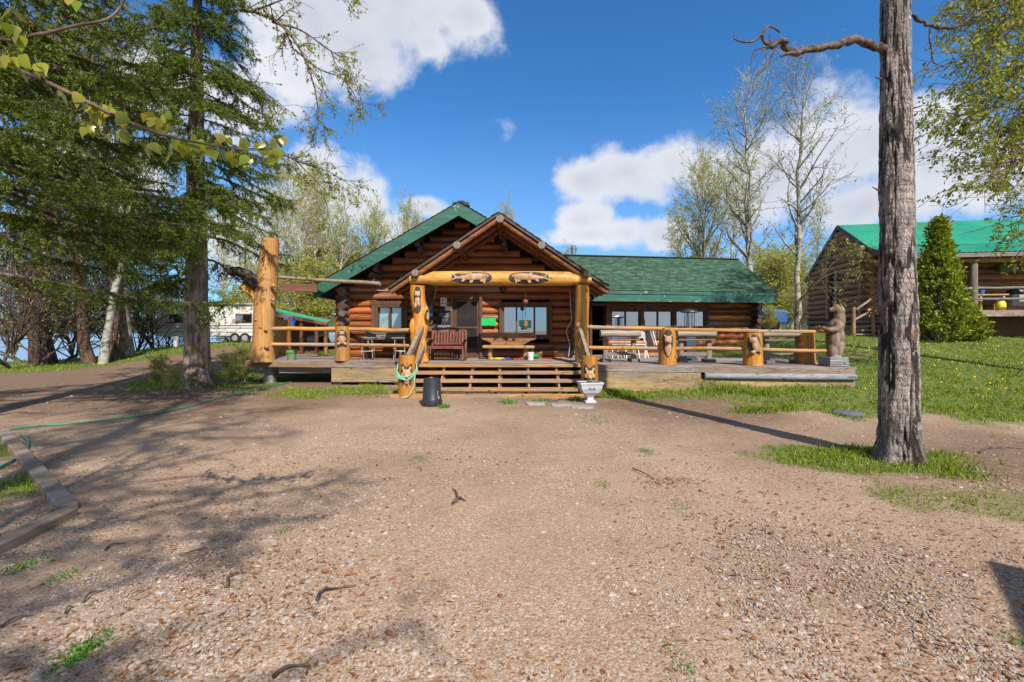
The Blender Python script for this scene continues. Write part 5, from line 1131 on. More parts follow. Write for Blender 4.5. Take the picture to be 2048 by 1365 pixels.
def worn_words(parent, rows, m='letter_white', y=-.009, name='worn_lettering'):
    """rows of lettering too worn to read: short strokes at letter pitch; (z, x0, x1, height, seed)"""
    mb = MB()
    for (z, x0, x1, hh, sd) in rows:
        rnd = random.Random(sd); x = x0
        while x < x1:
            wl = rnd.uniform(.045, .12)
            while wl > 0 and x < x1:
                k = rnd.random(); lw = hh * .62
                mb.box((x + lw * .15, y, z), (lw * .22, .002, hh))
                if k > .3: mb.box((x + lw * .45, y, z + (hh * .4 if k > .65 else -hh * .4)), (lw * .5, .002, hh * .2))
                if k > .55: mb.box((x + lw * .75, y, z), (lw * .2, .002, hh * .9))
                x += lw * 1.15; wl -= lw * 1.15
            x += hh * .6
    mb.build(name, MT[m], parent)
worn_words(t, [(h * .305, -w * .32, w * .30, .022, 1), (h * .235, -w * .22, w * .28, .022, 2), (h * .165, -w * .18, -w * .02, .022, 3), (h * .165, w * .08, w * .24, .018, 4), (h * .095, -w * .18, -w * .02, .022, 5), (h * .095, w * .08, w * .22, .018, 6), (h * .03, -w * .18, -w * .02, .022, 7), (h * .03, w * .08, w * .22, .018, 8),
               (-h * .19, -w * .42, w * .42, .022, 9), (-h * .235, -w * .38, w * .36, .022, 10), (-h * .285, -w * .1, w * .06, .022, 11), (-h * .40, -w * .36, w * .30, .022, 12), (-h * .46, -w * .30, w * .26, .022, 13)])
t, w, h = wallbox('paper_notice', 881, 893.5, 596, 613, 'paper', 'white paper notice with green and purple print, topmost beside the door', 'notice', 14.80, .004)
mb = MB(); mb.box((-w * .2, -.004, h * .26), (w * .16, .003, h * .14)); mb.box((w * .12, -.004, h * .28), (w * .4, .003, h * .10)); mb.build('green_print', MT['pot_green'], t); mb = MB(); mb.box((-w * .18, -.004, -h * .18), (w * .36, .003, h * .2)); mb.box((w * .28, -.004, -h * .18), (w * .2, .003, h * .22)); mb.build('purple_print', MT['ink_purple'], t); worn_words(t, [(h * .08, -w * .4, w * .35, .012, 3)], 'ink', -.004)
t, w, h = wallbox('paper_notice', 890, 904, 613.5, 621.5, 'paper', 'small white paper slip between the notice and the black board', 'notice', 14.79, .004); worn_words(t, [(h * .25, -w * .42, w * .35, .012, 5), (0, -w * .42, w * .35, .012, 6), (-h * .25, -w * .42, w * .2, .012, 7)], 'ink', -.004)
a, b = at(963, 636, 14.80), at(991.5, 652, 14.80); rnd = random.Random(2); pts = [(a.x + (b.x - a.x) * k / 9, b.z + rnd.uniform(0, .012)) for k in range(10)] + [(b.x - (b.x - a.x) * k / 9, a.z - rnd.uniform(0, .02)) for k in range(10)]
tag(MB().prism(pts, (0, 14.80, 0), (1, 0, 0), (0, 0, 1), (0, 1, 0), .004).build('green_card', MT['green_card']), 'bright green blank card with ragged edges between door and window', 'poster')
a, b = at(1038, 641, 15.06), at(1062, 657, 15.06); tag(MB().box(((a.x + b.x) / 2, 14.94, (a.z + b.z) / 2), (b.x - a.x, .004, a.z - b.z)).build('teal_card', MT['teal_card']), 'teal card hanging in the middle window pane', 'poster')
p = at(861, 618.5, 14.45); t = thing('blue_float', 'long blue net float hung on the log ends by the left porch post', 'net float', (p.x, 14.45, p.z)); mb = MB(); mb.lathe([(.02, -.24), (.065, -.20), (.075, -.05), (.075, .1), (.06, .2), (.02, .24)], n=16); mb.build('body', MT['blue_float'], t, smooth=60); mb = MB(); mb.tube([(0, .0, .23), (0, .1, .34), (0, .2, .36)], .008, 6); mb.build('loop', MT['rope'], t)
p = at(1006, 578, 14.82); t = thing('wall_lamp', 'round dark lamp on the log wall under the beam', 'lamp', (p.x, 14.8, p.z)); mb = MB(); mb.ell((0, -.03, 0), (.115, .09, .115)); mb.build('shade', MT['figure_dark'], t, smooth=80); mb = MB(); mb.box((0, .05, 0), (.1, .06, .1)); mb.build('bracket', MT['dark_metal'], t)
P = catmull([at(1140, 580, 14.62), at(1141, 610, 14.6), at(1143, 640, 14.6), at(1136, 655, 14.6), at(1133, 665, 14.6), at(1139, 690, 14.6), at(1137, 714, 14.6)], 6); tag(MB().tube(P, .011, 6).build('white_cable', MT['cable_white'], smooth=60), 'white cable hanging down the log ends by the right porch post', 'cable')
P = catmull([at(868, 560, 14.6), at(873, 568, 14.6), at(870, 590, 14.6), at(868, 600, 14.6)], 6); tag(MB().tube(P, .010, 6).build('loose_cable', MT['cable_white'], smooth=60), 'short loose cable by the blue float', 'cable')
P = [at(x, y, 14.78) for x, y in ((700, 579), (760, 581), (815, 583))]; tag(MB().tube(P, .008, 6).build('wall_cable', MT['cable_white']), 'thin pale cable running along the logs above the curtained window', 'cable')
# blank sign board under the pole
a, b = at(566, 567, 13.75), at(632, 585, 13.5); t = thing('hanging_sign', 'blank reddish brown plank sign hanging from the pole', 'sign', ((a.x + b.x) / 2, 13.62, (a.z + b.z) / 2), R(-3)); w = b.x - a.x
mb = MB(); mb.box((0, 0, 0), (w, .05, .235), Matrix.Rotation(R(2.5), 3, 'Y')); mb.build('board', MT['plank_red'], t, bevel=.006)
for s in (-.4, .4): mb = MB(); mb.tube([(s * w, 0, .1), (s * w, .05, .30)], .006, 5); mb.build('chain', MT['dark_metal'], t)
# green pot on the left deck
p = at(583, 719, 13.95); t = thing('green_pot', 'pale green plastic flower pot on the left end of the deck', 'plant pot', (p.x, 13.95, DZ)); mb = MB(); mb.lathe([(.105, 0), (.145, .22), (.165, .22), (.168, .29), (.15, .29), (.14, .24)], n=24); mb.build('pot', MT['pot_green'], t, smooth=40); mb = MB(); mb.lathe([(.14, .235), (.14, .25)], n=20); mb.build('soil', MT['soil'], t)

# ================================================================== IN FRONT OF THE STEPS
q = on_ground(864, 811); t = thing('trash_can', 'black plastic bin standing upside down in front of the steps', 'bin', (q.x, q.y, q.z)); k_ = q.y / F
mb = MB(); mb.lathe([(20.5 * k_, 0), (20.8 * k_, 3 * k_), (20.5 * k_, 9 * k_), (19.4 * k_, 10 * k_), (19.0 * k_, 14 * k_), (18.4 * k_, 15 * k_), (16.8 * k_, 50 * k_), (16.2 * k_, 53.5 * k_), (14.5 * k_, 54.5 * k_), (13.5 * k_, 52.5 * k_)], n=36); mb.build('tub', MT['black_plastic'], t, smooth=35)
mb = MB(); mb.lathe([(9 * k_, 52.6 * k_), (9 * k_, 53.8 * k_), (7 * k_, 54 * k_)], n=24); mb.build('base_ring', MT['black_plastic'], t, smooth=35)
a = R(-38); V = []
for z in (14, 30): 
    for da in (-.10, .10): rr = (19.2 - z * .05) * k_; V.append((rr * math.cos(a + da * (1.2 if z == 14 else .6)), rr * math.sin(a + da), z * k_))
mb = MB(); mb.add(V, [(0, 1, 3, 2)]); mb.build('sticker', MT['paper'], t)
q = on_ground(1180, 806); t = thing('stone_urn', 'grey square footed urn planter at the right newel post', 'planter', (q.x, q.y, q.z), R(6)); k_ = q.y / F
mb = MB(); mb.lathe([(15 * k_, 0), (15.5 * k_, 4 * k_), (9.5 * k_, 6 * k_), (8.5 * k_, 11 * k_), (13 * k_, 15 * k_), (23 * k_, 21 * k_), (29 * k_, 29 * k_), (31 * k_, 37 * k_), (33.5 * k_, 38 * k_), (33.5 * k_, 42 * k_), (30 * k_, 42 * k_), (28 * k_, 37 * k_)], n=4, sy=.72); o = mb.build('bowl', MT['urn_grey'], t, bevel=.01)
for v in o.data.vertices: x_, y_ = v.co.x, v.co.y; c45, s45 = math.cos(R(45)), math.sin(R(45)); v.co.x, v.co.y = (x_ * c45 - y_ / .72 * s45), (x_ * s45 + y_ / .72 * c45) * .72
mb = MB()
for s in (-1, 1): mb.tube(catmull([(s * 6.5 * k_, -16.2 * k_ * .98, 28.5 * k_), (s * 4.5 * k_, -16.4 * k_, 31 * k_), (s * 2 * k_, -16.4 * k_, 30 * k_), (s * 2.4 * k_, -16.2 * k_, 28 * k_)], 5), .006, 6)
mb.build('scroll', MT['dark_metal'], t); mb = MB(); mb.box((0, 0, 39.5 * k_), (40 * k_, 28 * k_, 2 * k_)); mb.build('soil', MT['soil'], t)
mb = MB(); q2 = (2 * k_, -4 * k_, 44 * k_); mb.tube([q2, (-7 * k_, -3 * k_, 44 * k_)], [.03, .035], 10); mb.build('dark_jar', MT['black_plastic'], t); mb = MB(); mb.tube([(3.5 * k_, -5 * k_, 44 * k_), (2 * k_, -4 * k_, 44 * k_)], .028, 10); mb.build('jar_lid', MT['pale_plank'], t)
for px, py, w, d, lb in ((1071, 809, .42, .34, 'grey stone paver left of the others before the steps'), (1123, 812, .45, .30, 'grey stone paver in the middle before the steps'), (1164, 816, .48, .33, 'grey stone paver in front of the urn')):
    q = on_ground(px, py); rnd = random.Random(px); ol = [(w / 2 * math.copysign(abs(math.cos(a)) ** .5, math.cos(a)) * rnd.uniform(.92, 1.05), d / 2 * math.copysign(abs(math.sin(a)) ** .5, math.sin(a)) * rnd.uniform(.92, 1.05)) for a in np.linspace(0, 6.283, 18, endpoint=False)]
    o = MB().prism(ol, (q.x, q.y, q.z - .04), (1, 0, 0), (0, 1, 0), (0, 0, 1), .07).build('stone_paver', MT['stone_slab'], bevel=.012); tag(o, lb, 'paver', 'stone pavers before the steps')
# garden hose: long run on the ground, and the coil hung on the newel
def hose(name, pix, m, label, r=.013, lift=.012): 
    P = [on_ground(*p) + Vector((0, 0, lift)) for p in pix]; P = catmull(P, 10); P = [(p[0], p[1], gzf(p[0], p[1]) + lift + .008) for p in P]; return tag(MB().tube(P, r, 8).build(name, MT[m], smooth=80), label, 'hose')
hose('garden_hose', [(-40, 872), (60, 856), (130, 851), (220, 842), (310, 829), (380, 815), (430, 800), (480, 789), (530, 777), (590, 764), (640, 757)], 'hose_green', 'long green garden hose running across the drive towards the deck')
hose('garden_hose', [(-60, 965), (0, 938), (35, 918), (54, 900), (55, 884), (42, 874)], 'hose_green', 'green hose end curling over the timber edging at the left', r=.016)
nx, ny = nlx, 11.15; P = []; rnd = random.Random(9); zt = at(0, 711, ny).z
for k in range(74):
    a = k / 74 * 4 * 6.283 + 1.0; rr = .245 + .02 * math.sin(k * .7); ff = -math.sin(a); P.append((nx + rr * math.cos(a) * 1.02, ny + rr * math.sin(a) - .02, zt - .10 - .30 * (1 + ff) / 2 * 1.25 + rnd.uniform(-.02, .02) + .02 * math.sin(k * .33) - .03 * (k // 18)))
P += [(nx + .22, ny - .16, zt - .5), (nx + .20, ny - .20, zt - .75), (nx + .10, ny - .26, .06), (nx - .05, ny - .35, .03)]
tag(MB().tube(catmull(P, 3), .0125, 7).build('coiled_hose', MT['hose_pale'], smooth=80), 'pale green hose coiled round the wolf newel post', 'hose')
# timber edging of the bed
def timber(name, a, b, label, w=.14, h=.09): a = on_ground(*a); b = on_ground(*b); up = Vector((0, 0, h / 2 - .02)); return tag(MB().bar(a + up, b + up, w, h).build(name, MT['timber'], bevel=.012), label, 'timber', 'bed edging timbers')
timber('edging_timber', (6, 868), (136, 1024), 'weathered edging timber running back along the left bed'); timber('edging_timber', (139, 1032), (-60, 1128), 'weathered edging timber nearest the camera at the left bed')
q = on_ground(1696, 829); k_ = q.y / F; o = MB().lathe([(27 * k_, 0), (27 * k_, .03), (22 * k_, .05), (3 * k_, .055)], (q.x, q.y, q.z), 28).build('well_cover', MT['lid_grey'], smooth=40); tag(o, 'dark grey round plastic lid lying on the lawn', 'lid')

# ================================================================== BEYOND THE DECK, LEFT
# camper trailer
D = 30.5; a = at(325, 612, D); b = at(512, 686, D); gzr = gzf(-19, D); t = thing('camper_trailer', 'white travel trailer with twin wheels parked beyond the big spruce', 'camper', ((a.x + b.x) / 2, D, gzr)); W_ = b.x - a.x + 1.0; H_ = 2.55
pf_ = [(-W_ / 2, .55), (-W_ / 2 + .3, .42), (W_ / 2, .45), (W_ / 2, H_ - .12), (W_ / 2 - .1, H_), (-W_ / 2 + .5, H_), (-W_ / 2 + .1, H_ - .4)]
mb = MB(); mb.prism(pf_, (0, 0, 0), (1, 0, 0), (0, 0, 1), (0, 1, 0), 2.3); mb.build('body', MT['camper_white'], t, bevel=.05)
for z, h, m in ((.98, .10, 'camper_grey'), (1.14, .05, 'camper_brown'), (.72, .05, 'camper_grey')): mb = MB(); mb.box((0, -.01, z), (W_ - .2, .02, h)); mb.build('stripe', MT[m], t)
for x_, w in ((W_ * .32, 1.1), (-W_ * .30, .9)): mb = MB(); mb.box((x_, -.015, 1.62), (w, .03, .62)); wn = mb.build('window', MT['camper_brown'], t); mb = MB(); mb.box((x_, -.035, 1.62), (w - .12, .01, .5)); mb.build('pane', MT['mirror_glass'], wn)
mb = MB(); mb.box((W_ * .47, -.015, 1.35), (.05, .03, 1.8)); mb.build('door_edge', MT['camper_brown'], t); mb = MB(); mb.box((0, 1.1, H_ + .03), (W_ - .6, 2.5, .08)); mb.build('roof_edge', MT['camper_grey'], t); mb = MB(); mb.box((-W_ * .36, -.02, 1.32), (.55, .03, .10)); mb.build('red_marker', MT['rope_red'], t)
for px in (470, 490): x_ = at(px, 0, D).x - t.location.x; mb = MB(); mb.lathe([(.17, -.1), (.31, -.1), (.33, -.05), (.33, .1), (.17, .1)], n=22); o = mb.build('wheel', MT['tyre'], t); o.rotation_euler = (R(90), 0, 0); o.location = (x_, .06, .33); mb = MB(); mb.lathe([(.03, .11), (.19, .105), (.20, .06)], n=18); mb.build('rim', MT['rim'], o)
# lean-to shelter
t = thing('lean_to_shed', 'open shelter with a green sheet roof behind the left end of the deck', 'shed', (0, 0, 0)); A, B, C_, D__ = at(546, 616, 25.5), at(660, 641, 25.0), at(655, 645, 21.5), at(558, 628, 21.5)
mb = MB(); mb.quad(D__, C_, B, A, .05); mb.build('roof', MT['green_sheet'], t); mb = MB(); mb.bar(D__ - Vector((0, .03, .08)), C_ - Vector((0, .03, .08)), .05, .14); mb.bar(D__ - Vector((0, 0, .06)), A - Vector((0, 0, .06)), .05, .12); mb.build('edge_beam', MT['plank_red'], t)
for (px, D, y0) in ((555, 21.6, 633), (577, 21.6, 637), (603, 21.6, 640), (633, 21.6, 644), (652, 21.6, 646), (560, 25, 625), (640, 25, 642)):
    p = at(px, y0, D); mb = MB(); mb.log((p.x, D, gzf(p.x, D) - .1), p, .09, .08, 9, .01, .6); mb.build('post', MT['log_dark' if px % 2 else 'rafter'], t, smooth=50)
mb = MB(); a, b = at(550, 634, 25.2), at(655, 700, 25.2); mb.box(((a.x + b.x) / 2, 25.3, (a.z + b.z) / 2), (b.x - a.x, .06, a.z - b.z)); mb.build('back_boarding', MT['shed_wall'], t)
for k in range(6): mb = MB(); p = at(545 + k * 5, 640 + (k % 3) * 6, 23.5); mb.box(p, (.3, .3, .2), Matrix.Rotation(k, 3, 'Z')); mb.build('stored_box', MT['pale_plank' if k % 2 else 'rope_red'], t)
a, b, c_, d_ = at(566, 633, 21.45), at(592, 638, 21.45), at(588, 656, 21.45), at(572, 655, 21.45); n = 14; V = []
for i in range(n + 1):
    for j in range(6): u, v = i / n, j / 5; p = a.lerp(b, u).lerp(d_.lerp(c_, u), v); V.append((p.x, p.y + .05 * math.sin(u * 16) * (.3 + v), p.z))
tag(MB().add(V, [(i * 6 + j, (i + 1) * 6 + j, (i + 1) * 6 + j + 1, i * 6 + j + 1) for i in range(n) for j in range(5)]).build('blue_tarp', MT['tarp_blue'], smooth=180), 'blue tarpaulin hanging from the shelter roof edge', 'tarp')
# car under the shelter
def vehicle(name, label, cat, loc, rz, body, cabin, wheels, width, wr, m, extra=None):
    t = thing(name, label, cat, loc, rz); mb = MB(); mb.prism(body, (0, -width / 2, 0), (1, 0, 0), (0, 0, 1), (0, 1, 0), width); mb.build('body', MT[m], t, bevel=.11)
    mb = MB(); mb.prism(cabin, (0, -width / 2 + .12, 0), (1, 0, 0), (0, 0, 1), (0, 1, 0), width - .24); mb.build('cabin_glass', MT['mirror_glass'], t, bevel=.05)
    zt = max(z for x, z in cabin); xs = [x for x, z in cabin if z > zt - .06]; mb = MB(); mb.box(((min(xs) + max(xs)) / 2, 0, zt + .015), (max(xs) - min(xs), width - .26, .05)); mb.build('roof', MT[m], t, bevel=.02)
    for x in wheels:
        for s in (-1, 1):
            mb = MB(); mb.lathe([(wr * .6, -.1), (wr * .94, -.1), (wr, -.05), (wr, .08), (wr * .94, .11), (wr * .6, .11)], n=26); o = mb.build('wheel', MT['tyre'], t, smooth=40); o.location = (x, s * (width / 2 - .09), wr); o.rotation_euler = (R(90 * -s) if s > 0 else R(90), 0, 0)
            mb = MB(); mb.lathe([(.03, .10), (wr * .55, .09), (wr * .62, .05)], n=20); mb.build('rim', MT['rim'], o)
            mb = MB(); mb.lathe([(wr * 1.13, -.06), (wr * 1.13, .104)], n=26); q = mb.build('wheel_arch', MT['void'], t); q.location = (x, s * (width / 2 - .10), wr); q.rotation_euler = (R(90 * -s) if s > 0 else R(90), 0, 0)
    for s in (-1, 1): mb = MB(); mb.box((body[1][0] + .02, s * (width / 2 - .28), body[1][1] - .10), (.06, .3, .13)); mb.build('headlight', MT['headlamp'], t, bevel=.02)
    return t
wx = at(648, 0, 23.6).x
vehicle('parked_car', 'pale blue car parked nose left behind the deck rail', 'car', (wx + 1.35, 24.4, gzf(wx + 1, 24.4)), R(0), [(-2.2, .25), (-2.25, .62), (-1.3, .82), (1.6, .86), (2.2, .8), (2.2, .25)], [(-1.15, .80), (-.30, 1.32), (.9, 1.34), (1.6, .85)], (-1.35, 1.35), 1.7, .31, 'car_blue')
p = at(352, 706, 28.5); g = gzf(p.x, 28.5); t = thing('white_post', 'short white utility post in the grass before the trailer', 'post', (p.x, 28.5, g)); mb = MB(); mb.lathe([(.13, -.1), (.13, .52), (.10, .55)], n=14); mb.build('pipe', MT['white_post'], t, smooth=40); mb = MB(); mb.lathe([(.15, .55), (.15, .60), (.05, .64)], n=14); mb.build('cap', MT['white_post'], t, smooth=40)
# pickup behind the wing, right
p = at(1540, 652, 26); g = gzf(14.2, 26)
vehicle('pickup_truck', 'blue pickup truck showing its front wheel behind the wing corner', 'pickup truck', (at(1541, 0, 25.2).x - 1.75, 26.2, g), R(0), [(2.75, .5), (2.72, 1.25), (1.2, 1.36), (-2.7, 1.32), (-2.7, .5)], [(1.15, 1.32), (.6, 1.86), (-.7, 1.88), (-.85, 1.32)], (1.75, -1.7), 1.95, .43, 'truck_blue')
# ------------------------------------------------------------------ plants
def unit(v): return v / (np.linalg.norm(v, axis=-1, keepdims=True) + 1e-9)
def spawn(rng, P, Rd, per, t0, t1, ang, length, lenvar, K, up, wob, rratio, prof=None, rmin=.002):
    """children branches of polylines P (N,K,3): returns (M,K,3),(M,K) and anchor parameter"""
    N_, Kp = P.shape[:2]; n = rng.poisson(per, N_) if not isinstance(per, np.ndarray) else per
    idx = np.repeat(np.arange(N_), n); M_ = len(idx)
    t = rng.uniform(t0, t1, M_); q = t * (Kp - 1); i0 = np.minimum(q.astype(int), Kp - 2); fr = (q - i0)[:, None]
    o = P[idx, i0] * (1 - fr) + P[idx, i0 + 1] * fr; tg = unit(P[idx, i0 + 1] - P[idx, i0])
    r = Rd[idx, i0] * (1 - fr[:, 0]) + Rd[idx, i0 + 1] * fr[:, 0]
    rnd = unit(rng.normal(size=(M_, 3))); side = unit(np.cross(tg, rnd)); a = np.radians(rng.normal(ang, ang * .18, M_))[:, None]
    d = tg * np.cos(a) + side * np.sin(a)
    L_ = length * np.exp(rng.normal(0, lenvar, M_)) * (prof(t) if prof else 1)
    out = np.empty((M_, K, 3)); out[:, 0] = o; st = (L_ / (K - 1))[:, None]
    for k in range(1, K):
        d = unit(d + np.array([0, 0, up]) + rng.normal(0, wob, (M_, 3))); out[:, k] = out[:, k - 1] + d * st
    rr = np.maximum(np.minimum(r * rratio, L_ * .03 + .004)[:, None] * np.linspace(1, .25, K)[None], rmin)
    return out, rr
def leaf_quads(rng, P, size, dirs=None, aspect=.55, droop=0):
    n = len(P); d = unit(rng.normal(size=(n, 3)) + (0 if dirs is None else dirs) + np.array([0, 0, -droop])); s = unit(np.cross(d, rng.normal(size=(n, 3))))
    sz = (size * np.exp(rng.normal(0, .3, n)))[:, None]; a = P; b = P + d * sz
    m = P + d * sz * .45; V = np.stack([a, m + s * sz * aspect * .5, b, m - s * sz * aspect * .5], 1)
    return V.reshape(-1, 3), np.arange(n * 4).reshape(-1, 4)
def pts_on(rng, P, per):
    N_, K = P.shape[:2]; idx = np.repeat(np.arange(N_), per); t = rng.random(len(idx)) * (K - 1); i = np.minimum(t.astype(int), K - 2); f = (t - i)[:, None]
    return P[idx, i] * (1 - f) + P[idx, i + 1] * f, unit(P[idx, i + 1] - P[idx, i])
def trunk_line(rng, h, r0, lean=.02, K=14, r1=.02):
    z = np.linspace(0, h, K); off = np.cumsum(rng.normal(0, lean, (K, 2)), 0); off[0] = 0
    r = r1 + (r0 - r1) * (1 - z / h) ** .9; r[0] *= 1.35
    return np.concatenate([off, z[:, None]], 1)[None], r[None]

def broadleaf(seed, h, r0, nl, llen, ang, leafn, leafs, barkm, leafm, t0=.25, up=.06, droop=0, sub=(7, 6), lean=.04, prof=None, twig_r=.006, name='aspen', wob=.12):
    """deciduous tree at the origin: trunk + limbs + twigs in one wood mesh, leaves as the crown mesh"""
    rng = np.random.default_rng(seed); P0, R0 = trunk_line(rng, h, r0, lean)
    pf = prof or (lambda t: .35 + .9 * np.sqrt(np.clip(1 - t, 0, 1)))
    P1, R1 = spawn(rng, P0, R0, np.array([nl]), t0, .97, ang, llen, .22, 7, up, wob, .55, pf, .008)
    P2, R2 = spawn(rng, P1, R1, sub[0], .2, 1, 42, llen * .42, .3, 5, up * .6, wob * 1.2, .6, None, twig_r)
    P3, R3 = spawn(rng, P2, R2, sub[1], .15, 1, 42, llen * .19, .3, 4, up * .3 - droop, wob * 1.4, .6, None, twig_r * .7)
    mb = MB()
    for P, Rr, S in ((P0, R0, 10), (P1, R1, 6), (P2, R2, 4), (P3, R3, 3)): mb.add(*tubes(P, Rr, S))
    pl, dl = pts_on(rng, np.concatenate([P3[:, 1:]]), leafn); lv = MB(); lv.add(*leaf_quads(rng, pl + rng.normal(0, leafs * .5, pl.shape), leafs, dl * .6, droop=.3))
    return mb, lv
def plant_proto(name, label, cat, seed, group=None, **kw):
    t = thing(name, label, cat, group=group); barkm = kw['barkm']; leafm = kw['leafm']
    mb, lv = broadleaf(seed, **kw); mb.build('trunk', MT[barkm], t, smooth=60); lv.build('crown', MT[leafm], t); return t
def put(proto, x, y, s, rz, label, group=None, sz=None, used=set(), dz=0):
    if proto.name in used: o = copy_tree(proto)
    else: o = proto; used.add(proto.name)
    o.location = (x, y, gzf(x, y) - .05 + dz); o.scale = (s, s, sz or s); o.rotation_euler = (0, 0, rz); o['label'] = label
    if group: o['group'] = group
    return o

def needle_twigs(rng, P, per_m, ln, wd_):
    """short flat needle sprays set all round each twig polyline, pointing forward"""
    seg = np.linalg.norm(P[:, 1:] - P[:, :-1], axis=2).sum(1); per = np.maximum(2, (seg * per_m)).astype(int)
    p, d = pts_on(rng, P, per); n = len(p); sd = unit(np.cross(d, rng.normal(size=(n, 3)))); f = unit(d * rng.uniform(.3, .9, (n, 1)) + sd)
    w = unit(np.cross(f, rng.normal(size=(n, 3)))); L_ = (ln * rng.uniform(.6, 1.35, n))[:, None]; W_ = wd_
    V = np.stack([p - w * W_, p + w * W_, p + f * L_ + w * W_ * .35, p + f * L_ - w * W_ * .35], 1); return V.reshape(-1, 3), np.arange(n * 4).reshape(-1, 4)
def spruce(seed, h, r0, z0, reach, nl, name='spruce_tree', label='', az_bias=None, azs=.75, per_m=115, top_reach=.15, hang=.85, loc=(0, 0), dens=9, group=None, tw=.5, lean=.012, keepf=None):
    rng = np.random.default_rng(seed); t = thing(name, label, 'tree', (loc[0], loc[1], gzf(*loc) - .05), group=group)
    P0, R0 = trunk_line(rng, h, r0, lean, 18, .03); mb = MB(); 
    # main limbs: leave the trunk slightly up, sag, lift at the tip
    n = nl; z = np.sort(rng.uniform(z0, h * .97, n)); az = rng.random(n) * 6.283
    if az_bias is not None: az = np.where(rng.random(n) < .6, az_bias + rng.normal(0, azs, n), az)
    u = (z - z0) / (h - z0); L_ = reach * (1 - u) ** .75 * rng.uniform(.65, 1.15, n) + top_reach
    K = 9; s = np.linspace(0, 1, K); tz = np.interp(z, P0[0, :, 2], np.arange(P0.shape[1])); i = np.minimum(tz.astype(int), P0.shape[1] - 2)
    org = P0[0, i] + (P0[0, i + 1] - P0[0, i]) * (tz - i)[:, None]
    rad = L_[:, None] * s[None]; sag = L_[:, None] * (.10 * s[None] - .62 * hang * s[None] ** 1.6 + .20 * s[None] ** 4) * rng.uniform(.6, 1.25, n)[:, None]
    bend = np.cumsum(rng.normal(0, .035, (n, K)), 1) * L_[:, None]
    P1 = org[:, None, :] + np.stack([np.cos(az)[:, None] * rad - np.sin(az)[:, None] * bend, np.sin(az)[:, None] * rad + np.cos(az)[:, None] * bend, sag], -1)
    R1 = np.maximum((.008 + L_ * .011)[:, None] * np.linspace(1, .2, K)[None], .004)
    if keepf is not None: k = keepf(P1 + np.array([loc[0], loc[1], 0])); P1, R1, L_ = P1[k], R1[k], L_[k]
    N_ = len(P1)
    # side branchlets in the limb's plane, hanging
    cnt = np.maximum(4, (L_ * dens)).astype(int); idx = np.repeat(np.arange(N_), cnt); M_ = len(idx); tt = rng.uniform(.16, 1, M_); q = tt * (K - 1); i0 = np.minimum(q.astype(int), K - 2); fr = (q - i0)[:, None]
    o = P1[idx, i0] * (1 - fr) + P1[idx, i0 + 1] * fr; tg = unit(P1[idx, i0 + 1] - P1[idx, i0]); hz = unit(np.cross(tg, np.array([0, 0, 1.]))); sgn = np.where(rng.random(M_) < .5, 1, -1)[:, None]
    d = unit(tg * .75 + hz * sgn * rng.uniform(.5, 1.1, (M_, 1)) + rng.normal(0, .15, (M_, 3)) - np.array([0, 0, .15]))
    l2 = (tw * rng.uniform(.5, 1.2, M_) * (1.15 - .75 * tt) * np.minimum(1, L_[idx] * .5 + .15))[:, None]; K2 = 5; P2 = np.empty((M_, K2, 3)); P2[:, 0] = o
    for k in range(1, K2): d = unit(d + np.array([0, 0, -.16 * hang]) + rng.normal(0, .07, (M_, 3))); P2[:, k] = P2[:, k - 1] + d * l2 / (K2 - 1)
    R2 = np.full((M_, K2), .0035) * np.linspace(1, .5, K2)
    P3, R3 = spawn(rng, P2, R2, 3.2, .25, 1, 48, tw * .36, .3, 3, -.10, .1, .8, None, .002)
    mb.add(*tubes(P0, R0, 14)); mb.add(*tubes(P1, R1, 5), 1); mb.add(*tubes(P2, R2, 3), 1)
    # bare dead twigs low on the stem
    zz = rng.uniform(.8, z0 + 2.5, 40); a2 = rng.random(40) * 6.283; l4 = rng.uniform(.2, .9, 40); s4 = np.linspace(0, 1, 4)
    P4 = np.stack([np.cos(a2)[:, None] * l4[:, None] * s4, np.sin(a2)[:, None] * l4[:, None] * s4, zz[:, None] - .25 * l4[:, None] * s4 ** 2], -1) + rng.normal(0, .015, (40, 4, 3)); mb.add(*tubes(P4, np.full((40, 4), .004), 3))
    lv = MB(); lv.add(*needle_twigs(rng, P1[:, 2:], per_m * 1.6, .06, .009)); lv.add(*needle_twigs(rng, P2, per_m, .050, .0085)); lv.add(*needle_twigs(rng, P3, per_m * .9, .045, .008))
    mb.build('trunk', [MT['bark_spruce'], MT['bark_twig']], t, smooth=60); lv.build('crown', MT['needle'], t); return t

# --- spruces on the left, in the frame and just outside it
spruce(3, 14.5, .34, 2.5, 2.9, 160, label='tall spruce with a wide furrowed trunk beside the left end of the deck', loc=(-8.9, 13.0), hang=1.0, dens=11, az_bias=-.9, azs=1.2, tw=.6, keepf=lambda P: ~((P[:, -1, 2] < 1.75) | ((P[:, -1, 0] > -7.5) & (P[:, -1, 2] < 3.6))))
spruce(5, 14, .30, 2.5, 5.0, 112, label='dark spruce whose long drooping limbs sweep in from the left edge', loc=(-9.6, 7.4), az_bias=.35, hang=.66, tw=.75, dens=9, keepf=lambda P: P[:, -1, 2] > 2.15)
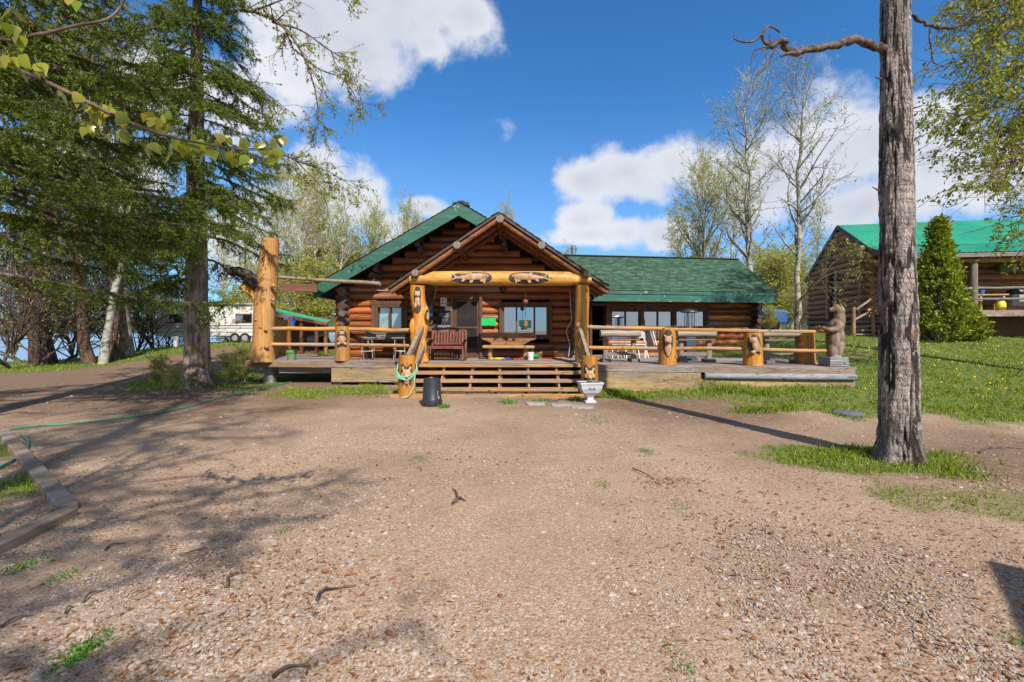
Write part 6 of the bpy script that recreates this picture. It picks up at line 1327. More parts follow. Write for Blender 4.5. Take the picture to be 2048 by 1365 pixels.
# ================================================================== NEAR TRUNK ON THE RIGHT
def near_trunk():
    D = 5.62; k = D / F; t = thing('cottonwood_tree', 'thick grey furrowed cottonwood trunk with dead crooked limbs in the right foreground', 'tree', (0, 0, 0))
    prof = [(1800, 930, 52), (1801, 915, 45), (1800, 890, 42), (1799, 850, 40), (1798, 800, 39), (1798, 740, 38.5), (1797, 660, 37.5), (1795, 560, 35.5), (1794, 460, 33.5), (1793, 350, 32), (1792, 240, 30.5), (1791, 120, 29), (1790, 0, 28), (1790, -200, 26), (1788, -420, 23), (1790, -600, 19)]
    ys = np.array([p[1] for p in prof])[::-1]; S, NZ = 120, 420; yy = np.linspace(-600, 930, NZ)[::-1]
    cx = np.interp(yy, ys, np.array([p[0] for p in prof])[::-1]); rr = np.interp(yy, ys, np.array([p[2] for p in prof])[::-1]) * k * .88
    z = EYE + (HZ - yy) * k; a = np.linspace(0, 2 * math.pi, S, endpoint=False); A, Zg = np.meshgrid(a, z); Rg = np.repeat(rr[:, None], S, 1)
    u, v = np.cos(A) * 1.0, np.sin(A) * 1.0
    wob = fbm(u * 2.2 + 9, v * 2.2 + Zg * .35, Zg * 1.1, o=3, seed=41) - .47
    ridge = np.abs(fbm(u * 4.2 + 3 + wob * 1.5, v * 4.2, Zg * 3.2 + wob * 2, o=4, seed=43) - .47) * 2; plate = np.clip(ridge * 3.2, 0, 1)
    crack = 1 - np.clip(np.abs(fbm(u * 2.3 + 1 + wob, v * 2.3 + 2, Zg * .95 + wob, o=5, seed=47) - .47) * 13, 0, 1)
    lower = np.clip(1.25 - (Zg - .2) * .22, .55, 1.25)
    disp = (plate - .9) * .014 * lower - crack * .022 * lower + wob * .035 + (fbm(u * 11, v * 11, Zg * 6, o=3, seed=49) - .47) * .016
    toes = np.clip((.55 - Zg) / .55, 0, 1) ** 2 * (.16 * (np.cos(A * 5 + 1) + .5 * np.cos(A * 9)) + .10)
    Rg = Rg * (1 + toes) + disp
    V = np.stack([(cx[:, None] - 1024) * k + u * Rg, D + v * Rg, Zg], -1).reshape(-1, 3)
    i, j = np.meshgrid(np.arange(NZ - 1), np.arange(S), indexing='ij'); b_ = i * S; f = np.stack([b_ + j, b_ + (j + 1) % S, b_ + S + (j + 1) % S, b_ + S + j], -1).reshape(-1, 4)
    mb = MB(); mb.add(V, f); o = mb.build('trunk', MT['bark_near'], t, smooth=180)
    at_ = o.data.attributes.new('fissure', 'FLOAT', 'POINT'); at_.data.foreach_set('value', np.clip(crack * .9 + (1 - plate) * .35, 0, 1).ravel().astype(np.float32))
    Z5 = lambda px, py, dD=0: at(1400 + px / 3.102, py / 3.102, D + dD)
    def limb(pts, r0, r1, dd=0): mb = MB(); P = [p + np.array([random.gauss(0, .008) for _ in range(3)]) for p in catmull([Z5(px, py, dd * i / len(pts)) for i, (px, py) in enumerate(pts)], 3)]; n = len(P); rr_ = np.linspace(r0, r1, n) * np.array([1 + random.uniform(-.2, .2) for _ in range(n)]); mb.tube(P, rr_, 9); return mb
    W = []
    m1 = limb([(1150, 320), (1110, 300), (1050, 285), (960, 248), (860, 278), (790, 292), (690, 306), (600, 328), (560, 322), (530, 300), (515, 282), (535, 258), (490, 258), (460, 280), (430, 290)], .052, .024, -.4)
    m1.tube(catmull([Z5(600, 326, -.2), Z5(545, 335, -.25), Z5(500, 348, -.25)], 4), [.022] * 4 + [.018] * 4 + [.012], 8)
    for pts, r in (([(440, 288), (400, 262), (388, 225), (405, 185), (425, 165), (455, 172), (497, 203)], .020), ([(392, 205), (360, 240), (320, 260), (270, 262), (225, 248), (212, 235), (218, 215)], .014), ([(430, 290), (380, 298), (335, 320), (320, 365), (315, 420)], .010), ([(480, 282), (455, 330), (435, 385), (400, 430), (350, 470)], .014), ([(430, 290), (395, 310), (350, 340), (325, 385)], .008), ([(440, 270), (430, 225), (455, 225)], .007), ([(415, 300), (410, 340), (412, 372)], .007), ([(430, 385), (445, 375)], .006), ([(400, 405), (380, 400)], .005), ([(285, 262), (280, 275)], .005), ([(410, 260), (440, 240), (458, 222)], .006)):
        P = catmull([Z5(px, py, -.4) for px, py in pts], 4); m1.tube(P, np.linspace(r, r * .45, len(P)), 7)
    m1.build('dead_limb', MT['bark_dead'], t, smooth=60)
    m2 = limb([(1290, 90), (1330, 100), (1375, 130), (1430, 165), (1500, 172), (1570, 170), (1640, 142), (1720, 90), (1800, 55), (1900, 10), (2000, -50)], .022, .014)
    for pts, r in (([(1430, 168), (1424, 240), (1438, 310), (1442, 375), (1465, 398), (1512, 412)], .012), ([(1440, 375), (1400, 415), (1350, 460), (1305, 488)], .008), ([(1720, 90), (1722, 40), (1735, 0)], .007), ([(1570, 170), (1575, 180)], .008), ([(1440, 165), (1445, 155)], .007)):
        P = catmull([Z5(px, py) for px, py in pts], 4); m2.tube(P, np.linspace(r, r * .5, len(P)), 7)
    m2.build('dead_limb', MT['bark_dead'], t, smooth=60)
    for pts in ([(1305, 690), (1320, 672), (1345, 668), (1382, 655)], [(1125, 490), (1087, 484)], [(1112, 1186), (1068, 1160)], [(1305, 800), (1322, 792)]):
        mb = MB(); P = catmull([Z5(px, py) for px, py in pts], 4); mb.tube(P, np.linspace(.012, .005, len(P)), 7); mb.build('broken_twig', MT['bark_dead'], t, smooth=60)
    # living top, above the frame
    rng = np.random.default_rng(12); top = V.reshape(NZ, S, 3)[-1].mean(0); P0 = np.stack([top + np.array([.05 * i, .1 * i, 1.1 * i]) for i in range(7)])[None]; R0 = np.linspace(.11, .03, 7)[None]
    P1, R1 = spawn(rng, P0, R0, np.array([16]), .02, 1, 55, 2.6, .2, 7, .05, .12, .6); P2, R2 = spawn(rng, P1, R1, 7, .25, 1, 42, 1.0, .3, 5, .05, .15, .6)
    mb = MB(); [mb.add(*tubes(P, Rr, s_)) for P, Rr, s_ in ((P0, R0, 10), (P1, R1, 6), (P2, R2, 4))]; mb.build('upper_limbs', MT['bark_twig'], t, smooth=60)
    pl, dl = pts_on(rng, P2, 22); lv = MB(); lv.add(*leaf_quads(rng, pl + rng.normal(0, .06, pl.shape), .06, dl, droop=.3)); lv.build('crown', MT['poplar_leaf'], t)
def bark_near():
    b = NB('bark_near'); fa = b.n('ShaderNodeAttribute'); fa.attribute_name = 'fissure'
    n = b.noise(b.mapped((15, 15, 9)), 1, 8, .72, .5); n2 = b.noise(b.mapped((3, 3, 30)), 1, 6, .65); n3 = b.noise(b.mapped((2.2, 2.2, 1.0)), 1, 5, .6)
    plate = b.ramp(b.math('ADD', b.math('MULTIPLY', n, .5), b.math('MULTIPLY', n2, .5)), [(.36, (.085, .066, .056)), (.48, (.26, .222, .198)), (.62, (.42, .372, .338))])
    plate = b.mix(b.ramp(n3, [(.45, (0, 0, 0)), (.62, (.7, .7, .7))]), plate, b.ramp(n, [(.3, (.055, .045, .042)), (.7, (.17, .15, .145))]))
    wv = b.n('ShaderNodeVectorMath'); wv.operation = 'ADD'; cn = b.n('ShaderNodeTexNoise'); b.l(b.mapped((1, 1, 1)), cn.inputs['Vector']); cn.inputs['Scale'].default_value = 5; sc_ = b.n('ShaderNodeVectorMath'); sc_.operation = 'SCALE'; b.l(cn.outputs['Color'], sc_.inputs[0]); sc_.inputs[3].default_value = 3.2; b.l(b.mapped((20, 20, 4.2)), wv.inputs[0]); b.l(sc_.outputs[0], wv.inputs[1])
    ed_ = b.voro(wv.outputs[0], 1, 'DISTANCE_TO_EDGE'); pl_ = b.ramp(ed_, [(.015, (.22, .19, .17)), (.09, (1, 1, 1))]); plate = b.mix(b.ramp(b.noise(b.mapped((1.6, 1.6, .8)), 1, 4), [(.42, (.12, .12, .12)), (.60, (.75, .75, .75))]), plate, b.mix(1.0, plate, pl_, 'MULTIPLY'))
    chip = b.ramp(b.noise(b.mapped((11, 11, 8)), 1, 4, .6), [(.66, (0, 0, 0)), (.69, (1, 1, 1))])
    c = b.mix(b.ramp(fa.outputs['Fac'], [(.3, (0, 0, 0)), (.75, (1, 1, 1))]), plate, (.040, .032, .028)); c = b.mix(b.math('MULTIPLY', chip, .8), c, (.48, .43, .37))
    red = b.ramp(b.noise(b.mapped((3.5, 3.5, 3.5)), 1, 3), [(.66, (0, 0, 0)), (.72, (.55, .55, .55))]); c = b.mix(red, c, (.23, .095, .05))
    b.bump(b.math('ADD', b.math('ADD', n, b.math('MULTIPLY', n2, .5)), b.math('MINIMUM', b.math('MULTIPLY', ed_, 3), .4)), 1.0, .02); MT['bark_near'] = b.fin(c, .92, .12)
bark_near(); near_trunk()

# ================================================================== OVERHANGING LEAFY TREES
def limb_tree(name, label, trunk, tr, limbs, seed, leafm, leafs, leafn, sub, ln2, ln3, barkm='bark_twig', droop=.12, twig=.004):
    """tree whose main limbs are given in the round; twigs and leaves grow along them"""
    rng = np.random.default_rng(seed); t = thing(name, label, 'tree'); mb = MB(); P = np.array(catmull(trunk, 4)); mb.tube(P, np.linspace(tr, tr * .35, len(P)), 12); lv = MB()
    for pts, r0 in limbs:
        P1 = np.array(catmull(pts, 4)); n = 14; q = np.linspace(0, len(P1) - 1, n); P1 = np.stack([P1[int(a)] * (1 - a % 1) + P1[min(int(a) + 1, len(P1) - 1)] * (a % 1) for a in q])[None]; R1 = np.linspace(r0, .006, n)[None]
        L_ = np.linalg.norm(P1[0, 1:] - P1[0, :-1], axis=1).sum()
        P2, R2 = spawn(rng, P1, R1, np.array([max(3, int(sub[0] * L_))]), .22, 1, 46, ln2, .3, 6, -droop * .6, .13, .6, None, twig * 1.3); P3, R3 = spawn(rng, P2, R2, sub[1], .15, 1, 42, ln3, .3, 4, -droop, .14, .7, None, twig)
        for Pq, Rq, s_ in ((P1, R1, 8), (P2, R2, 4), (P3, R3, 3)): mb.add(*tubes(Pq, Rq, s_))
        pl, dl = pts_on(rng, np.concatenate([P3]), leafn); cl = rng.random(len(P3)).repeat(leafn) < .85; pl, dl = pl[cl], dl[cl]; lv.add(*leaf_quads(rng, pl + rng.normal(0, leafs * .35, pl.shape), leafs, dl * .5, .62, .45))
    mb.build('trunk', MT[barkm], t, smooth=60); lv.build('crown', MT[leafm], t); return t
A = at
# poplar behind the spruce, its long limb arching over towards the roof
limb_tree('poplar_tree', 'leafing poplar whose arching limb hangs beside the spruce against the sky', [(-10.2, 14.9, -.1), (-10.2, 14.9, 3), (-10.2, 14.8, 6), (-10.2, 14.8, 9), (-10.1, 14.7, 12.5)], .20,
    [([A(400, 60, 14.4), A(450, 28, 14.0), A(500, 22, 13.5), A(555, 45, 13), A(595, 90, 12.6), A(622, 150, 12.4), A(636, 215, 12.3), A(636, 260, 12.3)], .06), ([A(545, 45, 13.1), A(600, 60, 12.8), A(650, 95, 12.6), A(695, 130, 12.5), A(728, 215, 12.4)], .03), ([A(590, 100, 12.6), A(640, 140, 12.5), A(690, 160, 12.5), A(722, 220, 12.4)], .025),
     ([A(500, 24, 13.4), A(540, 10, 13), A(590, -10, 12.8), A(640, -20, 12.6)], .03), ([A(620, -60, 13), A(660, -25, 12.6), A(690, -8, 12.5), A(715, 6, 12.4)], .02), ([A(470, 120, 14), A(510, 170, 13.6), A(550, 200, 13.2), A(580, 225, 13)], .03),
     ([A(470, 300, 14.3), A(540, 300, 13.6), A(600, 325, 13.1), A(660, 345, 12.9), A(722, 385, 12.7)], .035), ([A(560, 312, 13.4), A(610, 360, 13.2), A(650, 400, 13), A(655, 440, 13)], .025), ([A(430, 200, 14.5), A(480, 240, 14), A(520, 262, 13.8)], .03), ([A(590, 320, 13.2), A(620, 350, 13), A(650, 380, 12.9)], .02)], 15, 'poplar_leaf', .062, 7, (5.5, 4), .62, .30)
# shade tree outside the right edge, its crown hanging in
def right_limbs():
    rnd = random.Random(31); L_ = []
    for k in range(18):
        y = -80 + k * 25; D0 = 11.2; s = A(2230 + rnd.uniform(-40, 60), y - 130 + rnd.uniform(-40, 60), D0 + 1); reach = {0: 1960}.get(k, 1895 + 70 * abs(math.sin(k * 1.7)) + (25 if y > 330 else 0) + max(0, (y - 330)) * .35); D1 = 10.0 + rnd.uniform(-1, 1.6)
        L_.append(([s, A(2150, y - 60 + rnd.uniform(-30, 30), D1 + .8), A(2060, y - 15 + rnd.uniform(-25, 25), D1 + .3), A((2060 + reach) / 2, y + rnd.uniform(-15, 25), D1), A(reach, y + 25 + rnd.uniform(-10, 40), D1)], .035))
    for (px, py) in ((2040, 440), (2015, 400), (2060, 490)): L_.append(([A(2230, py - 160, 12), A(2160, py - 90, 11), A(2100, py - 40, 10.6), A(px, py, 10.4)], .02))
    return L_
limb_tree('shade_tree', 'spreading leafy tree reaching in from the right edge of the picture', [(14.9, 12.2, gzf(14.9, 12.2) - .1), (14.8, 12.1, 3), (14.6, 12, 6), (14.5, 12, 9), (14.3, 12, 12)], .26, right_limbs(), 33, 'poplar_leaf', .070, 8, (4.6, 4), .75, .34, droop=.05)
limb_tree('leafy_sapling', 'thin sapling with yellow green leaf sprays before the cabin gable', [A(1592, 655, 20.5) - Vector((0, 0, .3)), A(1594, 620, 20.5), A(1600, 600, 20.5), A(1612, 588, 20.4)], .09, [([A(1600, 600, 20.5), A(1625, 575, 20.3), A(1650, 545, 20.2), A(1690, 500, 20.1)], .035), ([A(1635, 562, 20.3), A(1670, 545, 20.2), A(1705, 540, 20.1), A(1722, 560, 20.1)], .025), ([A(1645, 550, 20.2), A(1675, 520, 20.1), A(1712, 505, 20.1), A(1735, 530, 20.1)], .02), ([A(1640, 556, 20.2), A(1655, 580, 20.1), A(1680, 590, 20.1)], .02), ([A(1650, 545, 20.2), A(1655, 510, 20.1), A(1672, 480, 20.1)], .02)], 35, 'aspen_leaf', .085, 5, (4, 4), .8, .4)
# poplar sprig close to the camera, upper left
def sprig():
    t = thing('young_poplar', 'nearby poplar branch with large glossy yellow green leaves across the spruce', 'tree'); rng = np.random.default_rng(5); rnd = random.Random(5)
    main = [(-3.3, 1.5, 2.75), A(-60, 105, 2.0), A(60, 150, 2.05), A(150, 192, 2.1), A(230, 232, 2.15), A(320, 268, 2.2), A(420, 290, 2.28), A(500, 300, 2.33), A(552, 296, 2.38)]
    P = catmull(main, 6); mb = MB(); mb.tube(P, np.linspace(.013, .003, len(P)), 8); up = catmull([(-3.2, 1.5, 2.9), A(-40, 72, 2.0), A(70, 70, 2.05), A(150, 52, 2.1), A(215, 38, 2.15), A(247, 4, 2.2), A(262, -40, 2.25)], 6); mb.tube(up, np.linspace(.009, .004, len(up)), 8)
    mb.tube([(-3.35, 1.5, -.1), (-3.3, 1.5, 1.5), (-3.3, 1.5, 2.8), (-3.2, 1.5, 4.2)], [.05, .045, .03, .01], 10); mb.build('branch', MT['bark_twig'], t, smooth=60)
    cl = [(8, 115, 4), (30, 120, 3), (60, 132, 3), (85, 128, 4), (14, 20, 3), (22, 55, 3), (40, 78, 2), (6, 40, 2), (128, 178, 2), (155, 190, 3), (178, 205, 3), (195, 222, 4), (215, 215, 4), (240, 232, 4), (250, 258, 3), (182, 245, 3), (300, 232, 3), (320, 245, 4), (338, 228, 3), (290, 290, 4), (335, 295, 3), (360, 282, 3), (385, 278, 4), (400, 300, 2), (415, 310, 3), (445, 295, 4), (440, 272, 2), (470, 312, 4), (490, 318, 3), (500, 290, 3), (520, 288, 4), (545, 290, 5), (552, 280, 4), (540, 310, 3), (150, -4, 2)]
    lv = MB(); pt = MB()
    for px, py, n in cl:
        for k in range(n):
            D = 2.0 + .4 * max(0, px) / 550 + rnd.uniform(-.06, .06); b = np.array(A(px + rnd.uniform(-14, 14), py + rnd.uniform(-10, 10), D)); sz = rnd.uniform(.042, .076); d = unit(np.array([rnd.gauss(.1, .45), rnd.gauss(0, .45), -1.0])); sd = unit(np.cross(d, np.array([rnd.gauss(0, .6), 1, rnd.gauss(0, .3)]))); nn = np.cross(sd, d)
            out = [(0, 0), (.06, .30), (.22, .42), (.42, .36), (.66, .22), (.84, .10), (1.0, 0)]; R_ = [b + d * sz * a + sd * sz * w + nn * sz * (.16 * abs(w) + .10 * a * a) for a, w in out]; L_ = [b + d * sz * a - sd * sz * w + nn * sz * (.16 * abs(w) + .10 * a * a) for a, w in out]; M_ = [b + d * sz * a + nn * sz * .10 * a * a for a, w in out]
            lv.add(np.array(R_ + L_ + M_), [q for i in range(6) for q in ((14 + i, 14 + i + 1, i + 1, i), (7 + i, 7 + i + 1, 14 + i + 1, 14 + i))])
            pt.tube([b, b + np.array([rnd.uniform(-.01, .01), rnd.uniform(-.01, .01), rnd.uniform(.015, .035)])], .0012, 4)
    lv.build('leaves', MT['big_leaf'], t, smooth=180); pt.build('leaf_stalks', MT['twig_green'], t)
sprig()

# ================================================================== SHORE TREES, GROVES, SHRUBS
asp = plant_proto('aspen_tree', 'x', 'tree', 21, h=15, r0=.20, nl=34, llen=3.2, ang=50, leafn=4, leafs=.085, barkm='bark_aspen', leafm='aspen_leaf', t0=.28, up=.10, sub=(6, 4), lean=.16, twig_r=.009, group='aspens around the lodge')
bir = plant_proto('birch_tree', 'x', 'tree', 22, h=13, r0=.17, nl=34, llen=2.4, ang=42, leafn=7, leafs=.10, barkm='bark_birch', leafm='haze_leaf', t0=.22, up=.10, sub=(6, 4), lean=.10, twig_r=.008, group='birches behind the lodge')
rnd_ = plant_proto('broad_willow', 'x', 'tree', 23, h=10, r0=.22, nl=46, llen=3.6, ang=40, leafn=10, leafs=.10, barkm='bark_pale', leafm='haze_leaf', t0=.12, up=.08, sub=(7, 4), lean=.12, twig_r=.008, group='round crowned trees behind the lodge')
shr = plant_proto('leafy_shrub', 'x', 'shrub', 24, h=3.2, r0=.05, nl=34, llen=1.6, ang=34, leafn=6, leafs=.075, barkm='bark_pale', leafm='bush_leaf', t0=.02, up=.10, sub=(7, 5), lean=.05, twig_r=.006, group='bright spring shrubs', prof=lambda t: .7 + .3 * (1 - t))
bru = plant_proto('bare_bush', 'x', 'bush', 25, h=3.0, r0=.04, nl=34, llen=2.0, ang=30, leafn=1, leafs=.06, barkm='bark_twig', leafm='bush_leaf', t0=.0, up=.06, sub=(6, 4), lean=.08, twig_r=.006, group='bare twiggy bushes by the water', prof=lambda t: .8 + .2 * (1 - t))
def putpx(proto, px, D, hgt_px, h0, label, rz, thin=1.0):
    """stand a copy at bearing px and distance D so that its height spans hgt_px photo pixels"""
    s = hgt_px * D / F / h0; x = (px - 1024) * D / F; return put(proto, x, D, s * thin, R(rz), label, sz=s)
# right: two tall aspens behind the wing corner, broad crowns left of them
putpx(asp, 1516, 23.0, 520, 15, 'tall pale aspen rising right behind the wing corner', 20, .95)
putpx(asp, 1580, 24.0, 520, 15, 'tall bare aspen with white upper limbs between lodge and cabin', 200, .85)
putpx(rnd_, 1400, 30, 310, 10, 'round crowned tree with yellow green haze above the right end of the wing roof', 40, .62)
putpx(bir, 1462, 31, 330, 13, 'slender greenish birch above the end of the wing roof', 70, .9); putpx(bir, 1355, 36, 230, 13, 'small birch crown left of the round crowned tree', 130, .9)
putpx(bir, 1630, 36, 235, 13, 'thin mossy stem beside the gable of the cabin', 10, .6)
putpx(rnd_, 1005, 38, 232, 10, 'tree top showing just behind the porch peak', 10, .50); putpx(rnd_, 1135, 40, 160, 10, 'small tree top showing over the wing ridge by the stove pipe', 90, .6)
# left grove
for k, (px, D, h, lb, rz, th) in enumerate(((740, 36, 235, 'dense pale round crown behind the left roof slope', 15, .62), (818, 37, 245, 'pale tree top behind the main gable', 120, .55), (690, 39, 205, 'low greening crown between birch stems and the roof', 210, .7))): putpx(rnd_, px, D, h, 10, lb, rz, th)
for k, (px, D, h, lb, rz, th) in enumerate(((572, 33, 318, 'birch left of the hanging sign with a bare top', 15, .8), (594, 30, 301, 'white stemmed birch seen through the gap over the sign', 80, .8), (612, 34, 344, 'tall birch in the middle of the left grove', 150, .75), (638, 31, 326, 'white birch stem right of the sign board', 220, .8), (655, 36, 292, 'birch beside the left eave', 300, .8), (548, 35, 326, 'birch just right of the tall corner post', 40, .8), (678, 34, 283, 'birch partly hidden by the left roof edge', 100, .8), (505, 38, 309, 'birch between the big spruce and the corner post', 340, .8), (455, 37, 301, 'birch behind the trailer roof', 250, .8))): putpx(bir, px, D, h, 13, lb, rz, th)
for k, (px, D, h, lb, rz) in enumerate(((585, 29, 120, 'yellow green shrub behind the shelter roof', 10), (640, 30, 130, 'yellow green shrub at the left eave', 100), (540, 32, 120, 'shrub behind the corner post', 200), (610, 35, 150, 'tall shrub in the middle of the left grove', 300), (700, 37, 150, 'shrub behind the left roof edge', 50), (470, 36, 110, 'shrub behind the trailer', 80), (1600, 38, 105, 'bright shrub between the two aspens', 30), (1560, 36, 120, 'bright shrub behind the blue pickup', 120), (1640, 40, 90, 'shrub at the foot of the cabin gable', 210), (1530, 38, 130, 'tall bright shrub behind the wing corner', 300), (1538, 24.6, 42, 'small shrub growing in front of the wheel of the blue pickup', 20), (1575, 44, 120, 'distant bright shrub in the gap beside the cabin', 170))): putpx(shr, px, D, h, 3.2, lb, rz, 1.3)
for k, (px, D, h, lb, rz) in enumerate(((1592, 31, 62, 'dark twiggy bush left of the cabin', 10), (1618, 32, 60, 'dark twiggy bush at the cabin corner', 70), (20, 19.5, 210, 'bare bush at the far left of the shore', 20), (70, 21, 190, 'bare bush left of the big shore trunk', 90), (130, 24, 170, 'bare bush right of the big shore trunk', 150), (160, 27, 150, 'bare bush beside the dark leaning trunk', 10), (270, 30, 150, 'bare bush right of the shore trunks', 60), (305, 31, 170, 'bare bush left of the trailer', 200), (45, 23, 200, 'tangled bare bush on the bank', 310), (330, 33, 130, 'bare bush behind the trailer nose', 100), (235, 29, 160, 'bare bush behind the shore trunks', 250), (105, 26, 200, 'bare bush on the water side of the big trunk', 280))): putpx(bru, px, D, h, 3.0, lb, rz, 1.1)
# shore trunks
def shore_trunk(px, D, r, h, lean, barkm, label, seed, leafn=6):
    rng = np.random.default_rng(seed); x = (px - 1024) * D / F; t = thing('shore_tree', label, 'tree', (x, D, gzf(x, D) - .15), group=None); P0, R0 = trunk_line(rng, h, r, .10, 14, .05); P0[0, :, 0] += lean * np.linspace(0, 1, 14) * h; R0[0, 0] *= .92
    P1, R1 = spawn(rng, P0, R0, np.array([30]), .30, 1, 55, 2.8, .25, 7, .06, .12, .5); P2, R2 = spawn(rng, P1, R1, 7, .2, 1, 42, 1.3, .3, 5, .03, .15, .6, None, .008); P3, R3 = spawn(rng, P2, R2, 5, .2, 1, 42, .55, .3, 4, -.02, .15, .6, None, .006)
    mb = MB(); [mb.add(*tubes(P, Rr, s_)) for P, Rr, s_ in ((P0, R0, 14), (P1, R1, 6), (P2, R2, 4), (P3, R3, 3))]; mb.build('trunk', MT[barkm], t, smooth=60); pl, dl = pts_on(rng, P3, leafn); lv = MB(); lv.add(*leaf_quads(rng, pl + rng.normal(0, .04, pl.shape), .09, dl * .5, .6, .3)); lv.build('crown', MT['poplar_leaf'], t)
shore_trunk(88, 22, .44, 16, .01, 'bark_shore', 'massive reddish brown cottonwood trunk on the shore at the far left', 61)
shore_trunk(180, 21.6, .24, 15, .035, 'bark_shore', 'dark leaning shore trunk left of the pale one', 62); shore_trunk(206, 21.4, .17, 15, .01, 'bark_aspen', 'pale barked shore trunk among the dark ones', 63); shore_trunk(230, 22.6, .20, 14, -.01, 'bark_shore', 'thin red brown shore trunk right of the pale one', 64); shore_trunk(252, 24, .36, 16, .012, 'bark_spruce', 'thick furrowed shore trunk at the right of the group', 65)
# undergrowth at the big spruce
for k, (px, py, h, lb, rz) in enumerate(((345, 790, 42, 'low leafy undergrowth left of the big spruce', 10), (455, 770, 50, 'low leafy undergrowth right of the big spruce', 80), (490, 765, 60, 'leafy saplings in front of the corner post', 150), (320, 775, 50, 'thin saplings on the grass left of the big spruce', 220))):
    q = on_ground(px, py); s = h * q.y / F / 3.2; o = put(shr, q.x, q.y, s * 1.2, R(rz), lb, sz=s)
# trees outside the frame that throw the dappled shade on the drive
spruce(14, 19, .22, 6.0, 3.6, 85, label='spruce standing behind the viewpoint that shades the drive', loc=(-1.7, -4.6), hang=.5, tw=.95, dens=6, per_m=60)

# ================================================================== CONICAL CEDAR AND ITS NEIGHBOUR
def cedar(px, D, hpx, wpx, seed, label, name='cedar_tree', n=16000):
    x_ = (px - 1024) * D / F; q = Vector((x_, D, gzf(x_, D))); k = q.y / F; h = hpx * k; r = wpx * k / 2; rng = np.random.default_rng(seed); t = thing(name, label, 'tree', (q.x, q.y, q.z - .05)); mb = MB(); mb.tube([(0, 0, 0), (0, 0, h * .5), (0, 0, h * .97)], [.12, .07, .01], 8)
    m = 420; z = rng.uniform(.03, .96, m) * h; a = rng.random(m) * 6.283; rad = lambda zz: r * np.interp(zz / h, [0, .06, .18, .35, .5, .65, .8, .93, 1], [.72, .94, 1, .88, .70, .48, .31, .2, .03])
    L_ = rad(z) * rng.uniform(.78, 1.08, m); s = np.linspace(0, 1, 5); P = np.stack([np.cos(a)[:, None] * L_[:, None] * s, np.sin(a)[:, None] * L_[:, None] * s, (z - L_ * .5)[:, None] + L_[:, None] * .75 * s ** 1.5], -1); mb.add(*tubes(P, np.full((m, 5), .012), 3)); mb.build('trunk', MT['bark_twig'], t, smooth=60)
    idx = rng.integers(0, m, n); tt = rng.uniform(.45, 1.02, n) ** .7; p = P[idx, 0] + (P[idx, -1] - P[idx, 0]) * tt[:, None] + rng.normal(0, .07, (n, 3)); p[:, 2] = np.maximum(p[:, 2], .03)
    d = unit(np.stack([np.cos(a[idx]), np.sin(a[idx]), np.full(n, .9)], -1) + rng.normal(0, .45, (n, 3))); lv = MB(); lv.add(*leaf_quads(rng, p, .115, d * 1.5, .5)); lv.build('crown', MT['cedar_leaf'], t)
cedar(1877, 18.2, 254, 100, 71, 'tall dense conical cedar in front of the green roofed cabin'); cedar(1938, 18.4, 78, 62, 72, 'small rounded cedar bush right of the tall conical cedar', 'cedar_bush', 3500)
# ================================================================== SMALL THINGS ON THE GROUND
def twig(pix, r, label, fork=None):
    P = [on_ground(*p) + Vector((0, 0, r + .012 * math.sin(i * 2.1) + .008)) for i, p in enumerate(pix)]; mb = MB(); C = catmull(P, 5); mb.tube(C, np.linspace(r, r * .45, len(C)) * np.array([1 + random.uniform(-.15, .15) for _ in C]), 7)
    for f in fork or []: C = catmull([on_ground(*p) + Vector((0, 0, r + .01)) for p in f], 4); mb.tube(C, np.linspace(r * .7, r * .3, len(C)), 6)
    tag(mb.build('fallen_twig', MT['bark_dead'], smooth=60), label, 'twig', 'fallen twigs on the drive')
twig([(634, 1206), (645, 1190), (670, 1180), (712, 1177)], .011, 'curved bare twig in the middle foreground'); twig([(545, 1362), (575, 1345), (620, 1335)], .010, 'bare twig at the bottom edge left of the middle')
twig([(455, 1178), (458, 1160), (478, 1148)], .010, 'short hooked twig left of the curved twig'); twig([(165, 1210), (180, 1195), (205, 1183)], .007, 'thin twig in the left foreground'); twig([(0, 1260), (30, 1245), (66, 1232)], .008, 'thin twig at the lower left edge')
twig([(905, 1012), (918, 1003), (932, 1005)], .016, 'knobbly dark stick in the centre of the drive', [[(915, 1008), (913, 990), (905, 982)]]); twig([(1265, 940), (1290, 952), (1310, 960)], .009, 'dark stick right of centre on the drive'); twig([(1960, 908), (1985, 899), (2046, 899)], .012, 'pale stick on the bare earth right of the big trunk')
twig([(210, 1105), (225, 1095), (255, 1088)], .007, 'thin twig near the timber edging'); twig([(358, 1115), (400, 1105), (416, 1098)], .006, 'thin twig below the dappled shade'); twig([(0, 832), (40, 828), (90, 829)], .012, 'long dark stick at the left edge of the drive'); twig([(130, 1232), (136, 1222), (148, 1216)], .006, 'tiny twig in the left foreground')
def weed(px, py, w, n, h, label, seed):
    q = on_ground(px, py); rng = np.random.default_rng(seed); k = q.y / F; X = q.x + rng.normal(0, w * k * .35, n); Y = q.y + rng.normal(0, w * k * .5, n); P = np.stack([X, Y, gz(X, Y) + rng.uniform(0, h, n)], -1); mb = MB(); mb.add(*leaf_quads(rng, P, h * .8, np.array([0, 0, .6]), .45)); mb.add(*blades(X, Y, h * rng.uniform(.6, 1.3, n), np.full(n, .003), .6))
    tag(mb.build('weed_tuft', MT['weed_leaf']), label, 'weed', 'green weeds in the gravel')
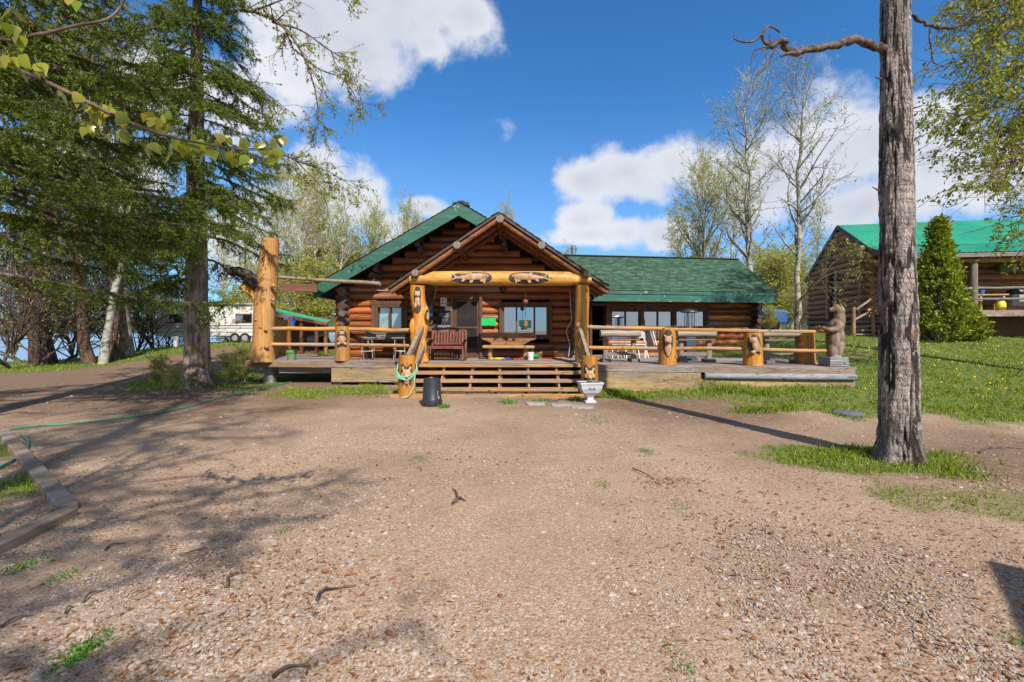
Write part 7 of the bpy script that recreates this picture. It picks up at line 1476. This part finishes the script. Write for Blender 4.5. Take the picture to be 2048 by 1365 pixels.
for a in ((165, 1308, 55, 320, .022, 'largest green weed patch, in the left foreground', 1), (128, 1155, 40, 110, .02, 'flat green weed left of the twigs', 2), (45, 1135, 45, 160, .02, 'small green weed by the timber end', 3), (1368, 1018, 45, 70, .022, 'green weed right of the centre of the drive', 4), (1370, 1328, 60, 110, .018, 'yellowish spruce sprig lying in the near foreground', 5), (838, 918, 35, 90, .02, 'pale weed in the middle of the drive', 6), (570, 1063, 30, 60, .015, 'tiny weed by the dappled shade', 7), (1195, 842, 55, 200, .03, 'weed in front of the pavers', 8), (1016, 806, 22, 200, .05, 'green weed at the foot of the steps', 9), (1085, 803, 40, 200, .04, 'weeds growing round the left paver', 10), (1150, 800, 40, 200, .05, 'weeds by the urn foot', 11), (1290, 905, 30, 120, .03, 'low weed at the edge of the bare earth', 12), (1200, 968, 30, 60, .02, 'tiny weed left of the centre right', 13), (2035, 1285, 40, 60, .02, 'weed at the right edge of the foreground', 14), (887, 815, 16, 120, .05, 'weed beside the upturned bin', 15)): weed(*a)
# dandelions on the lawn
def dandelions():
    rnd = random.Random(77); mb = MB(); mb.ell((0, 0, .07), (.032, .032, .016), n=10, m=5); proto = mb.build('dandelion', MT['dandelion'], smooth=80); n = 0
    for k in range(400):
        px = rnd.choice((rnd.uniform(1700, 2046), rnd.uniform(1480, 2046), rnd.gauss(1930, 45))); py = rnd.choice((rnd.uniform(682, 735), rnd.gauss(695, 10), rnd.uniform(690, 790)))
        if not 678 < py < 800: continue
        q = on_ground(px, py)
        if q.y < 9.5 or float(grass_amount(np.array([q.x]), np.array([q.y]))[0]) < .5 or (q.x < 8.6 and q.y > 11): continue
        o = proto if n == 0 else proto.copy()
        if n: col.objects.link(o)
        o.location = q; s = rnd.uniform(.55, 1.0); o.scale = (s, s, rnd.uniform(.7, 1.5)); tag(o, 'yellow dandelion flower on the right lawn', 'dandelion', 'dandelions on the lawn'); n += 1
        if n >= 64: break
dandelions()
def cone_proto():
    mb = MB(); mb.lathe([(.004, -.03), (.013, -.018), (.016, 0), (.012, .018), (.003, .032)], n=9); o = mb.build('spruce_cone', MT['cone']); return o
plain('cone', (.22, .085, .035), .8, .15, .4, 90, isl=0)
def cones():
    rnd = random.Random(5); pr = cone_proto()
    for k in range(22):
        px, py = rnd.choice(((rnd.uniform(1350, 2000), rnd.uniform(960, 1120)), (rnd.uniform(100, 1900), rnd.uniform(900, 1340)))); q = on_ground(px, py); o = pr if k == 0 else pr.copy()
        if k: col.objects.link(o)
        o.location = q + Vector((0, 0, .012)); o.rotation_euler = (R(90), rnd.uniform(0, 6), rnd.uniform(0, 6)); s = rnd.uniform(.45, .85); o.scale = (s, s, s); tag(o, 'small brown spruce cone lying on the gravel', 'cone', 'spruce cones on the drive')
cones()
# unseen shed added off-frame to cast the shadow at the lower right
t = thing('shadow_caster_shed', 'small plank shed just outside the right edge of the picture', 'shed', (4.45, -.5, 0), R(-40)); mb = MB(); mb.box((0, 0, 1.05), (2.0, 1.7, 2.1)); mb.build('wall', MT['pale_plank'], t); mb = MB(); mb.box((0, 0, 2.15), (2.1, 1.8, .08)); mb.build('roof', MT['green_sheet'], t)
